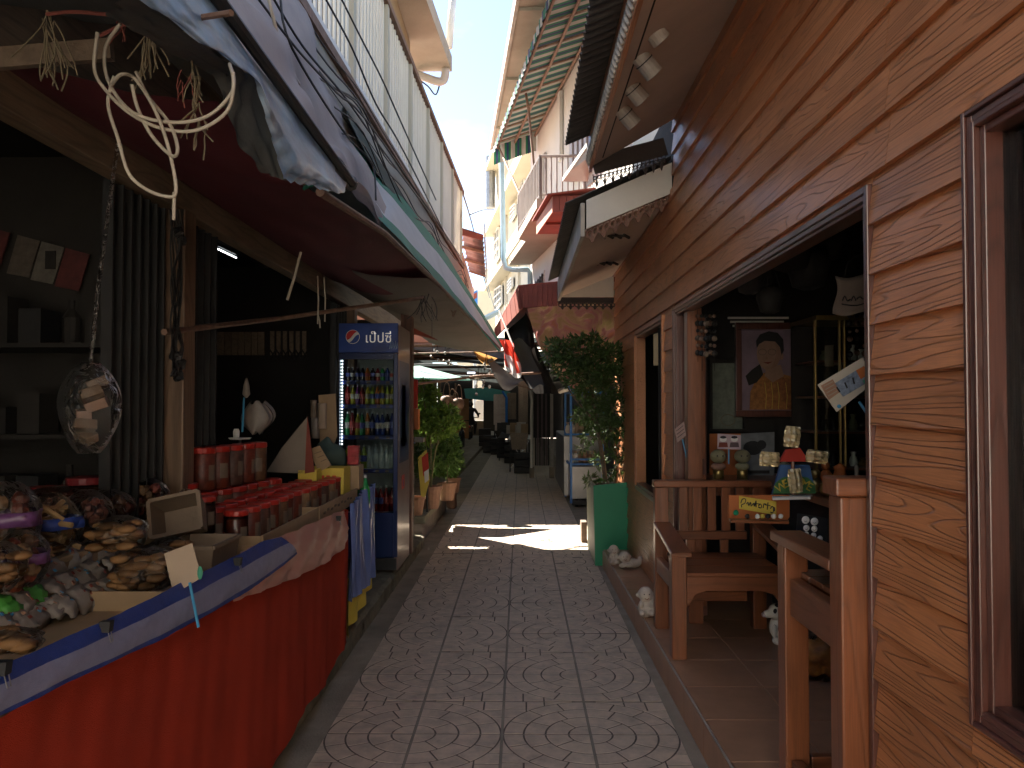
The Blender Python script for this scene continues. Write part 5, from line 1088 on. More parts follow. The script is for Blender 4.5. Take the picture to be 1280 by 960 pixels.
# gilt cabinet
gc = thing('gilt_cabinet', 'tall glass display cabinet with gilt frame to the right of the portrait', 'cabinet', at(1040, 590, Y=5.0))
for x0, x1, Y in ((1018, 1023, 5.0), (1049, 1053, 4.9), (1055, 1059, 4.85)):
    p, q = at(x0, 400, Y=Y), at(x1, 586, Y=Y); MB().box((p.x, Y, q.z), (q.x, Y+.03, p.z)).build('gilt_stile', m_gold, gc, bevel=.004)
p, q = at(1020, 400, Y=5.0), at(1120, 586, Y=5.0)
MB().box((p.x, 5.45, q.z), (q.x, 5.47, p.z)).build('back_panel', m_dark2, gc); MB().box((p.x, 5.0, p.z), (q.x, 5.47, p.z+.03)).build('top', m_gold, gc)
for py in (586, 540, 495, 450): z = at(1020, py, Y=5.0).z; MB().box((p.x+.02, 5.04, z-.012), (q.x, 5.44, z)).build('shelf', m_teakX, gc)
MB().box((p.x+.02, 5.005, q.z+.01), (q.x, 5.010, p.z)).build('glass_door', m_glass, gc)
k = 0
for py in (540, 495, 450, 586):
    for px in (1030, 1041, 1066, 1077, 1088):
        z = at(1020, py, Y=5.0).z+.002; c = at(px, 500, Y=5.2); h = rng.uniform(.05, .11); tag(MB().lathe([(.02, 0), (.03, h*.25), (.022, h*.6), (.012, h*.75), (.02, h)], (c.x, 5.2, z), 10).build('small_statue', rng.choice((m_white, m_brass, m_figr, m_dark2, m_figs)), smooth=True),
            '%s small ornament from the left on the %s shelf of the gilt cabinet' % (ORD[k % 5], ('third', 'second', 'top', 'bottom')[k//5]), 'ornament', 'ornaments in the gilt cabinet'); k += 1
tag(flat(((1031, 432), (1042, 431), (1042, 458), (1031, 458)), 5.02, m_paper, None, 'white_notice'), 'small pale notice hanging inside the gilt cabinet door', 'notice')
for k in range(26):
    i, j = k % 13, k//13; c = Vector((1.62+.28*j+rng.uniform(-.03, .03), 2.75+i*.185, 1.022)); h = rng.uniform(.06, .17); q = MB(); ty = k % 4
    if ty == 0: q.lathe([(.025, 0), (.045, h*.3), (.03, h*.7), (.04, h*.8), (.001, h)], c, 10)
    elif ty == 1: q.sphere(c+Vector((0, 0, .04)), (.04, .04, .04), 10, 7, .1).sphere(c+Vector((0, 0, .10)), (.028, .028, .028), 8, 6)
    elif ty == 2: q.prism([(c.x-.04, 1.022), (c.x+.04, 1.022), (c.x+.03, 1.022+h), (c.x-.03, 1.022+h)], 'Y', c.y-.01, c.y+.012)
    else: q.lathe([(.035, 0), (.04, h*.4), (.012, h*.6), (.012, h)], c, 9)
    tag(q.build('souvenir', rng.choice((m_clay, m_figr, m_figs, m_teak, m_brass, m_dark2, m_orange, m_lab4)), smooth=ty != 2), '%s souvenir from the near end, %s row on the dark counter' % (ORD[i], ('front', 'back')[j]), 'souvenir', 'souvenirs on the dark counter')
for k in range(9):
    px = 872+k*5.2 if k < 5 else 1062+(k-5)*9; Y = 4.9-.1*(k % 3); t = thing('bead_string', '%s dangling charm string counting from the left in the open front' % ORD[k], 'charm string', at(px, 395, Y=Y), group='charm strings in the open front')
    a = at(px, 395, Y=Y); MB().tube([(a.x, a.y, 2.71), a-Vector((0, 0, .28+.05*(k % 3)))], .002, 3).build('thread', m_dark2, t)
    for q in range(6): MB().sphere(a-Vector((0, 0, .045*q)), .012+.006*(q % 2), 7, 5, .1).build('charm', (m_rust, m_dark2, m_dsteel, m_bark)[(k+q) % 4], t)
# cream tote bag
tb = thing('tote_bag', 'cream cloth tote bag with dark script hanging high inside the open front', 'bag', at(1070, 380, Y=3.6))
b = MB(); b.grid(lambda u, v: at(lerp(1044, 1098, u)+3*math.sin(v*5), lerp(345, 392, v)+3*math.sin(u*6), Y=3.6-.04*math.sin(math.pi*u)*v), 10, 8); b.build('body', M('tote_canvas', (.24, .19, .16), .85, .1), tb, smooth=True, th=.01)
MB().tube(smooth_pts([at(1056, 346, Y=3.58), at(1062, 326, Y=3.58), at(1078, 318, Y=3.58), at(1088, 330, Y=3.58), at(1090, 346, Y=3.58)], 4), .006, 5).build('strap', m_dark2, tb)
for q in ([(1053, 376), (1056, 370), (1059, 376), (1063, 374)], [(1064, 376), (1067, 370), (1070, 376)], [(1071, 374), (1075, 371), (1079, 374), (1083, 370)], [(1052, 380), (1070, 382), (1086, 377)]):
    MB().tube(smooth_pts([at(x, y_, Y=3.545) for x, y_ in q], 3), .003, 4).build('script_stroke', m_black, tb)
# pale vent strips painted in for bright gaps at the back and dark hanging goods
vt = thing('bright_gap_strips', 'white strips painted in for bright gaps high in the back wall', 'stand_in', at(945, 405, Y=5.9))
for k in range(3): flat(((910+k*3, 396+k*5), (986-k*6, 396+k*5), (986-k*6, 398.6+k*5), (910+k*3, 398.6+k*5)), 5.93, m_white, vt, 'slat', .01)
for k, (px, py, s_) in enumerate(((937, 345, .8), (948, 332, 1.0), (955, 320, 1.1), (985, 300, 1.4), (1010, 330, 1.2), (1035, 300, 1.0), (962, 372, .7))):
    Y = 4.2+.2*(k % 3); c = at(px, py, Y=Y); t = thing('hanging_basket', '%s dark wicker basket counting from the left under the shop ceiling' % ORD[k], 'basket', c, group='dark goods hanging from the shop ceiling')
    MB().lathe([(.02, -.12*s_), (.07*s_, -.10*s_), (.10*s_, 0), (.08*s_, .07*s_)], c, 10, cap=False).build('bowl', m_dark2 if k % 2 else m_dark, t, smooth=True, th=.006)
    for a in (0, 2.1, 4.2): MB().tube([c+Vector((.08*s_*math.cos(a), .08*s_*math.sin(a), .07*s_)), c+Vector((0, 0, .25)), (c.x, c.y, 2.715)], .003, 3).build('cord', m_cable, t)
# cow figurine and snack bag on the floor
cw = thing('cow_figurine', 'white toy cow with black patches peeping out behind the tall chair', 'figurine', at(969, 803, Z=PZ)); o = Vector(cw.location)
blob('body', [(o+Vector((.03, 0, .085)), (.065, .05, .075)), (o+Vector((.0, -.01, .175)), (.042, .045, .045)), (o+Vector((-.045, -.02, .165)), (.030, .028, .024)), (o+Vector((.0, -.04, .02)), (.03, .04, .022)), (o+Vector((.06, -.04, .02)), (.03, .04, .022)), (o+Vector((.03, -.02, .22)), (.02, .014, .014)), (o+Vector((-.02, -.055, .08)), (.016, .016, .04))], m_white, cw, .007)
for dx, dy, dz, r_ in ((-.012, -.045, .185, (.012, .008, .016)), (.02, -.052, .09, (.022, .008, .03)), (.01, -.03, .215, (.022, .02, .012)), (.075, -.03, .12, (.02, .03, .022))): MB().sphere(o+Vector((dx, dy, dz)), r_, 8, 6).build('black_patch', m_black, cw, smooth=True)
MB().sphere(o+Vector((-.07, -.02, .16)), (.012, .022, .014), 8, 6).build('muzzle', m_pinkp, cw, smooth=True)
sb = thing('snack_sack', 'clear sack of orange yellow snacks on the tiles behind the tall chair', 'sack', at(1026, 848, Z=PZ)); o = Vector(sb.location)
m_snack = M('orange_snack', (.45, .19, .035), .6, .35, 22)
blob('contents', [(o+Vector((rng.uniform(-.07, .07), rng.uniform(-.05, .06), rng.uniform(.04, .16))), rng.uniform(.035, .05)) for _ in range(22)], m_snack, sb, .012)
b = MB(); b.sphere(o+Vector((0, 0, .115)), (.13, .11, .125), 16, 10, .06); b.build('clear_wrap', m_bag, sb, smooth=True)
# stone babies
def statue(px, py, lying, label, s=1.0, two=False):
    t = thing('stone_figurine', label, 'statue', at(px, py, Z=PZ), group=None); o = Vector(t.location); q = []
    def add(dx, h=1.0): 
        q.extend([(o+Vector((dx, 0, .045*s*h)), (.045*s, .04*s, .05*s*h)), (o+Vector((dx, -.005, .125*s*h)), .043*s), (o+Vector((dx-.025*s, -.035*s, .03*s)), (.018*s, .03*s, .018*s)), (o+Vector((dx+.025*s, -.035*s, .03*s)), (.018*s, .03*s, .018*s)), (o+Vector((dx-.042*s, 0, .12*s*h)), .013*s), (o+Vector((dx+.042*s, 0, .12*s*h)), .013*s), (o+Vector((dx-.03*s, -.03*s, .075*s*h)), (.014*s, .02*s, .02*s)), (o+Vector((dx+.03*s, -.03*s, .075*s*h)), (.014*s, .02*s, .02*s)), (o+Vector((dx, -.003, .150*s*h)), (.03*s, .03*s, .015*s))])
    if lying:
        q.extend([(o+Vector((.03*s, 0, .04*s)), (.085*s, .045*s, .038*s)), (o+Vector((-.03*s, -.02*s, .095*s)), .048*s), (o+Vector((-.075*s, -.02*s, .09*s)), .013*s), (o+Vector((.015*s, -.02*s, .1*s)), .013*s), (o+Vector((-.05*s, -.045*s, .03*s)), (.03*s, .02*s, .02*s)), (o+Vector((.0, -.05*s, .03*s)), (.03*s, .02*s, .02*s)), (o+Vector((.10*s, 0, .07*s)), (.022*s, .02*s, .03*s))]); faces = [(-.03*s, .095*s, -.068*s)]
    else: add(0); faces = [(0, .125*s, -.048*s)]
    if two: add(.07*s, .72); faces.append((.07*s, .09*s, -.047*s))
    blob('body', q, m_stone, t, .005)
    for dx, dz, dy in faces:
        for sx in (-.014*s, .014*s): MB().sphere(o+Vector((dx+sx, dy, dz+.008*s)), .0035*s, 6, 4).build('eye', m_black, t)
        MB().tube([o+Vector((dx-.012*s, dy, dz-.014*s)), o+Vector((dx, dy-.003, dz-.019*s)), o+Vector((dx+.012*s, dy, dz-.014*s))], .002*s, 4).build('mouth', m_redroof, t)
statue(767, 706, False, 'upright pale stone baby figurine against the green planter'); statue(785, 710, True, 'pale stone baby figurine lying on its belly beside the green planter')
statue(807, 771, False, 'pair of joined pale stone babies at the foot of the wide armchair', 1.15, True)
# notice in the far window, things behind the near window
nw = thing('hanging_notice', 'cream notice with dark lettering hanging in the narrow dark window', 'notice', at(824, 457, Y=6.0)); c = flat(((817, 418), (832, 412), (832, 456), (817, 457)), 6.0, M('notice_cream', (.42, .33, .20), .7, .1), nw, 'sheet', .004)
for k, (px, py) in enumerate(((826, 438), (829, 441), (826, 446), (829, 450), (825, 451))): MB().cbox(at(px, py, Y=5.99), (.016, .003, .014)).build('printed_mark', m_dark2, c)
pt = thing('wall_plate', 'round blue grey plate hanging behind the nearest window', 'plate', at(1282, 336, Y=2.2)); MB().lathe([(.0, 0), (.055, 0), (.075, -.012), (.078, -.008), (.055, .006), (.0, .008)], at(1283, 336, Y=2.2), 24, 'Y').build('dish', M('blue_grey_ceramic', (.45, .55, .75), .3, .1), pt, smooth=True)
c3 = thing('slatted_chair', 'dim brown slatted chair back behind the lower part of the nearest window', 'chair', (1.55, 2.2, PZ))
for k in range(6): bx('back_slat', (1.36+k*.08, 2.1, .60), (1.40+k*.08, 2.13, 1.24), m_teak, c3, .003)
bx('top_rail', (1.3, 2.08, 1.241), (1.9, 2.15, 1.30), m_teakX, c3); bx('seat', (1.3, 1.6, .56), (1.9, 2.15, .599), m_teakX, c3)
for x in (1.3, 1.85):
    for y in (1.6, 2.1): bx('leg', (x, y, PZ), (x+.05, y+.05, .559), m_teak, c3)
# ================================================================ GREEN PLANTER WITH BUSH
gp = thing('green_planter', 'green painted wooden planter box at the corner of the wooden shop', 'planter', (.85, 8, 0))
q0 = [(.69, 7.50), (1.0, 7.50), (1.0, 8.38), (.70, 8.38)]
def pz_(x, z): return z
A = [at(742, 607, Y=7.50), at(785, 603, Y=7.50), Vector((1.062, 7.50, .02)), Vector((.693, 7.50, .0))]
MB().solid(A, (0, .03, 0)).build('front_board', m_gplanter, gp)
MB().solid([Vector((.675, 7.532, .745)), Vector((.685, 8.4, .745)), Vector((.70, 8.4, 0)), Vector((.692, 7.532, 0))], (.03, 0, 0)).build('side_board', m_gside, gp)
MB().box((.715, 7.532, 0), (.985, 8.4, .68)).build('soil', m_soil, gp)
bu = thing('planter_bush', 'leafy dark green bush with bare lower stems growing in the green planter', 'bush', (.85, 7.9, .68))
for pts, r0_, r1_ in ((((757, 612), (754, 580), (748, 540), (742, 500), (730, 465)), .028, .012), (((768, 612), (770, 570), (762, 530), (765, 490), (758, 460)), .018, .008), (((757, 560), (745, 530), (720, 500), (700, 470)), .012, .006), (((765, 500), (775, 470), (780, 450)), .008, .005), (((760, 600), (778, 570), (784, 540)), .010, .005)):
    P_ = smooth_pts([at(x, y_, Y=7.9+rng.uniform(-.05, .05)) for x, y_ in pts], 4); MB().tube(P_, [lerp(r0_, r1_, i/(len(P_)-1)) for i in range(len(P_))], 7).build('stem', m_bark, bu, smooth=True)
bl_ = [(x, y_, r_) for x, y_, r_ in ((700, 438, 17), (716, 442, 24), (735, 440, 26), (752, 455, 30), (765, 448, 20), (772, 478, 24), (748, 488, 28), (728, 470, 24), (708, 458, 18), (690, 442, 12), (768, 512, 22), (745, 517, 22), (728, 518, 13), (762, 540, 15), (771, 565, 10), (775, 585, 10), (738, 600, 9), (758, 603, 9), (742, 535, 9), (790, 602, 10), (765, 535, 16), (735, 545, 10), (728, 560, 6), (748, 575, 9), (688, 432, 8), (683, 447, 6), (740, 425, 10), (778, 450, 9), (786, 500, 9))]
leaf_cloud([(at(x, y_, Y=7.85+rng.uniform(-.12, .16)), r_*.0079) for x, y_, r_ in bl_], 6500, .066, .022, 'foliage', m_leafB, bu, thin=.25)
# ================================================================ STAINLESS CART WITH BLUE FRAME
ct = thing('food_cart', 'stainless steel food cart with bright blue frame behind the green planter', 'cart', (.95, 13, 0))
bx('steel_body', (.66, 12.35, .10), (1.25, 15.0, 1.02), m_steel, ct, .01); bx('steel_end', (.73, 11.75, .12), (1.2, 12.33, .60), m_steel, ct, .01)
bx('base_skirt', (.75, 11.78, .03), (1.18, 14.9, .10), m_black, ct, 0)
for x, y, z1 in ((.735, 11.76, 1.70), (1.2, 11.76, 1.70), (.70, 12.6, 1.70), (1.2, 12.6, 1.7)): MB().bar((x, y, .06), (x, y, z1), .035).build('frame_post', m_bluepaint, ct)
for a, c in (((.735, 11.76, .63), (1.2, 11.76, .63)), ((.735, 11.76, .70), (1.2, 11.76, .70)), ((.735, 11.76, .63), (.70, 12.6, .63)), ((.735, 11.76, 1.68), (1.2, 11.76, 1.68)), ((.735, 11.76, 1.68), (.70, 12.6, 1.68)), ((.70, 12.35, 1.045), (1.2, 12.35, 1.045))): MB().bar(a, c, .03).build('frame_rail', m_bluepaint, ct)
for x in (.82, 1.12): MB().lathe([(.03, -.02), (.07, -.02), (.07, .02), (.03, .02)], (x, 11.85, .07), 12, 'X').build('wheel', m_black, ct)
bs_ = thing('foot_stone', 'small dark stone foot beside the blue frame of the cart', 'stone', (.66, 8.9, 0)); MB().box((.66, 8.75, 0), (.72, 8.95, .22)).build('block', m_bark, bs_)
for k in range(12):
    p = Vector((.74+.07*(k % 6)+rng.uniform(-.01, .01), 11.85+.14*(k//6), .62 if k < 6 else 1.03)); 
    if k >= 6: p.y = 12.5
    g = thing('goods_bag', '%s crinkled bag from the left on the %s of the food cart' % (ORD[k % 6], 'lower front rack' if k < 6 else 'steel top'), 'bag', p, group='bags of goods on the food cart')
    MB().sphere(p+Vector((0, 0, .09)), (.045, .05, rng.uniform(.07, .10)), 9, 7, .15).build('bag', rng.choice((m_paper, m_card, m_clay, m_white)), g); MB().lathe([(.012, .15), (.03, .2)], p, 8, cap=False).build('neck', m_paper, g)
rl = thing('rolled_awning_end', 'white cuffed end of a blue rolled awning above the food cart', 'awning', at(708, 487, Y=10.6))
MB().tube([at(700, 489, Y=10.7), at(712, 485, Y=10.5)], .035, 10).build('white_cuff', m_white, rl); MB().tube([at(712, 485, Y=10.5), at(760, 470, Y=10.0)], .03, 10).build('blue_roll', m_bluepaint, rl)
# ================================================================ LEFT: SNACK STALL
TX = -1.0
stl = thing('snack_stall', 'long snack stall table skirted in red cloth along the left kerb', 'stall', (-1.5, 2.4, FZ))
bx('tabletop', (-1.85, .2, .865), (-1.02, 4.5, .90), m_card, stl, .004)
for x in (-1.8, -1.1):
    for y in (.3, 2.3, 4.4): bx('leg', (x, y, FZ), (x+.05, y+.05, .864), m_post, stl, 0)
# red skirt: hangs from the edge, swells at the foot, turns the far corner
def skirt(u, v):
    L1 = 4.3; s = u*(L1+.7); 
    if s < L1: x, y, nx, ny = TX-.0, .25+s, 1, 0
    else: x, y, nx, ny = TX-(s-L1), .25+L1, 0, 1
    z = lerp(.905, .135+.02*math.sin(u*31), v); t = (1-z/.9)
    o_ = .012+.02*t+.030*t*math.sin(y*2.2+.6)+ (.006*math.sin(u*60+v*2)+.003*math.sin(u*137))*t+.0015*math.sin(u*210+v*9)
    if abs(s-L1) < .12: o_ += .01
    return Vector((x+nx*o_, y+ny*o_, z))
MB().grid(skirt, 220, 24).build('red_skirt', m_red, stl, smooth=True)
def pband(up, lo, X, mats, name, par, n=50, nv=9, mfn=None, amp=.004, th=0):
    U = [at(x, y_, X=X) for x, y_ in up]; D = [at(x, y_, X=X+.02) for x, y_ in lo]
    b = MB(); b.grid(lambda u, v: poly_at(U, u).lerp(poly_at(D, u), v)+Vector((.012*math.sin(math.pi*v)+wr(u*6, v*2, amp), 0, 0)), n, nv, mfn); return b.build(name, mats, par, smooth=True)
up = [(-40, 848), (0, 832), (75, 800), (150, 767), (200, 742), (255, 714), (300, 692), (330, 676), (352, 671)]; lo = [(-40, 915), (0, 896), (75, 858), (150, 823), (200, 800), (255, 771), (300, 745), (335, 722), (372, 692)]
nb = pband(up, lo, -.965, [m_net, m_netw], 'net_band', None, 60, 9, lambda i, j: 0 if (j < 3 or j > 7) else 1)
tag(nb, 'blue and white net cloth strip clipped along the top of the red skirt', 'cloth')
pk = pband([(300, 690), (335, 676), (372, 662), (410, 645), (431, 637)], [(292, 752), (330, 738), (370, 722), (405, 705), (432, 684)], -.978, m_pink, 'pink_drape', None, 40, 10, amp=.012)
tag(pk, 'dusty pink satin drape over the far end of the red skirt', 'cloth')
for k, (px, py) in enumerate(((8, 835), (137, 783), (300, 702), (425, 648))):
    p = at(px, py, X=-.94); t = thing('binder_clip', '%s black clip from the near end of the stall edge' % ORD[k], 'clip', p, group='clips on the stall edge')
    MB().prism([(p.x-.02, p.z+.012), (p.x+.006, p.z+.013), (p.x+.003, p.z-.012), (p.x-.016, p.z-.012)], 'Y', p.y-.010, p.y+.010).build('body', m_dsteel, t); MB().tube([p+Vector((0, -.006, -.012)), p+Vector((.006, -.005, -.035)), p+Vector((.006, .005, -.035)), p+Vector((0, .006, -.012))], .0012, 4).build('wire_handle', m_metal, t)
b = MB(); b.grid(lambda u, v: Vector((TX+.022+.018*math.sin(u*19+v*1.6)*(.3+v*.7)+.012*math.sin(u*41-v*2)*(1-.4*v)+.012*math.sin(u*9+v*3), lerp(4.58, 5.32, u), lerp(.935+.05*u, .36, v))), 60, 14)
bc = b.build('satin_drape', m_satin, smooth=True); tag(bc, 'shiny blue grey satin cloth hanging in folds beside the fridge', 'cloth')
b = MB(); b.grid(lambda u, v: Vector((TX+.004+.018*math.sin(u*19+1.6)*(.6+v*.4)+.012*math.sin(u*9+3), lerp(4.56, 5.32, u), lerp(.48, .17+.12*u, v))), 50, 6)
tag(b.build('yellow_cloth', m_yel, smooth=True), 'yellow cloth showing below the blue grey satin drape', 'cloth')
# display steps and cardboard trays
st2 = thing('display_step', 'wooden step board raising the back row of snacks on the stall', 'shelf', (-1.5, 2.4, .9))
bx('board', (-1.84, .25, 1.02), (-1.38, 3.5, 1.04), m_card, st2); bx('riser', (-1.40, .25, .901), (-1.385, 3.5, 1.019), m_card, st2, 0)
for k, (y0, y1, lb) in enumerate(((.6, 1.45, 'nearest battered cardboard tray on the stall edge'), (1.5, 2.3, 'second cardboard tray from the near end of the stall'), (2.34, 3.1, 'cardboard tray under the price card and basket'), (3.14, 4.0, 'cardboard tray holding the near half of the jar row'), (4.02, 4.95, 'printed cardboard tray at the far end of the jar row'))):
    t = thing('cardboard_tray', lb, 'tray', (-1.15, (y0+y1)/2, .902)); h = .055+.01*(k % 2) if k < 3 else .085
    bx('bottom', (-1.36, y0, .902), (-1.02, y1, .908), m_card, t, 0); fr_ = MB().box((-1.018, y0, .902), (-1.010, y1, .902+h)).build('front_flap', m_card, t); bx('back_flap', (-1.37, y0, .902), (-1.362, y1, .902+h), m_card, t, 0)
    bx('end_flap', (-1.36, y0, .909), (-1.02, y0+.006, .90+h), m_card, t, 0); bx('end_flap', (-1.36, y1-.006, .909), (-1.02, y1, .90+h), m_card, t, 0)
    if k == 4:
        for q in range(9): MB().cbox((-1.0085, 4.12+q*.08, .945+.008*(q % 2)), (.002, .04, .012)).build('printed_mark', m_bark, fr_)
# jars
m_food = [M('chilli_paste', (.11, .020, .009), .5, .4, 40), M('brown_sweets', (.10, .045, .02), .5, .45, 40), M('tan_sweets', (.17, .095, .045), .6, .4, 40), M('dark_sweets', (.07, .03, .02), .5, .4, 40)]
def jar(label, loc, food, lid=m_lid, r=.048, h=.165, group=None):
    t = thing('snack_jar', label, 'jar', loc, 0, group); c = Vector(loc)
    MB().lathe([(r*.9, 0), (r, .01), (r, h*.84), (r*.86, h*.9)], c, 14).build('jar_body', m_jar, t, smooth=True)
    MB().lathe([(r*.93, .006), (r*.95, h*.3), (r*.94, h*.76), (r*.5, h*.79)], c, 12).build('contents', food, t, smooth=True)
    MB().lathe([(r*.98, h*.86), (r*1.02, h*.88), (r*1.02, h*.98), (r*.95, h)], c, 18).build('lid', lid, t)
    MB().add([c+Vector((r*1.01*math.cos(a), r*1.01*math.sin(a), z)) for z in (h*.25, h*.6) for a in [R(-50+k*6) for k in range(8)]], [(k, k+1, 9+k, 8+k) for k in range(7)]).build('paper_label', m_lab, t)
    return t
m_lab = M('pale_label', (.15, .11, .08), .5, .15, 20)
protos = [jar('nearest red lidded jar of the front row beside the basket', (-1.16, 3.26, .908), m_food[0], group='red lidded jars')]
rows = [('front row', -1.16, 3.26, .121, 13, .908, 0), ('second row', -1.29, 3.36, .121, 12, .908, 0), ('raised row', -1.45, 3.68, .126, 6, .905, 0), ('upper stacked row', -1.46, 3.66, .126, 5, 1.107, 1)]
for rn, x, y0, dy, n, z, fo in rows:
    for k in range(n):
        if rn == 'front row' and k == 0: continue
        r_, out = dup(protos[0], (x+rng.uniform(-.008, .008)+(.05*k/n if n > 8 else .02*k), y0+k*dy, z), '%s red lidded jar from the near end, %s' % (ORD[k], rn), R(rng.uniform(-30, 30)), group='red lidded jars', scale=1.2 if z > 1 or rn == 'raised row' else None)
        me = out[1].data.copy(); me.materials[0] = m_food[(k*7+len(rn)) % 4] if k % 3 else m_food[0]; out[1].data = me
for k, (px, py, Y, lid, r, h, fd, lb) in enumerate(((107, 596, 3.09, m_lidd, .068, .20, 2, 'big dull red lidded jar of sweets at the back left of the stall'), (163, 591, 3.44, m_lidy, .070, .20, 1, 'big yellow lidded jar of brown snacks at the back of the stall'), (196, 587, 3.60, m_lidd, .055, .2, 1, 'faded pink lidded jar just right of the yellow lidded jar'), (230, 604, 3.50, m_lid, .058, .18, 2, 'red lidded jar of tan sticks behind the tilted basket'), (256, 620, 3.22, m_lid, .042, .15, 3, 'small dark red lidded jar between basket and jar stack'), (58, 608, 2.85, m_lidd, .060, .19, 3, 'dim jar at the far left behind the bagged snacks'))):
    p = at(px, py, Y=Y); t = jar(lb, (p.x, p.y, p.z-h), m_food[fd], lid, r, h)
    bx('stand_block', (p.x-.07, p.y-.07, 1.041), (p.x+.07, p.y+.07, p.z-h), m_card, t, 0) if p.z-h > 1.05 else None
# bagged snacks
m_cookie = M('pale_cookie', (.19, .095, .032), .7, .25, 25); m_sticks = M('tan_stick', (.28, .18, .08), .7, .2, 25); m_nuts = M('red_brown_nuts', (.17, .06, .04), .6, .4, 40); m_white2 = M('white_wrapper', (.20, .17, .145), .5, .12, 20); m_purp = M('purple_wrapper', (.12, .045, .14), .4, .2); m_grw = M('green_wrapper', (.06, .26, .04), .5, .1)
def snackbag(px, py, X, w_, h_, d_, kind, label, n=16, band=None):
    p = at(px, py, X=X); p.z = max(p.z, 1.042 if X < -1.38 else .91); t = thing('snack_bag', label, 'snack bag', p); c = Vector(p)
    for q in range(n):
        o = c+Vector((rng.uniform(-.7, .7)*w_/2, rng.uniform(-.7, .7)*d_/2, h_*(.12+.7*q/n)))
        if kind == 'cookie': MB().sphere(o, (.030, .030, .013), 10, 6, .06).build('cookie', m_cookie, t, smooth=True)
        elif kind == 'stick':
            a = Vector((rng.uniform(-1, 1), rng.uniform(-.6, .6), rng.uniform(-.3, .3))).normalized()*.035; MB().tube([o-a, o+a], .009, 6).build('snack_stick', m_sticks, t)
        elif kind == 'nut': MB().sphere(o, rng.uniform(.014, .022), 7, 5, .15).build('nut', m_nuts, t)
        else: MB().sphere(o, (.024, .02, .022), 8, 6, .12).build('sweet', m_food[q % 3], t)
    b = MB(); ph = rng.uniform(0, 6)
    def bf(u, v):
        a = u*2*math.pi; z = v; k = math.sin(math.pi*min(max(z, .02), .98))**.45; k *= 1+.11*math.sin(a*4+ph+z*5)+.07*math.sin(a*9+z*11)+.03*math.sin(a*17-z*9)
        return c+Vector((w_/2*k*math.cos(a), d_/2*k*math.sin(a), h_*z))
    b.grid(bf, 26, 12); b.build('clear_bag', m_bag, t, smooth=True)
    if band: 
        b = MB(); b.grid(lambda u, v: bf(u, .45+.18*v)+Vector((0, 0, 0)), 26, 2); b.build('printed_band', band, t, smooth=True, th=.003)
    return t
snackbag(150, 690, -1.22, .16, .11, .16, 'cookie', 'clear bag of large pale cookies lying left of the tilted basket', 22)
snackbag(180, 742, -1.12, .19, .14, .16, 'cookie', 'clear bag of round cookies at the stall edge left of the price card', 30)
snackbag(212, 704, -1.2, .14, .09, .12, 'cookie', 'small clear cookie bag behind the price card', 12)
snackbag(64, 712, -1.42, .16, .19, .14, 'stick', 'clear bag of tan snack sticks with a dark blue band', 26, m_net)
snackbag(108, 700, -1.42, .16, .18, .14, 'nut', 'clear bag of dark nuts behind the blue banded stick bag', 22)
snackbag(70, 652, -1.6, .26, .12, .18, 'nut', 'wide bag of red brown nuts in the back row on the left', 26)
snackbag(135, 668, -1.5, .18, .15, .16, 'sweet', 'bag of mixed brown sweets below the big red lidded jar', 20)
snackbag(185, 668, -1.5, .15, .16, .15, 'sweet', 'bag of brown sweets under the yellow lidded jar', 16)
snackbag(232, 664, -1.36, .10, .17, .10, 'stick', 'tall bag of tan sticks standing behind the square basket', 22)
snackbag(8, 700, -1.45, .18, .22, .16, 'sweet', 'purple topped bag of sweets at the left edge of the stall', 16, m_purp)
snackbag(28, 735, -1.3, .13, .15, .12, 'sweet', 'small purple banded bag in front of the purple topped bag', 14, m_purp)
snackbag(0, 740, -1.25, .11, .12, .10, 'cookie', 'little bag of biscuits in the near left corner', 12)
snackbag(18, 815, -1.08, .12, .05, .10, 'cookie', 'flat bag of biscuits in the nearest cardboard tray', 10)
for k in range(26):
    i, j = k % 9, k//9
    p = at(2+i*19+j*3+rng.uniform(-3, 3), 786-i*7.2-j*27+rng.uniform(-3, 3), Z=.945+.035*j); t = thing('wrapped_sweet_pack', '%s crinkled sweet pack from the near end in the %s row' % (ORD[i], ('front', 'middle', 'back')[j]), 'sweet pack', p, rng.uniform(-.5, .5), 'white wrapped sweet packs')
    b = MB(); ph = rng.uniform(0, 9); b.grid(lambda u, v: p+Vector(((u-.5)*.085, (v-.5)*.065, .028*math.sin(math.pi*u)**.5*math.sin(math.pi*v)**.5+.004*math.sin(u*20+ph)+.004*math.sin(v*17))), 9, 7)
    t.rotation_euler = (rng.uniform(-.3, .3), R(38)+rng.uniform(-.3, .3), rng.uniform(-.5, .5)); q = b.build('wrapper', m_grw if k in (9, 11) else m_white2, t, smooth=True, th=.004)
    if k not in (9, 11):
        for c_ in range(4): MB().cbox(p+Vector((rng.uniform(-.025, .025), rng.uniform(-.02, .02), .030)), (.010, .008, .002)).build('printed_spot', rng.choice((m_redroof, m_bluepaint2, m_clay)), t)
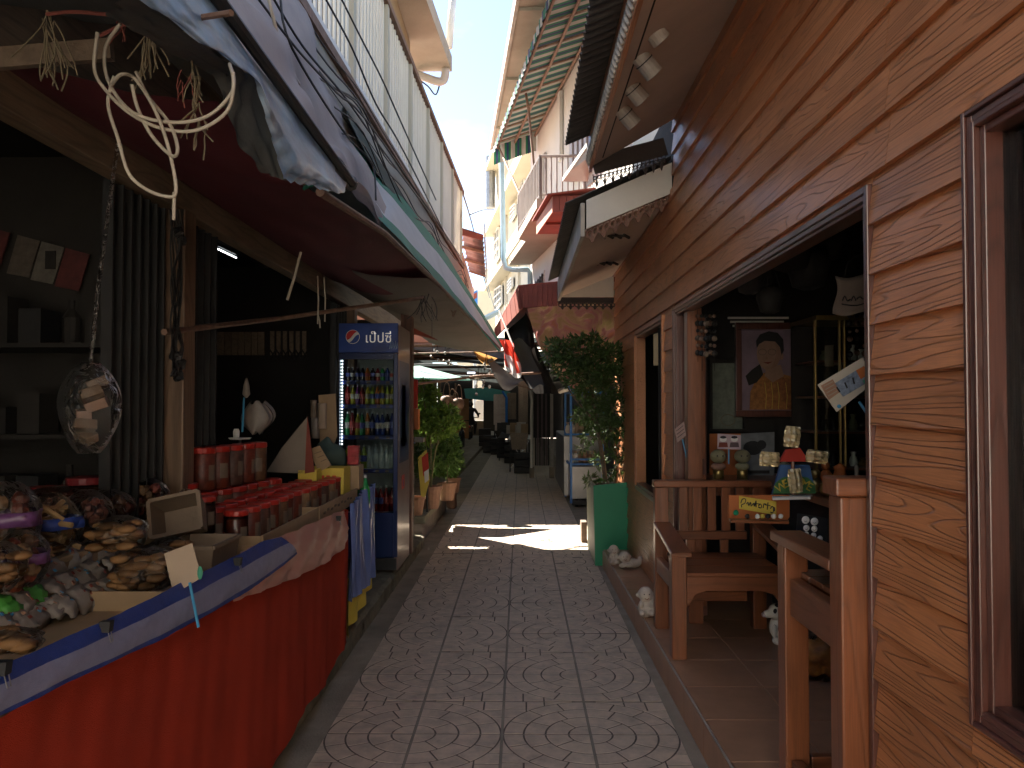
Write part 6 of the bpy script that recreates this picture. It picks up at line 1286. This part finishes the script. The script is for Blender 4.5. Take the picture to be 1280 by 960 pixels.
# baskets
m_bask = M('pale_plastic_basket', (.20, .145, .10), .6, .1)
def basket(label, pts4, h, c):
    t = thing('plastic_basket', label, 'basket', c); x0, y0, x1, y1, z = pts4
    for a, d_ in ((0, 1),):
        A = [(x0+.015, y0+.015), (x1-.015, y0+.015), (x1-.015, y1-.015), (x0+.015, y1-.015)]; B = [(x0, y0), (x1, y0), (x1, y1), (x0, y1)]
        for i in range(4):
            p, q = A[i], A[(i+1) % 4]; r_, s_ = B[i], B[(i+1) % 4]
            b = MB(); b.add([(*p, z), (*q, z), (*s_, z+h), (*r_, z+h)], [(0, 1, 2, 3)]); b.build('side', m_bask, t, th=.004)
        MB().box((x0+.017, y0+.017, z), (x1-.017, y1-.017, z+.004)).build('bottom', m_bask, t)
        for i in range(4): MB().bar((*B[i], z+h), (*B[(i+1) % 4], z+h), .014, .012).build('rim', m_bask, t)
    return t
p = at(262, 700, X=-1.10); basket('square pale plastic basket on the stall edge by the jar row', (-1.24, p.y-.10, -1.05, p.y+.16, .912), .10, p)
p = at(225, 668, X=-1.28); t = basket('pale plastic basket tipped on its side behind the square basket', (-.09, -.07, .09, .07, 0), .12, (0, 0, 0)); t.location = p+Vector((0, .05, .04)); t.rotation_euler = (R(68), R(-12), R(8))
tb_ = flat(((205, 692), (240, 679), (252, 722), (217, 743)), 2.28, m_paper, None, 'price_card_sheet', .003)
pc_ = thing('price_card', 'blank looking tan price card on a blue straw clipped to the stall edge', 'price card', at(228, 740, Y=2.28)); tb_.name = 'card'; tb_.parent = pc_; tb_.location = tb_.location-Vector(pc_.location)
MB().tube([at(237, 728, Y=2.275), at(248, 784, Y=2.265)], .004, 5).build('straw', m_bluepaint2, pc_); MB().sphere(at(250, 716, Y=2.27), (.008, .003, .02), 6, 5).build('green_leaf_mark', m_green, pc_)
# goods at the far end of the table
def tbox_thing(name, label, cat, px0, px1, py0, py1, Y, dep, mat, rz=0, marks=None):
    p, q = at(px0, py1, Y=Y), at(px1, py0, Y=Y); t = thing(name, label, cat, p); o = MB().box((p.x, Y, p.z), (q.x, Y+dep, q.z)).build('carton', mat, t, bevel=.004); t.rotation_euler = (0, 0, rz)
    if marks:
        for k in range(4): MB().box((lerp(p.x, q.x, .2+.16*k), Y-.003, lerp(p.z, q.z, .5)), (lerp(p.x, q.x, .3+.16*k), Y, lerp(p.z, q.z, .72))).build('printed_mark', marks, o)
    return t
tbox_thing('yellow_carton', 'yellow printed carton behind the far end of the jar row', 'carton', 384, 430, 585, 618, 4.75, .18, m_yel, 0, m_redb)
tbox_thing('yellow_packet_box', 'small low yellow box left of the yellow carton', 'box', 372, 396, 587, 604, 4.6, .12, m_yel)
tbox_thing('brown_carton', 'plain brown carton at the far end beside the fridge', 'carton', 433, 449, 582, 612, 4.95, .14, m_card)
sp_ = tbox_thing('red_snack_pouch', 'glossy red snack pouch standing on the brown carton', 'pouch', 434, 448, 557, 581, 4.97, .05, M('glossy_red_pouch', (.30, .03, .035), .2, .5, 30))
gb = thing('dark_green_sack', 'dark green plastic sack slumped above the yellow carton', 'sack', at(415, 585, Y=4.95)); blob('sack', [(at(414, 570, Y=5.0), (.10, .07, .08)), (at(405, 562, Y=5.0), (.05, .05, .06)), (at(424, 577, Y=5.0), (.05, .05, .05)), (at(409, 552, Y=5.0), (.025, .025, .035))], m_dgreen, gb, .012)
lc = flat(((386, 562), (399, 557), (414, 582), (398, 590)), 4.7, m_card, None, 'card', .012); lct = thing('leaning_card', 'tan card with writing leaning on the dark green sack', 'card', at(400, 588, Y=4.7)); lc.parent = lct; lc.location = lc.location-Vector(lct.location)
for k in range(3): MB().tube([at(393+k*4, 567+k*5, Y=4.695), at(402+k*3, 564+k*5, Y=4.695)], .0022, 4).build('ink_line', m_bark, lc)
ks = thing('paper_cone', 'large folded beige paper cone with a red side leaning behind the jars', 'paper', at(360, 600, Y=4.6))
flat(((333, 590), (352, 560), (384, 521), (381, 592)), 4.6, M('beige_paper', (.20, .165, .13), .8, .1), ks, 'sheet', .01); flat(((384, 521), (393, 590), (381, 592)), 4.59, m_redroof, ks, 'red_side', .01)
pk_ = thing('hanging_packets', 'pale packets of snacks hanging on a board beside the fridge', 'packets', at(405, 560, Y=5.2)); flat(((398, 494), (419, 492), (421, 545), (414, 562), (400, 560)), 5.25, m_card, pk_, 'backing_board', .02)
for k, (x0, y0, x1, y1) in enumerate(((388, 500, 396, 522), (389, 522, 399, 548), (397, 504, 408, 536))): 
    b = MB(); b.grid(lambda u, v: at(lerp(x0, x1, u), lerp(y0, y1, v), Y=5.2-.02*math.sin(math.pi*u)-.004*math.sin(v*20)), 5, 7); b.build('packet', (m_lab, m_white2, m_paper)[k], pk_, smooth=True, th=.004)
pv = tbox_thing('green_bottle_stub', '', '', 0, 1, 0, 1, 50, .1, m_green) if False else None
# lit plate, bagged flower and bag
lpn = thing('lit_plate_stand', 'small white plate and cup lit brightly on a thin stand behind the jars', 'stand', at(300, 560, Y=4.3))
p = at(300, 548, Y=4.3); MB().lathe([(.0, -.004), (.05, -.006), (.062, .004), (.05, .0), (.0, 0)], p, 16).build('plate', m_white, lpn, smooth=True); MB().lathe([(.016, 0), (.018, .035), (.012, .05)], p+Vector((-.02, 0, .002)), 10).build('cup', m_white, lpn, smooth=True); MB().tube([p, p-Vector((0, 0, .2))], .008, 6).build('stem', m_metal, lpn)
MB().tube([at(303, 540, Y=4.35), at(305, 497, Y=4.35)], .006, 6).build('stick', m_bluepaint2, lpn)
b = MB(); c = at(308, 486, Y=4.35); b.lathe([(.004, -.05), (.022, -.03), (.016, .02), (.006, .055), (.001, .06)], c, 10); b.build('white_bag_tip', m_white2, lpn, smooth=True)
wb_ = thing('crumpled_bag', 'crumpled translucent white bag hanging behind the jar stack', 'bag', at(322, 530, Y=4.5))
b = MB(); c = at(322, 522, Y=4.5); b.grid(lambda u, v: c+Vector(((.09*math.sin(math.pi*(.12+.8*v))*(1+.15*math.sin(u*31)))*math.cos(u*2*math.pi), .06*math.sin(u*2*math.pi), (.5-v)*.17+.012*math.sin(u*25))), 32, 12); b.build('bag', m_white2, wb_, smooth=True)
hp = thing('hanging_clear_bag', 'big clear bag holding paper packs hanging in front of the folded gate', 'bag', at(112, 500, Y=2.3)); c = at(112, 510, Y=2.3)
b = MB(); b.grid(lambda u, v: c+Vector((.085*math.sin(math.pi*(.04+.9*v))**.6*(1+.12*math.sin(u*25+v*4))*math.cos(u*2*math.pi), .07*math.sin(math.pi*(.04+.9*v))**.6*math.sin(u*2*math.pi), (.5-v)*.26)), 30, 14); b.build('clear_bag', m_bag, hp, smooth=True)
MB().tube([c+Vector((0, 0, .12)), c+Vector((.02, 0, .35)), c+Vector((.02, .1, .80))], .006, 5).build('twisted_neck', m_bag, hp)
for k in range(6): MB().cbox(c+Vector((rng.uniform(-.04, .04), rng.uniform(-.03, .03), -.08+.03*k)), (.06, .04, .03), Euler((rng.uniform(-.5, .5), rng.uniform(-.5, .5), rng.uniform(-1, 1)))).build('paper_pack', rng.choice((m_bark, m_rust, m_lab)), hp, bevel=.003)
# small shelves with dim goods in the near left room
sv = thing('goods_rack', 'dim rack with bottles and boxes against the left room wall', 'rack', (-2.6, 3.4, FZ))
for z in (.55, .95, 1.35, 1.75): bx('shelf', (-3.2, 3.45, z), (-1.75, 3.85, z+.02), m_dark2, sv, 0)
for x in (-3.2, -1.78): bx('upright', (x, 3.45, FZ), (x+.03, 3.85, 2.0), m_dark2, sv, 0)
for j, z in enumerate((.57, .97, 1.37, 1.77)):
    for k in range(9):
        x = -3.1+k*.15; h = rng.uniform(.10, .26); m_ = rng.choice((m_dark2, m_dark, m_dark2, m_dsteel)); g = MB()
        if k % 3 == 1: g.lathe([(.035, 0), (.04, h*.6), (.015, h*.8), (.015, h)], (x, 3.62, z), 10)
        else: g.box((x-.05, 3.55, z), (x+.05, 3.7, z+h))
        tag(g.build('bottle' if k % 3 == 1 else 'goods_box', m_), '%s item from the left on the %s shelf of the dim rack' % (ORD[k], ('bottom', 'second', 'third', 'top')[j]), 'bottle' if k % 3 == 1 else 'box', 'dim goods on the rack')
# ================================================================ DRINKS FRIDGE
FX0, FX1, FY0, FY1 = -1.525, -1.012, 6.60, 7.28
zF = lambda py: 1.5-(py-506)*.0066
m_fblue = M('fridge_blue', (.006, .022, .10), .3, .1, 3, 0, coat=.3); m_fin = M('fridge_liner', (.42, .46, .47), .4, .05)
m_fside = M('fridge_side', (.24, .17, .15), .28, .3, 2.5, .02, coat=.3)
fg = thing('drinks_fridge', 'tall dark blue glass door drinks fridge with lit shelves beside the stall', 'fridge', ((FX0+FX1)/2, FY0, .12))
bx('side_wall', (FX1-.03, FY0, .14), (FX1, FY1, zF(405)), m_fside, fg, .004); bx('side_wall', (FX0, FY0, .14), (FX0+.03, FY1, zF(405)), m_fblue, fg, .004)
bx('back_wall', (FX0+.031, FY1-.03, .14), (FX1-.031, FY1, zF(405)), m_fin, fg, 0); bx('base', (FX0+.031, FY0+.01, .14), (FX1-.031, FY1-.031, zF(645)), m_fblue, fg, .003)
bx('top_box', (FX0+.031, FY0+.01, zF(444)), (FX1-.031, FY1-.031, zF(406)), m_fblue, fg, .003)
hd = bx('header_sign', (FX0, FY0-.03, zF(441)), (FX1, FY0-.001, zF(404)), M('header_blue', (.008, .05, .28), .35, .35, 4, 0), fg, .004)
for x in (FX0, FX1-.035): bx('door_stile', (x, FY0-.028, zF(695)), (x+.035, FY0-.001, zF(442)), m_fblue, fg, .003)
bx('door_rail', (FX0+.036, FY0-.028, zF(449)), (FX1-.036, FY0-.001, zF(442)), m_fblue, fg, 0); bx('door_rail', (FX0+.036, FY0-.028, zF(695)), (FX1-.036, FY0-.001, zF(640)), m_fblue, fg, .003)
bx('kick_grille', (FX0+.01, FY0-.015, .145), (FX1-.01, FY0-.002, zF(697)), m_dsteel, fg, 0)
bx('glass_door', (FX0+.036, FY0-.020, zF(639)), (FX1-.036, FY0-.015, zF(449.5)), m_glass, fg, 0)
m_led = emit('led', (.85, .95, 1), 1.0); m_glow = emit('fridge_lamp', (.75, .9, 1), 1.2)
for k in range(28): MB().sphere((FX0+.045, FY0+.012, zF(447+k*4)), .0065, 6, 4).build('led', m_led, fg)
bx('lamp_strip', (FX1-.045, FY0+.005, zF(635)), (FX1-.036, FY0+.018, zF(450)), m_dsteel, fg, 0)
sh_y = [475, 505, 544, 586, 640]; m_strip = M('price_strip', (.02, .04, .22), .4, .1)
for k, py in enumerate(sh_y):
    z = zF(py); s_ = bx('shelf', (FX0+.034, FY0+.03, z-.012), (FX1-.034, FY1-.04, z-.004), m_metal, fg, 0)
    if k < 4:
        ps = bx('price_strip', (FX0+.034, FY0+.018, z-.036), (FX1-.034, FY0+.029, z-.003), m_strip, fg, 0)
        for q in range(5): x = FX0+.07+q*.085+rng.uniform(-.01, .01); MB().box((x, FY0+.0165, z-.030), (x+.03, FY0+.018, z-.010)).build('price_ticket', m_lab, ps)
# emblem and name on the header
cx, cz = (at(441, 421, Y=6.57).x, at(441, 421, Y=6.57).z); rr_ = .058; Yh = FY0-.031
def disc(r, y, mat, par, name, f=None, n=36, th=.002):
    pts = f or [(cx+r*math.cos(2*math.pi*k/n), cz+r*math.sin(2*math.pi*k/n)) for k in range(n)]
    return MB().prism(pts, 'Y', y-th, y).build(name, mat, par)
em = disc(rr_, Yh, m_whitep if False else M('sign_white', (.75, .75, .75), .4, .03, bump=0), hd, 'round_emblem')
rot = R(-28)
def cap(sign, r):
    pts = []; n = 20
    wav = lambda x: (.22*r*math.sin(x/r*2.2)+(.16*r if sign > 0 else -.30*r))
    x0 = -r*.96
    xs = [lerp(-r*.97, r*.97, k/n) for k in range(n+1)]
    lo_ = [(x, max(-math.sqrt(max(r*r-x*x, 0)), min(math.sqrt(max(r*r-x*x, 0)), wav(x)))) for x in xs]
    hi_ = [(x, sign*math.sqrt(max(r*r-x*x, 0))) for x in reversed(xs)]
    P_ = lo_+hi_; return [(cx+x*math.cos(-rot)-y*math.sin(-rot), cz+x*math.sin(-rot)+y*math.cos(-rot)) for x, y in P_]
m_er = M('emblem_red', (.60, .02, .02), .4, .02, bump=0); m_eb = M('emblem_blue', (.01, .06, .35), .4, .02, bump=0)
disc(0, Yh-.0025, m_er, hd, 'red_wave', cap(1, rr_*.93), th=.001); disc(0, Yh-.0025, m_eb, hd, 'blue_wave', cap(-1, rr_*.93), th=.001)
m_sw2 = emit('sign_letters', (.8, .8, .8), .03)
text_mesh('เป๊ปซี่', .110, m_sw2, 'lettering', hd, (at(473, 424, Y=6.57).x, Yh-.001, at(473, 423, Y=6.57).z), (R(90), 0, 0), .001)
for k in range(5): x = at(487+k*2.2, 430, Y=6.57).x; MB().tube([(x, Yh-.001, zF(436)), (x+.006, Yh-.001, zF(428-2*(k % 2))), (x+.012, Yh-.001, zF(435))], .0015, 4).build('faint_print', m_bpipe, hd)
sd_ = [o for o in kids(fg) if o.name.startswith('side_wall')][0]
def sprint(z0, z1, y0, y1, mat, name): MB().add([(FX1+.001, y0, z0), (FX1+.001, y1, z0), (FX1+.001, y1, z1), (FX1+.001, y0, z1), (FX1+.003, y0, z0), (FX1+.003, y1, z0), (FX1+.003, y1, z1), (FX1+.003, y0, z1)], [(0, 1, 2, 3), (4, 7, 6, 5), (0, 4, 5, 1), (1, 5, 6, 2), (2, 6, 7, 3), (3, 7, 4, 0)]).build(name, mat, sd_)
sprint(zF(580), zF(450), 6.66, 7.2, m_fblue, 'printed_panel'); sprint(zF(560), zF(480), 6.78, 7.0, m_clay, 'printed_bottle'); sprint(zF(556), zF(548), 6.7, 7.1, m_lab, 'printed_label'); sprint(zF(615), zF(597), 6.8, 6.95, m_er, 'printed_swoosh'); sprint(zF(612), zF(603), 6.84, 6.90, m_eb, 'printed_swoosh')
# bottles
bcol = {'red': (.22, .012, .012), 'yellow': (.42, .36, .03), 'green': (.02, .22, .06), 'orange': (.45, .14, .02), 'dark': (.02, .012, .012), 'blue': (.02, .04, .22), 'clear': (.40, .46, .45), 'lime': (.30, .42, .05), 'purple': (.10, .02, .12)}
bm = {k: M('drink_'+k, v, .12, .1, 10, 0) for k, v in bcol.items()}; m_capw = M('bottle_cap', (.5, .5, .5), .4, .05)
m_lbls = [M('bottle_label_a', (.5, .45, .4), .5, .5, 60), M('bottle_label_b', (.06, .08, .30), .5, .5, 60), M('bottle_label_c', (.45, .06, .05), .5, .5, 60)]
def bottle(label, loc, h, r, col, lb):
    t = thing('drink_bottle', label, 'bottle', loc, 0, 'bottles in the drinks fridge'); c = Vector(loc)
    MB().lathe([(r*.9, 0), (r, .01), (r, h*.3), (r*.93, h*.45), (r, h*.58), (r*.55, h*.78), (r*.36, h*.86), (r*.36, h*.92)], c, 12).build('bottle_body', bm[col], t, smooth=True)
    MB().lathe([(r*.42, h*.921), (r*.42, h)], c, 10).build('bottle_cap', m_capw, t)
    if lb is not None: MB().lathe([(r*1.02, h*.30), (r*.97, h*.44), (r*1.01, h*.56)], c, 12, cap=False).build('bottle_label', m_lbls[lb], t, smooth=True)
rowsb = [(475, .115, .022, ['dark', 'dark', 'dark', 'dark', 'orange', 'dark', 'red', 'green', 'blue', 'clear']), (505, .165, .022, ['red', 'yellow', 'purple', 'red', 'yellow', 'lime', 'orange', 'yellow', 'lime', 'yellow']), (544, .20, .024, ['green', 'red', 'yellow', 'green', 'orange', 'dark', 'blue', 'blue', 'dark', 'blue']), (586, .20, .026, ['yellow', 'lime', 'yellow', 'lime', 'clear', 'clear', 'clear', 'clear', 'clear']), (640, .21, .026, ['dark', 'green', 'green', 'dark', 'red', 'red', 'red', 'red', 'red'])]
for j, (py, h, r, cols) in enumerate(rowsb):
    n = len(cols)
    for k, c_ in enumerate(cols):
        x = lerp(FX0+.075, FX1-.065, k/(n-1)); bottle('%s coloured drink bottle, %s from the left on the %s fridge shelf' % (c_ if c_ not in ('dark', 'clear') else c_, ORD[k], ('top', 'second', 'third', 'fourth', 'bottom')[j]), (x, FY0+.09+rng.uniform(-.005, .01), zF(py)-.003), h*rng.uniform(.93, 1.03), r, c_, (None if c_ == 'clear' and j == 3 else rng.choice((0, 1, 2))))
t = thing('green_bottle', 'tall clear green bottle standing on the floor end of the stall by the fridge', 'bottle', at(456, 626, Y=5.1)); c = Vector(t.location)
MB().lathe([(.03, -.12), (.034, 0), (.034, .07), (.016, .12), (.011, .145)], c, 12).build('bottle_body', bm['green'], t, smooth=True); MB().lathe([(.013, .146), (.013, .165)], c, 10).build('bottle_cap', m_capw, t)
bx('small_ledge', (-1.05, 5.05, .78), (-.99, 5.2, .795), m_card, stl, 0)
# ================================================================ LEFT: PLANTS ON BLOCKS BEYOND THE FRIDGE
pl_ = thing('block_ledge', 'low stained concrete ledge with greenish cap left of the sunlit paving', 'ledge', (-1.1, 9, 0))
bx('ledge_body', (-1.32, 8.62, 0), (-1.06, 11.4, .22), m_brick, pl_, .01); y = 8.62
while y < 11.3: bx('cap_block', (-1.34, y+.004, .223), (-1.03, y+.38, .30), m_kerb, pl_, .008); y += .384
for j in range(5):
    for k in range(2): 
        t = thing('cinder_block', '%s cinder block from the ground in the %s stack behind the fridge' % (ORD[j], ('near', 'far')[k]), 'block', (-1.23, 7.9+k*.42, .105+j*.15)); c = Vector(t.location)
        for z in (0, .115): MB().box((c.x-.17, c.y-.19, c.z+z), (c.x+.10, c.y+.19, c.z+z+.03)).build('block_web', m_brick, t, bevel=.003)
        for y_ in (-.19, -.015, .16): MB().box((c.x-.165, c.y+y_, c.z+.0305), (c.x+.095, c.y+y_+.03, c.z+.1145)).build('block_web', m_brick, t)
def potplant(label, px, py, Y, r, h, base, blobs, n, mat, ln=.06, wd=.026, stems=()):
    p = at(px, py, Y=Y); p.z = base; t = thing('potted_plant', label, 'plant', p); c = Vector(p)
    po_ = MB().lathe([(r*.68, 0), (r*.95, h*.85), (r*1.06, h*.86), (r*1.06, h), (r*.92, h), (r*.9, h*.9), (0.001, h*.9)], c, 16).build('pot', m_clay, t, smooth=False)
    for s_ in stems: P_ = smooth_pts([c+Vector((0, 0, h*.85))]+[at(x, y_, Y=Y) for x, y_ in s_], 4); MB().tube(P_, [lerp(.012, .005, i/(len(P_)-1)) for i in range(len(P_))], 6).build('stem', m_bark2, t, smooth=True)
    leaf_cloud([(at(x, y_, Y=Y+rng.uniform(-.15, .15)), rr*Y/1000) for x, y_, rr in blobs], n, ln, wd, 'foliage', mat, t, thin=.3); return t
m_bark2 = M('green_bark', (.17, .16, .07), .7, .2, 30)
potplant('tall bright green shrub in a clay pot on the ledge nearest the fridge', 540, 0, 9.3, .13, .26, .30, ((532, 482, 7), (540, 492, 8), (528, 500, 10), (545, 515, 14), (560, 520, 13), (570, 528, 8), (535, 525, 12), (552, 535, 14), (530, 545, 12)), 3000, m_leafA, .065, .028, (((535, 575), (532, 545), (545, 515)), ((545, 560), (560, 530)), ((538, 550), (530, 500), (532, 484))))
potplant('bushy mid green plant drooping over a pot on the ledge behind the tall shrub', 560, 0, 10.1, .12, .22, .30, ((562, 555, 12), (552, 570, 13), (568, 570, 9), (560, 585, 10), (545, 585, 10)), 2200, m_leafC, .075, .02, (((560, 570),),))
potplant('leafy plant with small pot at the far end of the ledge', 568, 0, 11.0, .10, .2, .30, ((566, 566, 9), (571, 580, 8), (566, 592, 6), (563, 545, 8)), 1200, m_leafA, .06, .022, (((566, 575),),))
potplant('low green plant in a pot against the fridge side', 522, 0, 8.75, .10, .2, .30, ((523, 565, 9), (520, 580, 9), (528, 590, 7)), 1100, m_leafB, .06, .02)
tag(MB().lathe([(.05, 0), (.08, .04), (.07, .2), (.09, .22)], (-1.0, 11.6, 0), 12).build('clay_vase', m_clay, smooth=True), 'small clay vase standing on the ground at the end of the ledge', 'vase')
rd = thing('red_board', 'narrow red board hanging beside the post behind the fridge', 'board', at(518, 510, Y=8.5)); flat(((514, 472), (522, 475), (522, 510), (514, 512)), 8.5, m_redb, rd, 'sheet', .02)
ob = tbox_thing('orange_box', 'orange brown box hanging just under the red panel', 'box', 514, 523, 511, 537, 8.5, .12, m_orange)
wp_ = tbox_thing('striped_packet', 'white and red flat packet lying behind the post', 'packet', 514, 529, 547, 553, 8.4, .15, m_white2)
ysn = thing('fallen_sign', 'small yellow, red and white sign board propped before the pots', 'sign', at(530, 640, Y=8.55))
flat(((522, 572), (533, 562), (537, 600), (531, 622), (526, 620)), 8.55, m_yel, ysn, 'board', .015); flat(((527, 572), (535, 565), (536, 585), (529, 596)), 8.545, m_redb, ysn, 'printed_stripe', .003); flat(((530, 590), (536, 586), (536, 600), (531, 604)), 8.542, m_white, ysn, 'printed_patch', .002)
MB().tube([at(534, 600, Y=8.57), at(534, 640, Y=8.57)], .012, 6).build('post', m_dsteel, ysn)
# dim stalls on the left of the covered alley
for k, (y0, y1, x1, lb) in enumerate(((12.2, 14.6, -1.75, 'nearest dim stall rack on the left under the market cover'), (15.4, 19, -1.9, 'second dim stall rack further down on the left'), (20, 26, -2.1, 'far dim stall rack on the left beyond the second one'))):
    t = thing('stall_rack', lb, 'rack', (x1-.4, y0, .1)); bx('back_panel', (x1-.9, y0, .1), (x1-.85, y1, 2.2), m_dark2, t, 0)
    for z in (.7, 1.2, 1.75): bx('shelf', (x1-.85, y0, z), (x1, y1, z+.03), m_post, t, 0)
    for y in (y0, y1-.05): bx('upright', (x1-.05, y, .1), (x1, y+.05, 2.2), m_post, t, 0)
    for q in range(8):
        z = (.73, 1.23)[q % 2]; y = lerp(y0+.1, y1-.3, q/7); tag(MB().box((x1-.35, y, z), (x1-.05, y+.22, z+rng.uniform(.12, .35))).build('goods_box', rng.choice((m_card, m_redroof, m_bluepaint, m_dark2, m_lab)), bevel=.006), '%s goods box along the %s left rack under the cover' % (ORD[q], ('nearest', 'second', 'far')[k]), 'box', 'goods on the left racks')
# ================================================================ RIDER, MOTORCYCLE, BICYCLE
m_jacket = M('dark_jacket', (.02, .02, .026), .7, .2); m_helm = M('black_helmet', (.012, .012, .014), .2, .1); m_skin2 = M('skin', (.36, .20, .13), .55, .08); m_trou = M('dark_trousers', (.03, .03, .04), .8, .15)
def skin_body(name, verts, edges, radii, mat, parent, root=0):
    me = bpy.data.meshes.new(name); off = wl(parent); me.from_pydata([Vector(v)-off for v in verts], edges, []); me.materials.append(mat)
    o = bpy.data.objects.new(name, me); S.collection.objects.link(o); o.parent = parent
    m = o.modifiers.new('skin', 'SKIN'); m.use_smooth_shade = True
    sv_ = me.skin_vertices[0].data
    for i, r in enumerate(radii): sv_[i].radius = (r, r)
    sv_[root].use_root = True
    u = o.modifiers.new('sub', 'SUBSURF'); u.levels = 1; u.render_levels = 1; return o
rx, ry = at(588, 548, Y=33).x, 33
def wheel(c, r, parent, nm='wheel'):
    t_ = MB(); t_.tube([Vector((c[0], c[1]+r*math.cos(a*math.pi/12), c[2]+r*math.sin(a*math.pi/12))) for a in range(25)], .045, 8); w_ = t_.build('tyre', m_black, parent, smooth=True)
    MB().tube([Vector((c[0], c[1]+r*.78*math.cos(a*math.pi/12), c[2]+r*.78*math.sin(a*math.pi/12))) for a in range(25)], .012, 5).build('rim', m_metal, w_)
    for a in range(6): MB().tube([Vector(c), Vector((c[0], c[1]+r*.78*math.cos(a*math.pi/3), c[2]+r*.78*math.sin(a*math.pi/3)))], .006, 4).build('spoke', m_metal, w_)
mo = thing('motorcycle', 'small dark motorcycle ridden away down the covered alley', 'motorcycle', (rx, ry, 0))
wheel((rx, ry-.6, .28), .24, mo); wheel((rx, ry+.62, .28), .24, mo)
blob('body', [((rx, ry-.35, .68), (.13, .35, .09)), ((rx, ry+.05, .55), (.12, .3, .12)), ((rx, ry+.4, .68), (.10, .12, .22)), ((rx, ry-.65, .66), (.08, .14, .06))], m_helm, mo, .03)
MB().tube([(rx-.33, ry+.42, .98), (rx, ry+.46, .95), (rx+.33, ry+.42, .98)], .018, 6).build('handlebar', m_dsteel, mo)
MB().sphere((rx, ry-.80, .62), (.06, .03, .04), 8, 6).build('tail_lamp', m_redb, mo); MB().box((rx-.09, ry-.84, .40), (rx+.09, ry-.83, .55)).build('number_plate', m_lab, mo)
for sx in (-1, 1): MB().tube([(rx+sx*.3, ry+.42, .98), (rx+sx*.34, ry+.42, 1.10)], .008, 5).sphere((rx+sx*.34, ry+.42, 1.13), (.06, .02, .04), 8, 6).build('mirror', m_dsteel, mo)
rp_ = thing('person', 'rider in dark jacket and black helmet seen from behind on the motorcycle', 'person', (rx, ry-.2, .7))
V = [(0, -.2, .80), (0, -.18, 1.0), (0, -.14, 1.22), (0, -.10, 1.34), (0, -.07, 1.42), (-.19, -.1, 1.30), (-.30, .08, 1.12), (-.31, .36, 1.02), (.19, -.1, 1.30), (.30, .08, 1.12), (.31, .36, 1.02), (-.12, -.15, .78), (-.20, .22, .76), (-.17, .12, .38), (-.17, .22, .30), (.12, -.15, .78), (.20, .22, .76), (.17, .12, .38), (.17, .22, .30)]
E = [(0, 1), (1, 2), (2, 3), (3, 4), (3, 5), (5, 6), (6, 7), (3, 8), (8, 9), (9, 10), (0, 11), (11, 12), (12, 13), (13, 14), (0, 15), (15, 16), (16, 17), (17, 18)]
rad = [.15, .15, .17, .12, .06, .075, .055, .04, .075, .055, .04, .10, .085, .06, .05, .10, .085, .06, .05]
skin_body('body', [(x+rx, y+ry, z) for x, y, z in V], E, rad, m_jacket, rp_)
blob('head', [((rx, ry-.03, 1.50), (.075, .09, .10)), ((rx, ry+.05, 1.47), (.03, .03, .03))], m_skin2, rp_, .012); MB().sphere((rx, ry-.05, 1.53), (.125, .14, .125), 16, 10).build('helmet', m_helm, rp_, smooth=True)
for sx in (-1, 1):
    h0 = Vector((rx+sx*.31, ry+.38, 1.0)); hh = [(h0, (.04, .05, .022))]
    hnd = blob('hand', [(h0, (.038, .045, .02))]+[(h0+Vector((sx*(-.03+.02*f), .045, -.005)), (.009, .03-.003*abs(f-1), .009)) for f in range(4)]+[(h0+Vector((-sx*.045, .01, -.01)), (.012, .02, .01))], m_skin2, rp_, .006)
bxx, byy = at(577, 560, Y=26).x, 26
bc_ = thing('bicycle', 'dark bicycle parked by the plants on the left of the covered alley', 'bicycle', (bxx, byy, 0))
wheel((bxx, byy-.5, .33), .30, bc_); wheel((bxx, byy+.5, .33), .30, bc_)
for a, c in (((0, -.5, .33), (0, -.15, .78)), ((0, -.5, .33), (0, 0, .3)), ((0, 0, .3), (0, -.18, .85)), ((0, -.16, .78), (0, .38, .80)), ((0, 0, .3), (0, .40, .70)), ((0, .5, .33), (0, .36, .95)), ((-.28, .34, .98), (.28, .34, .98))): MB().tube([(bxx+a[0], byy+a[1], a[2]), (bxx+c[0], byy+c[1], c[2])], .016, 6).build('frame_tube', m_dsteel, bc_)
MB().sphere((bxx, byy-.2, .90), (.07, .13, .03), 10, 6).build('saddle', m_black, bc_, smooth=True)
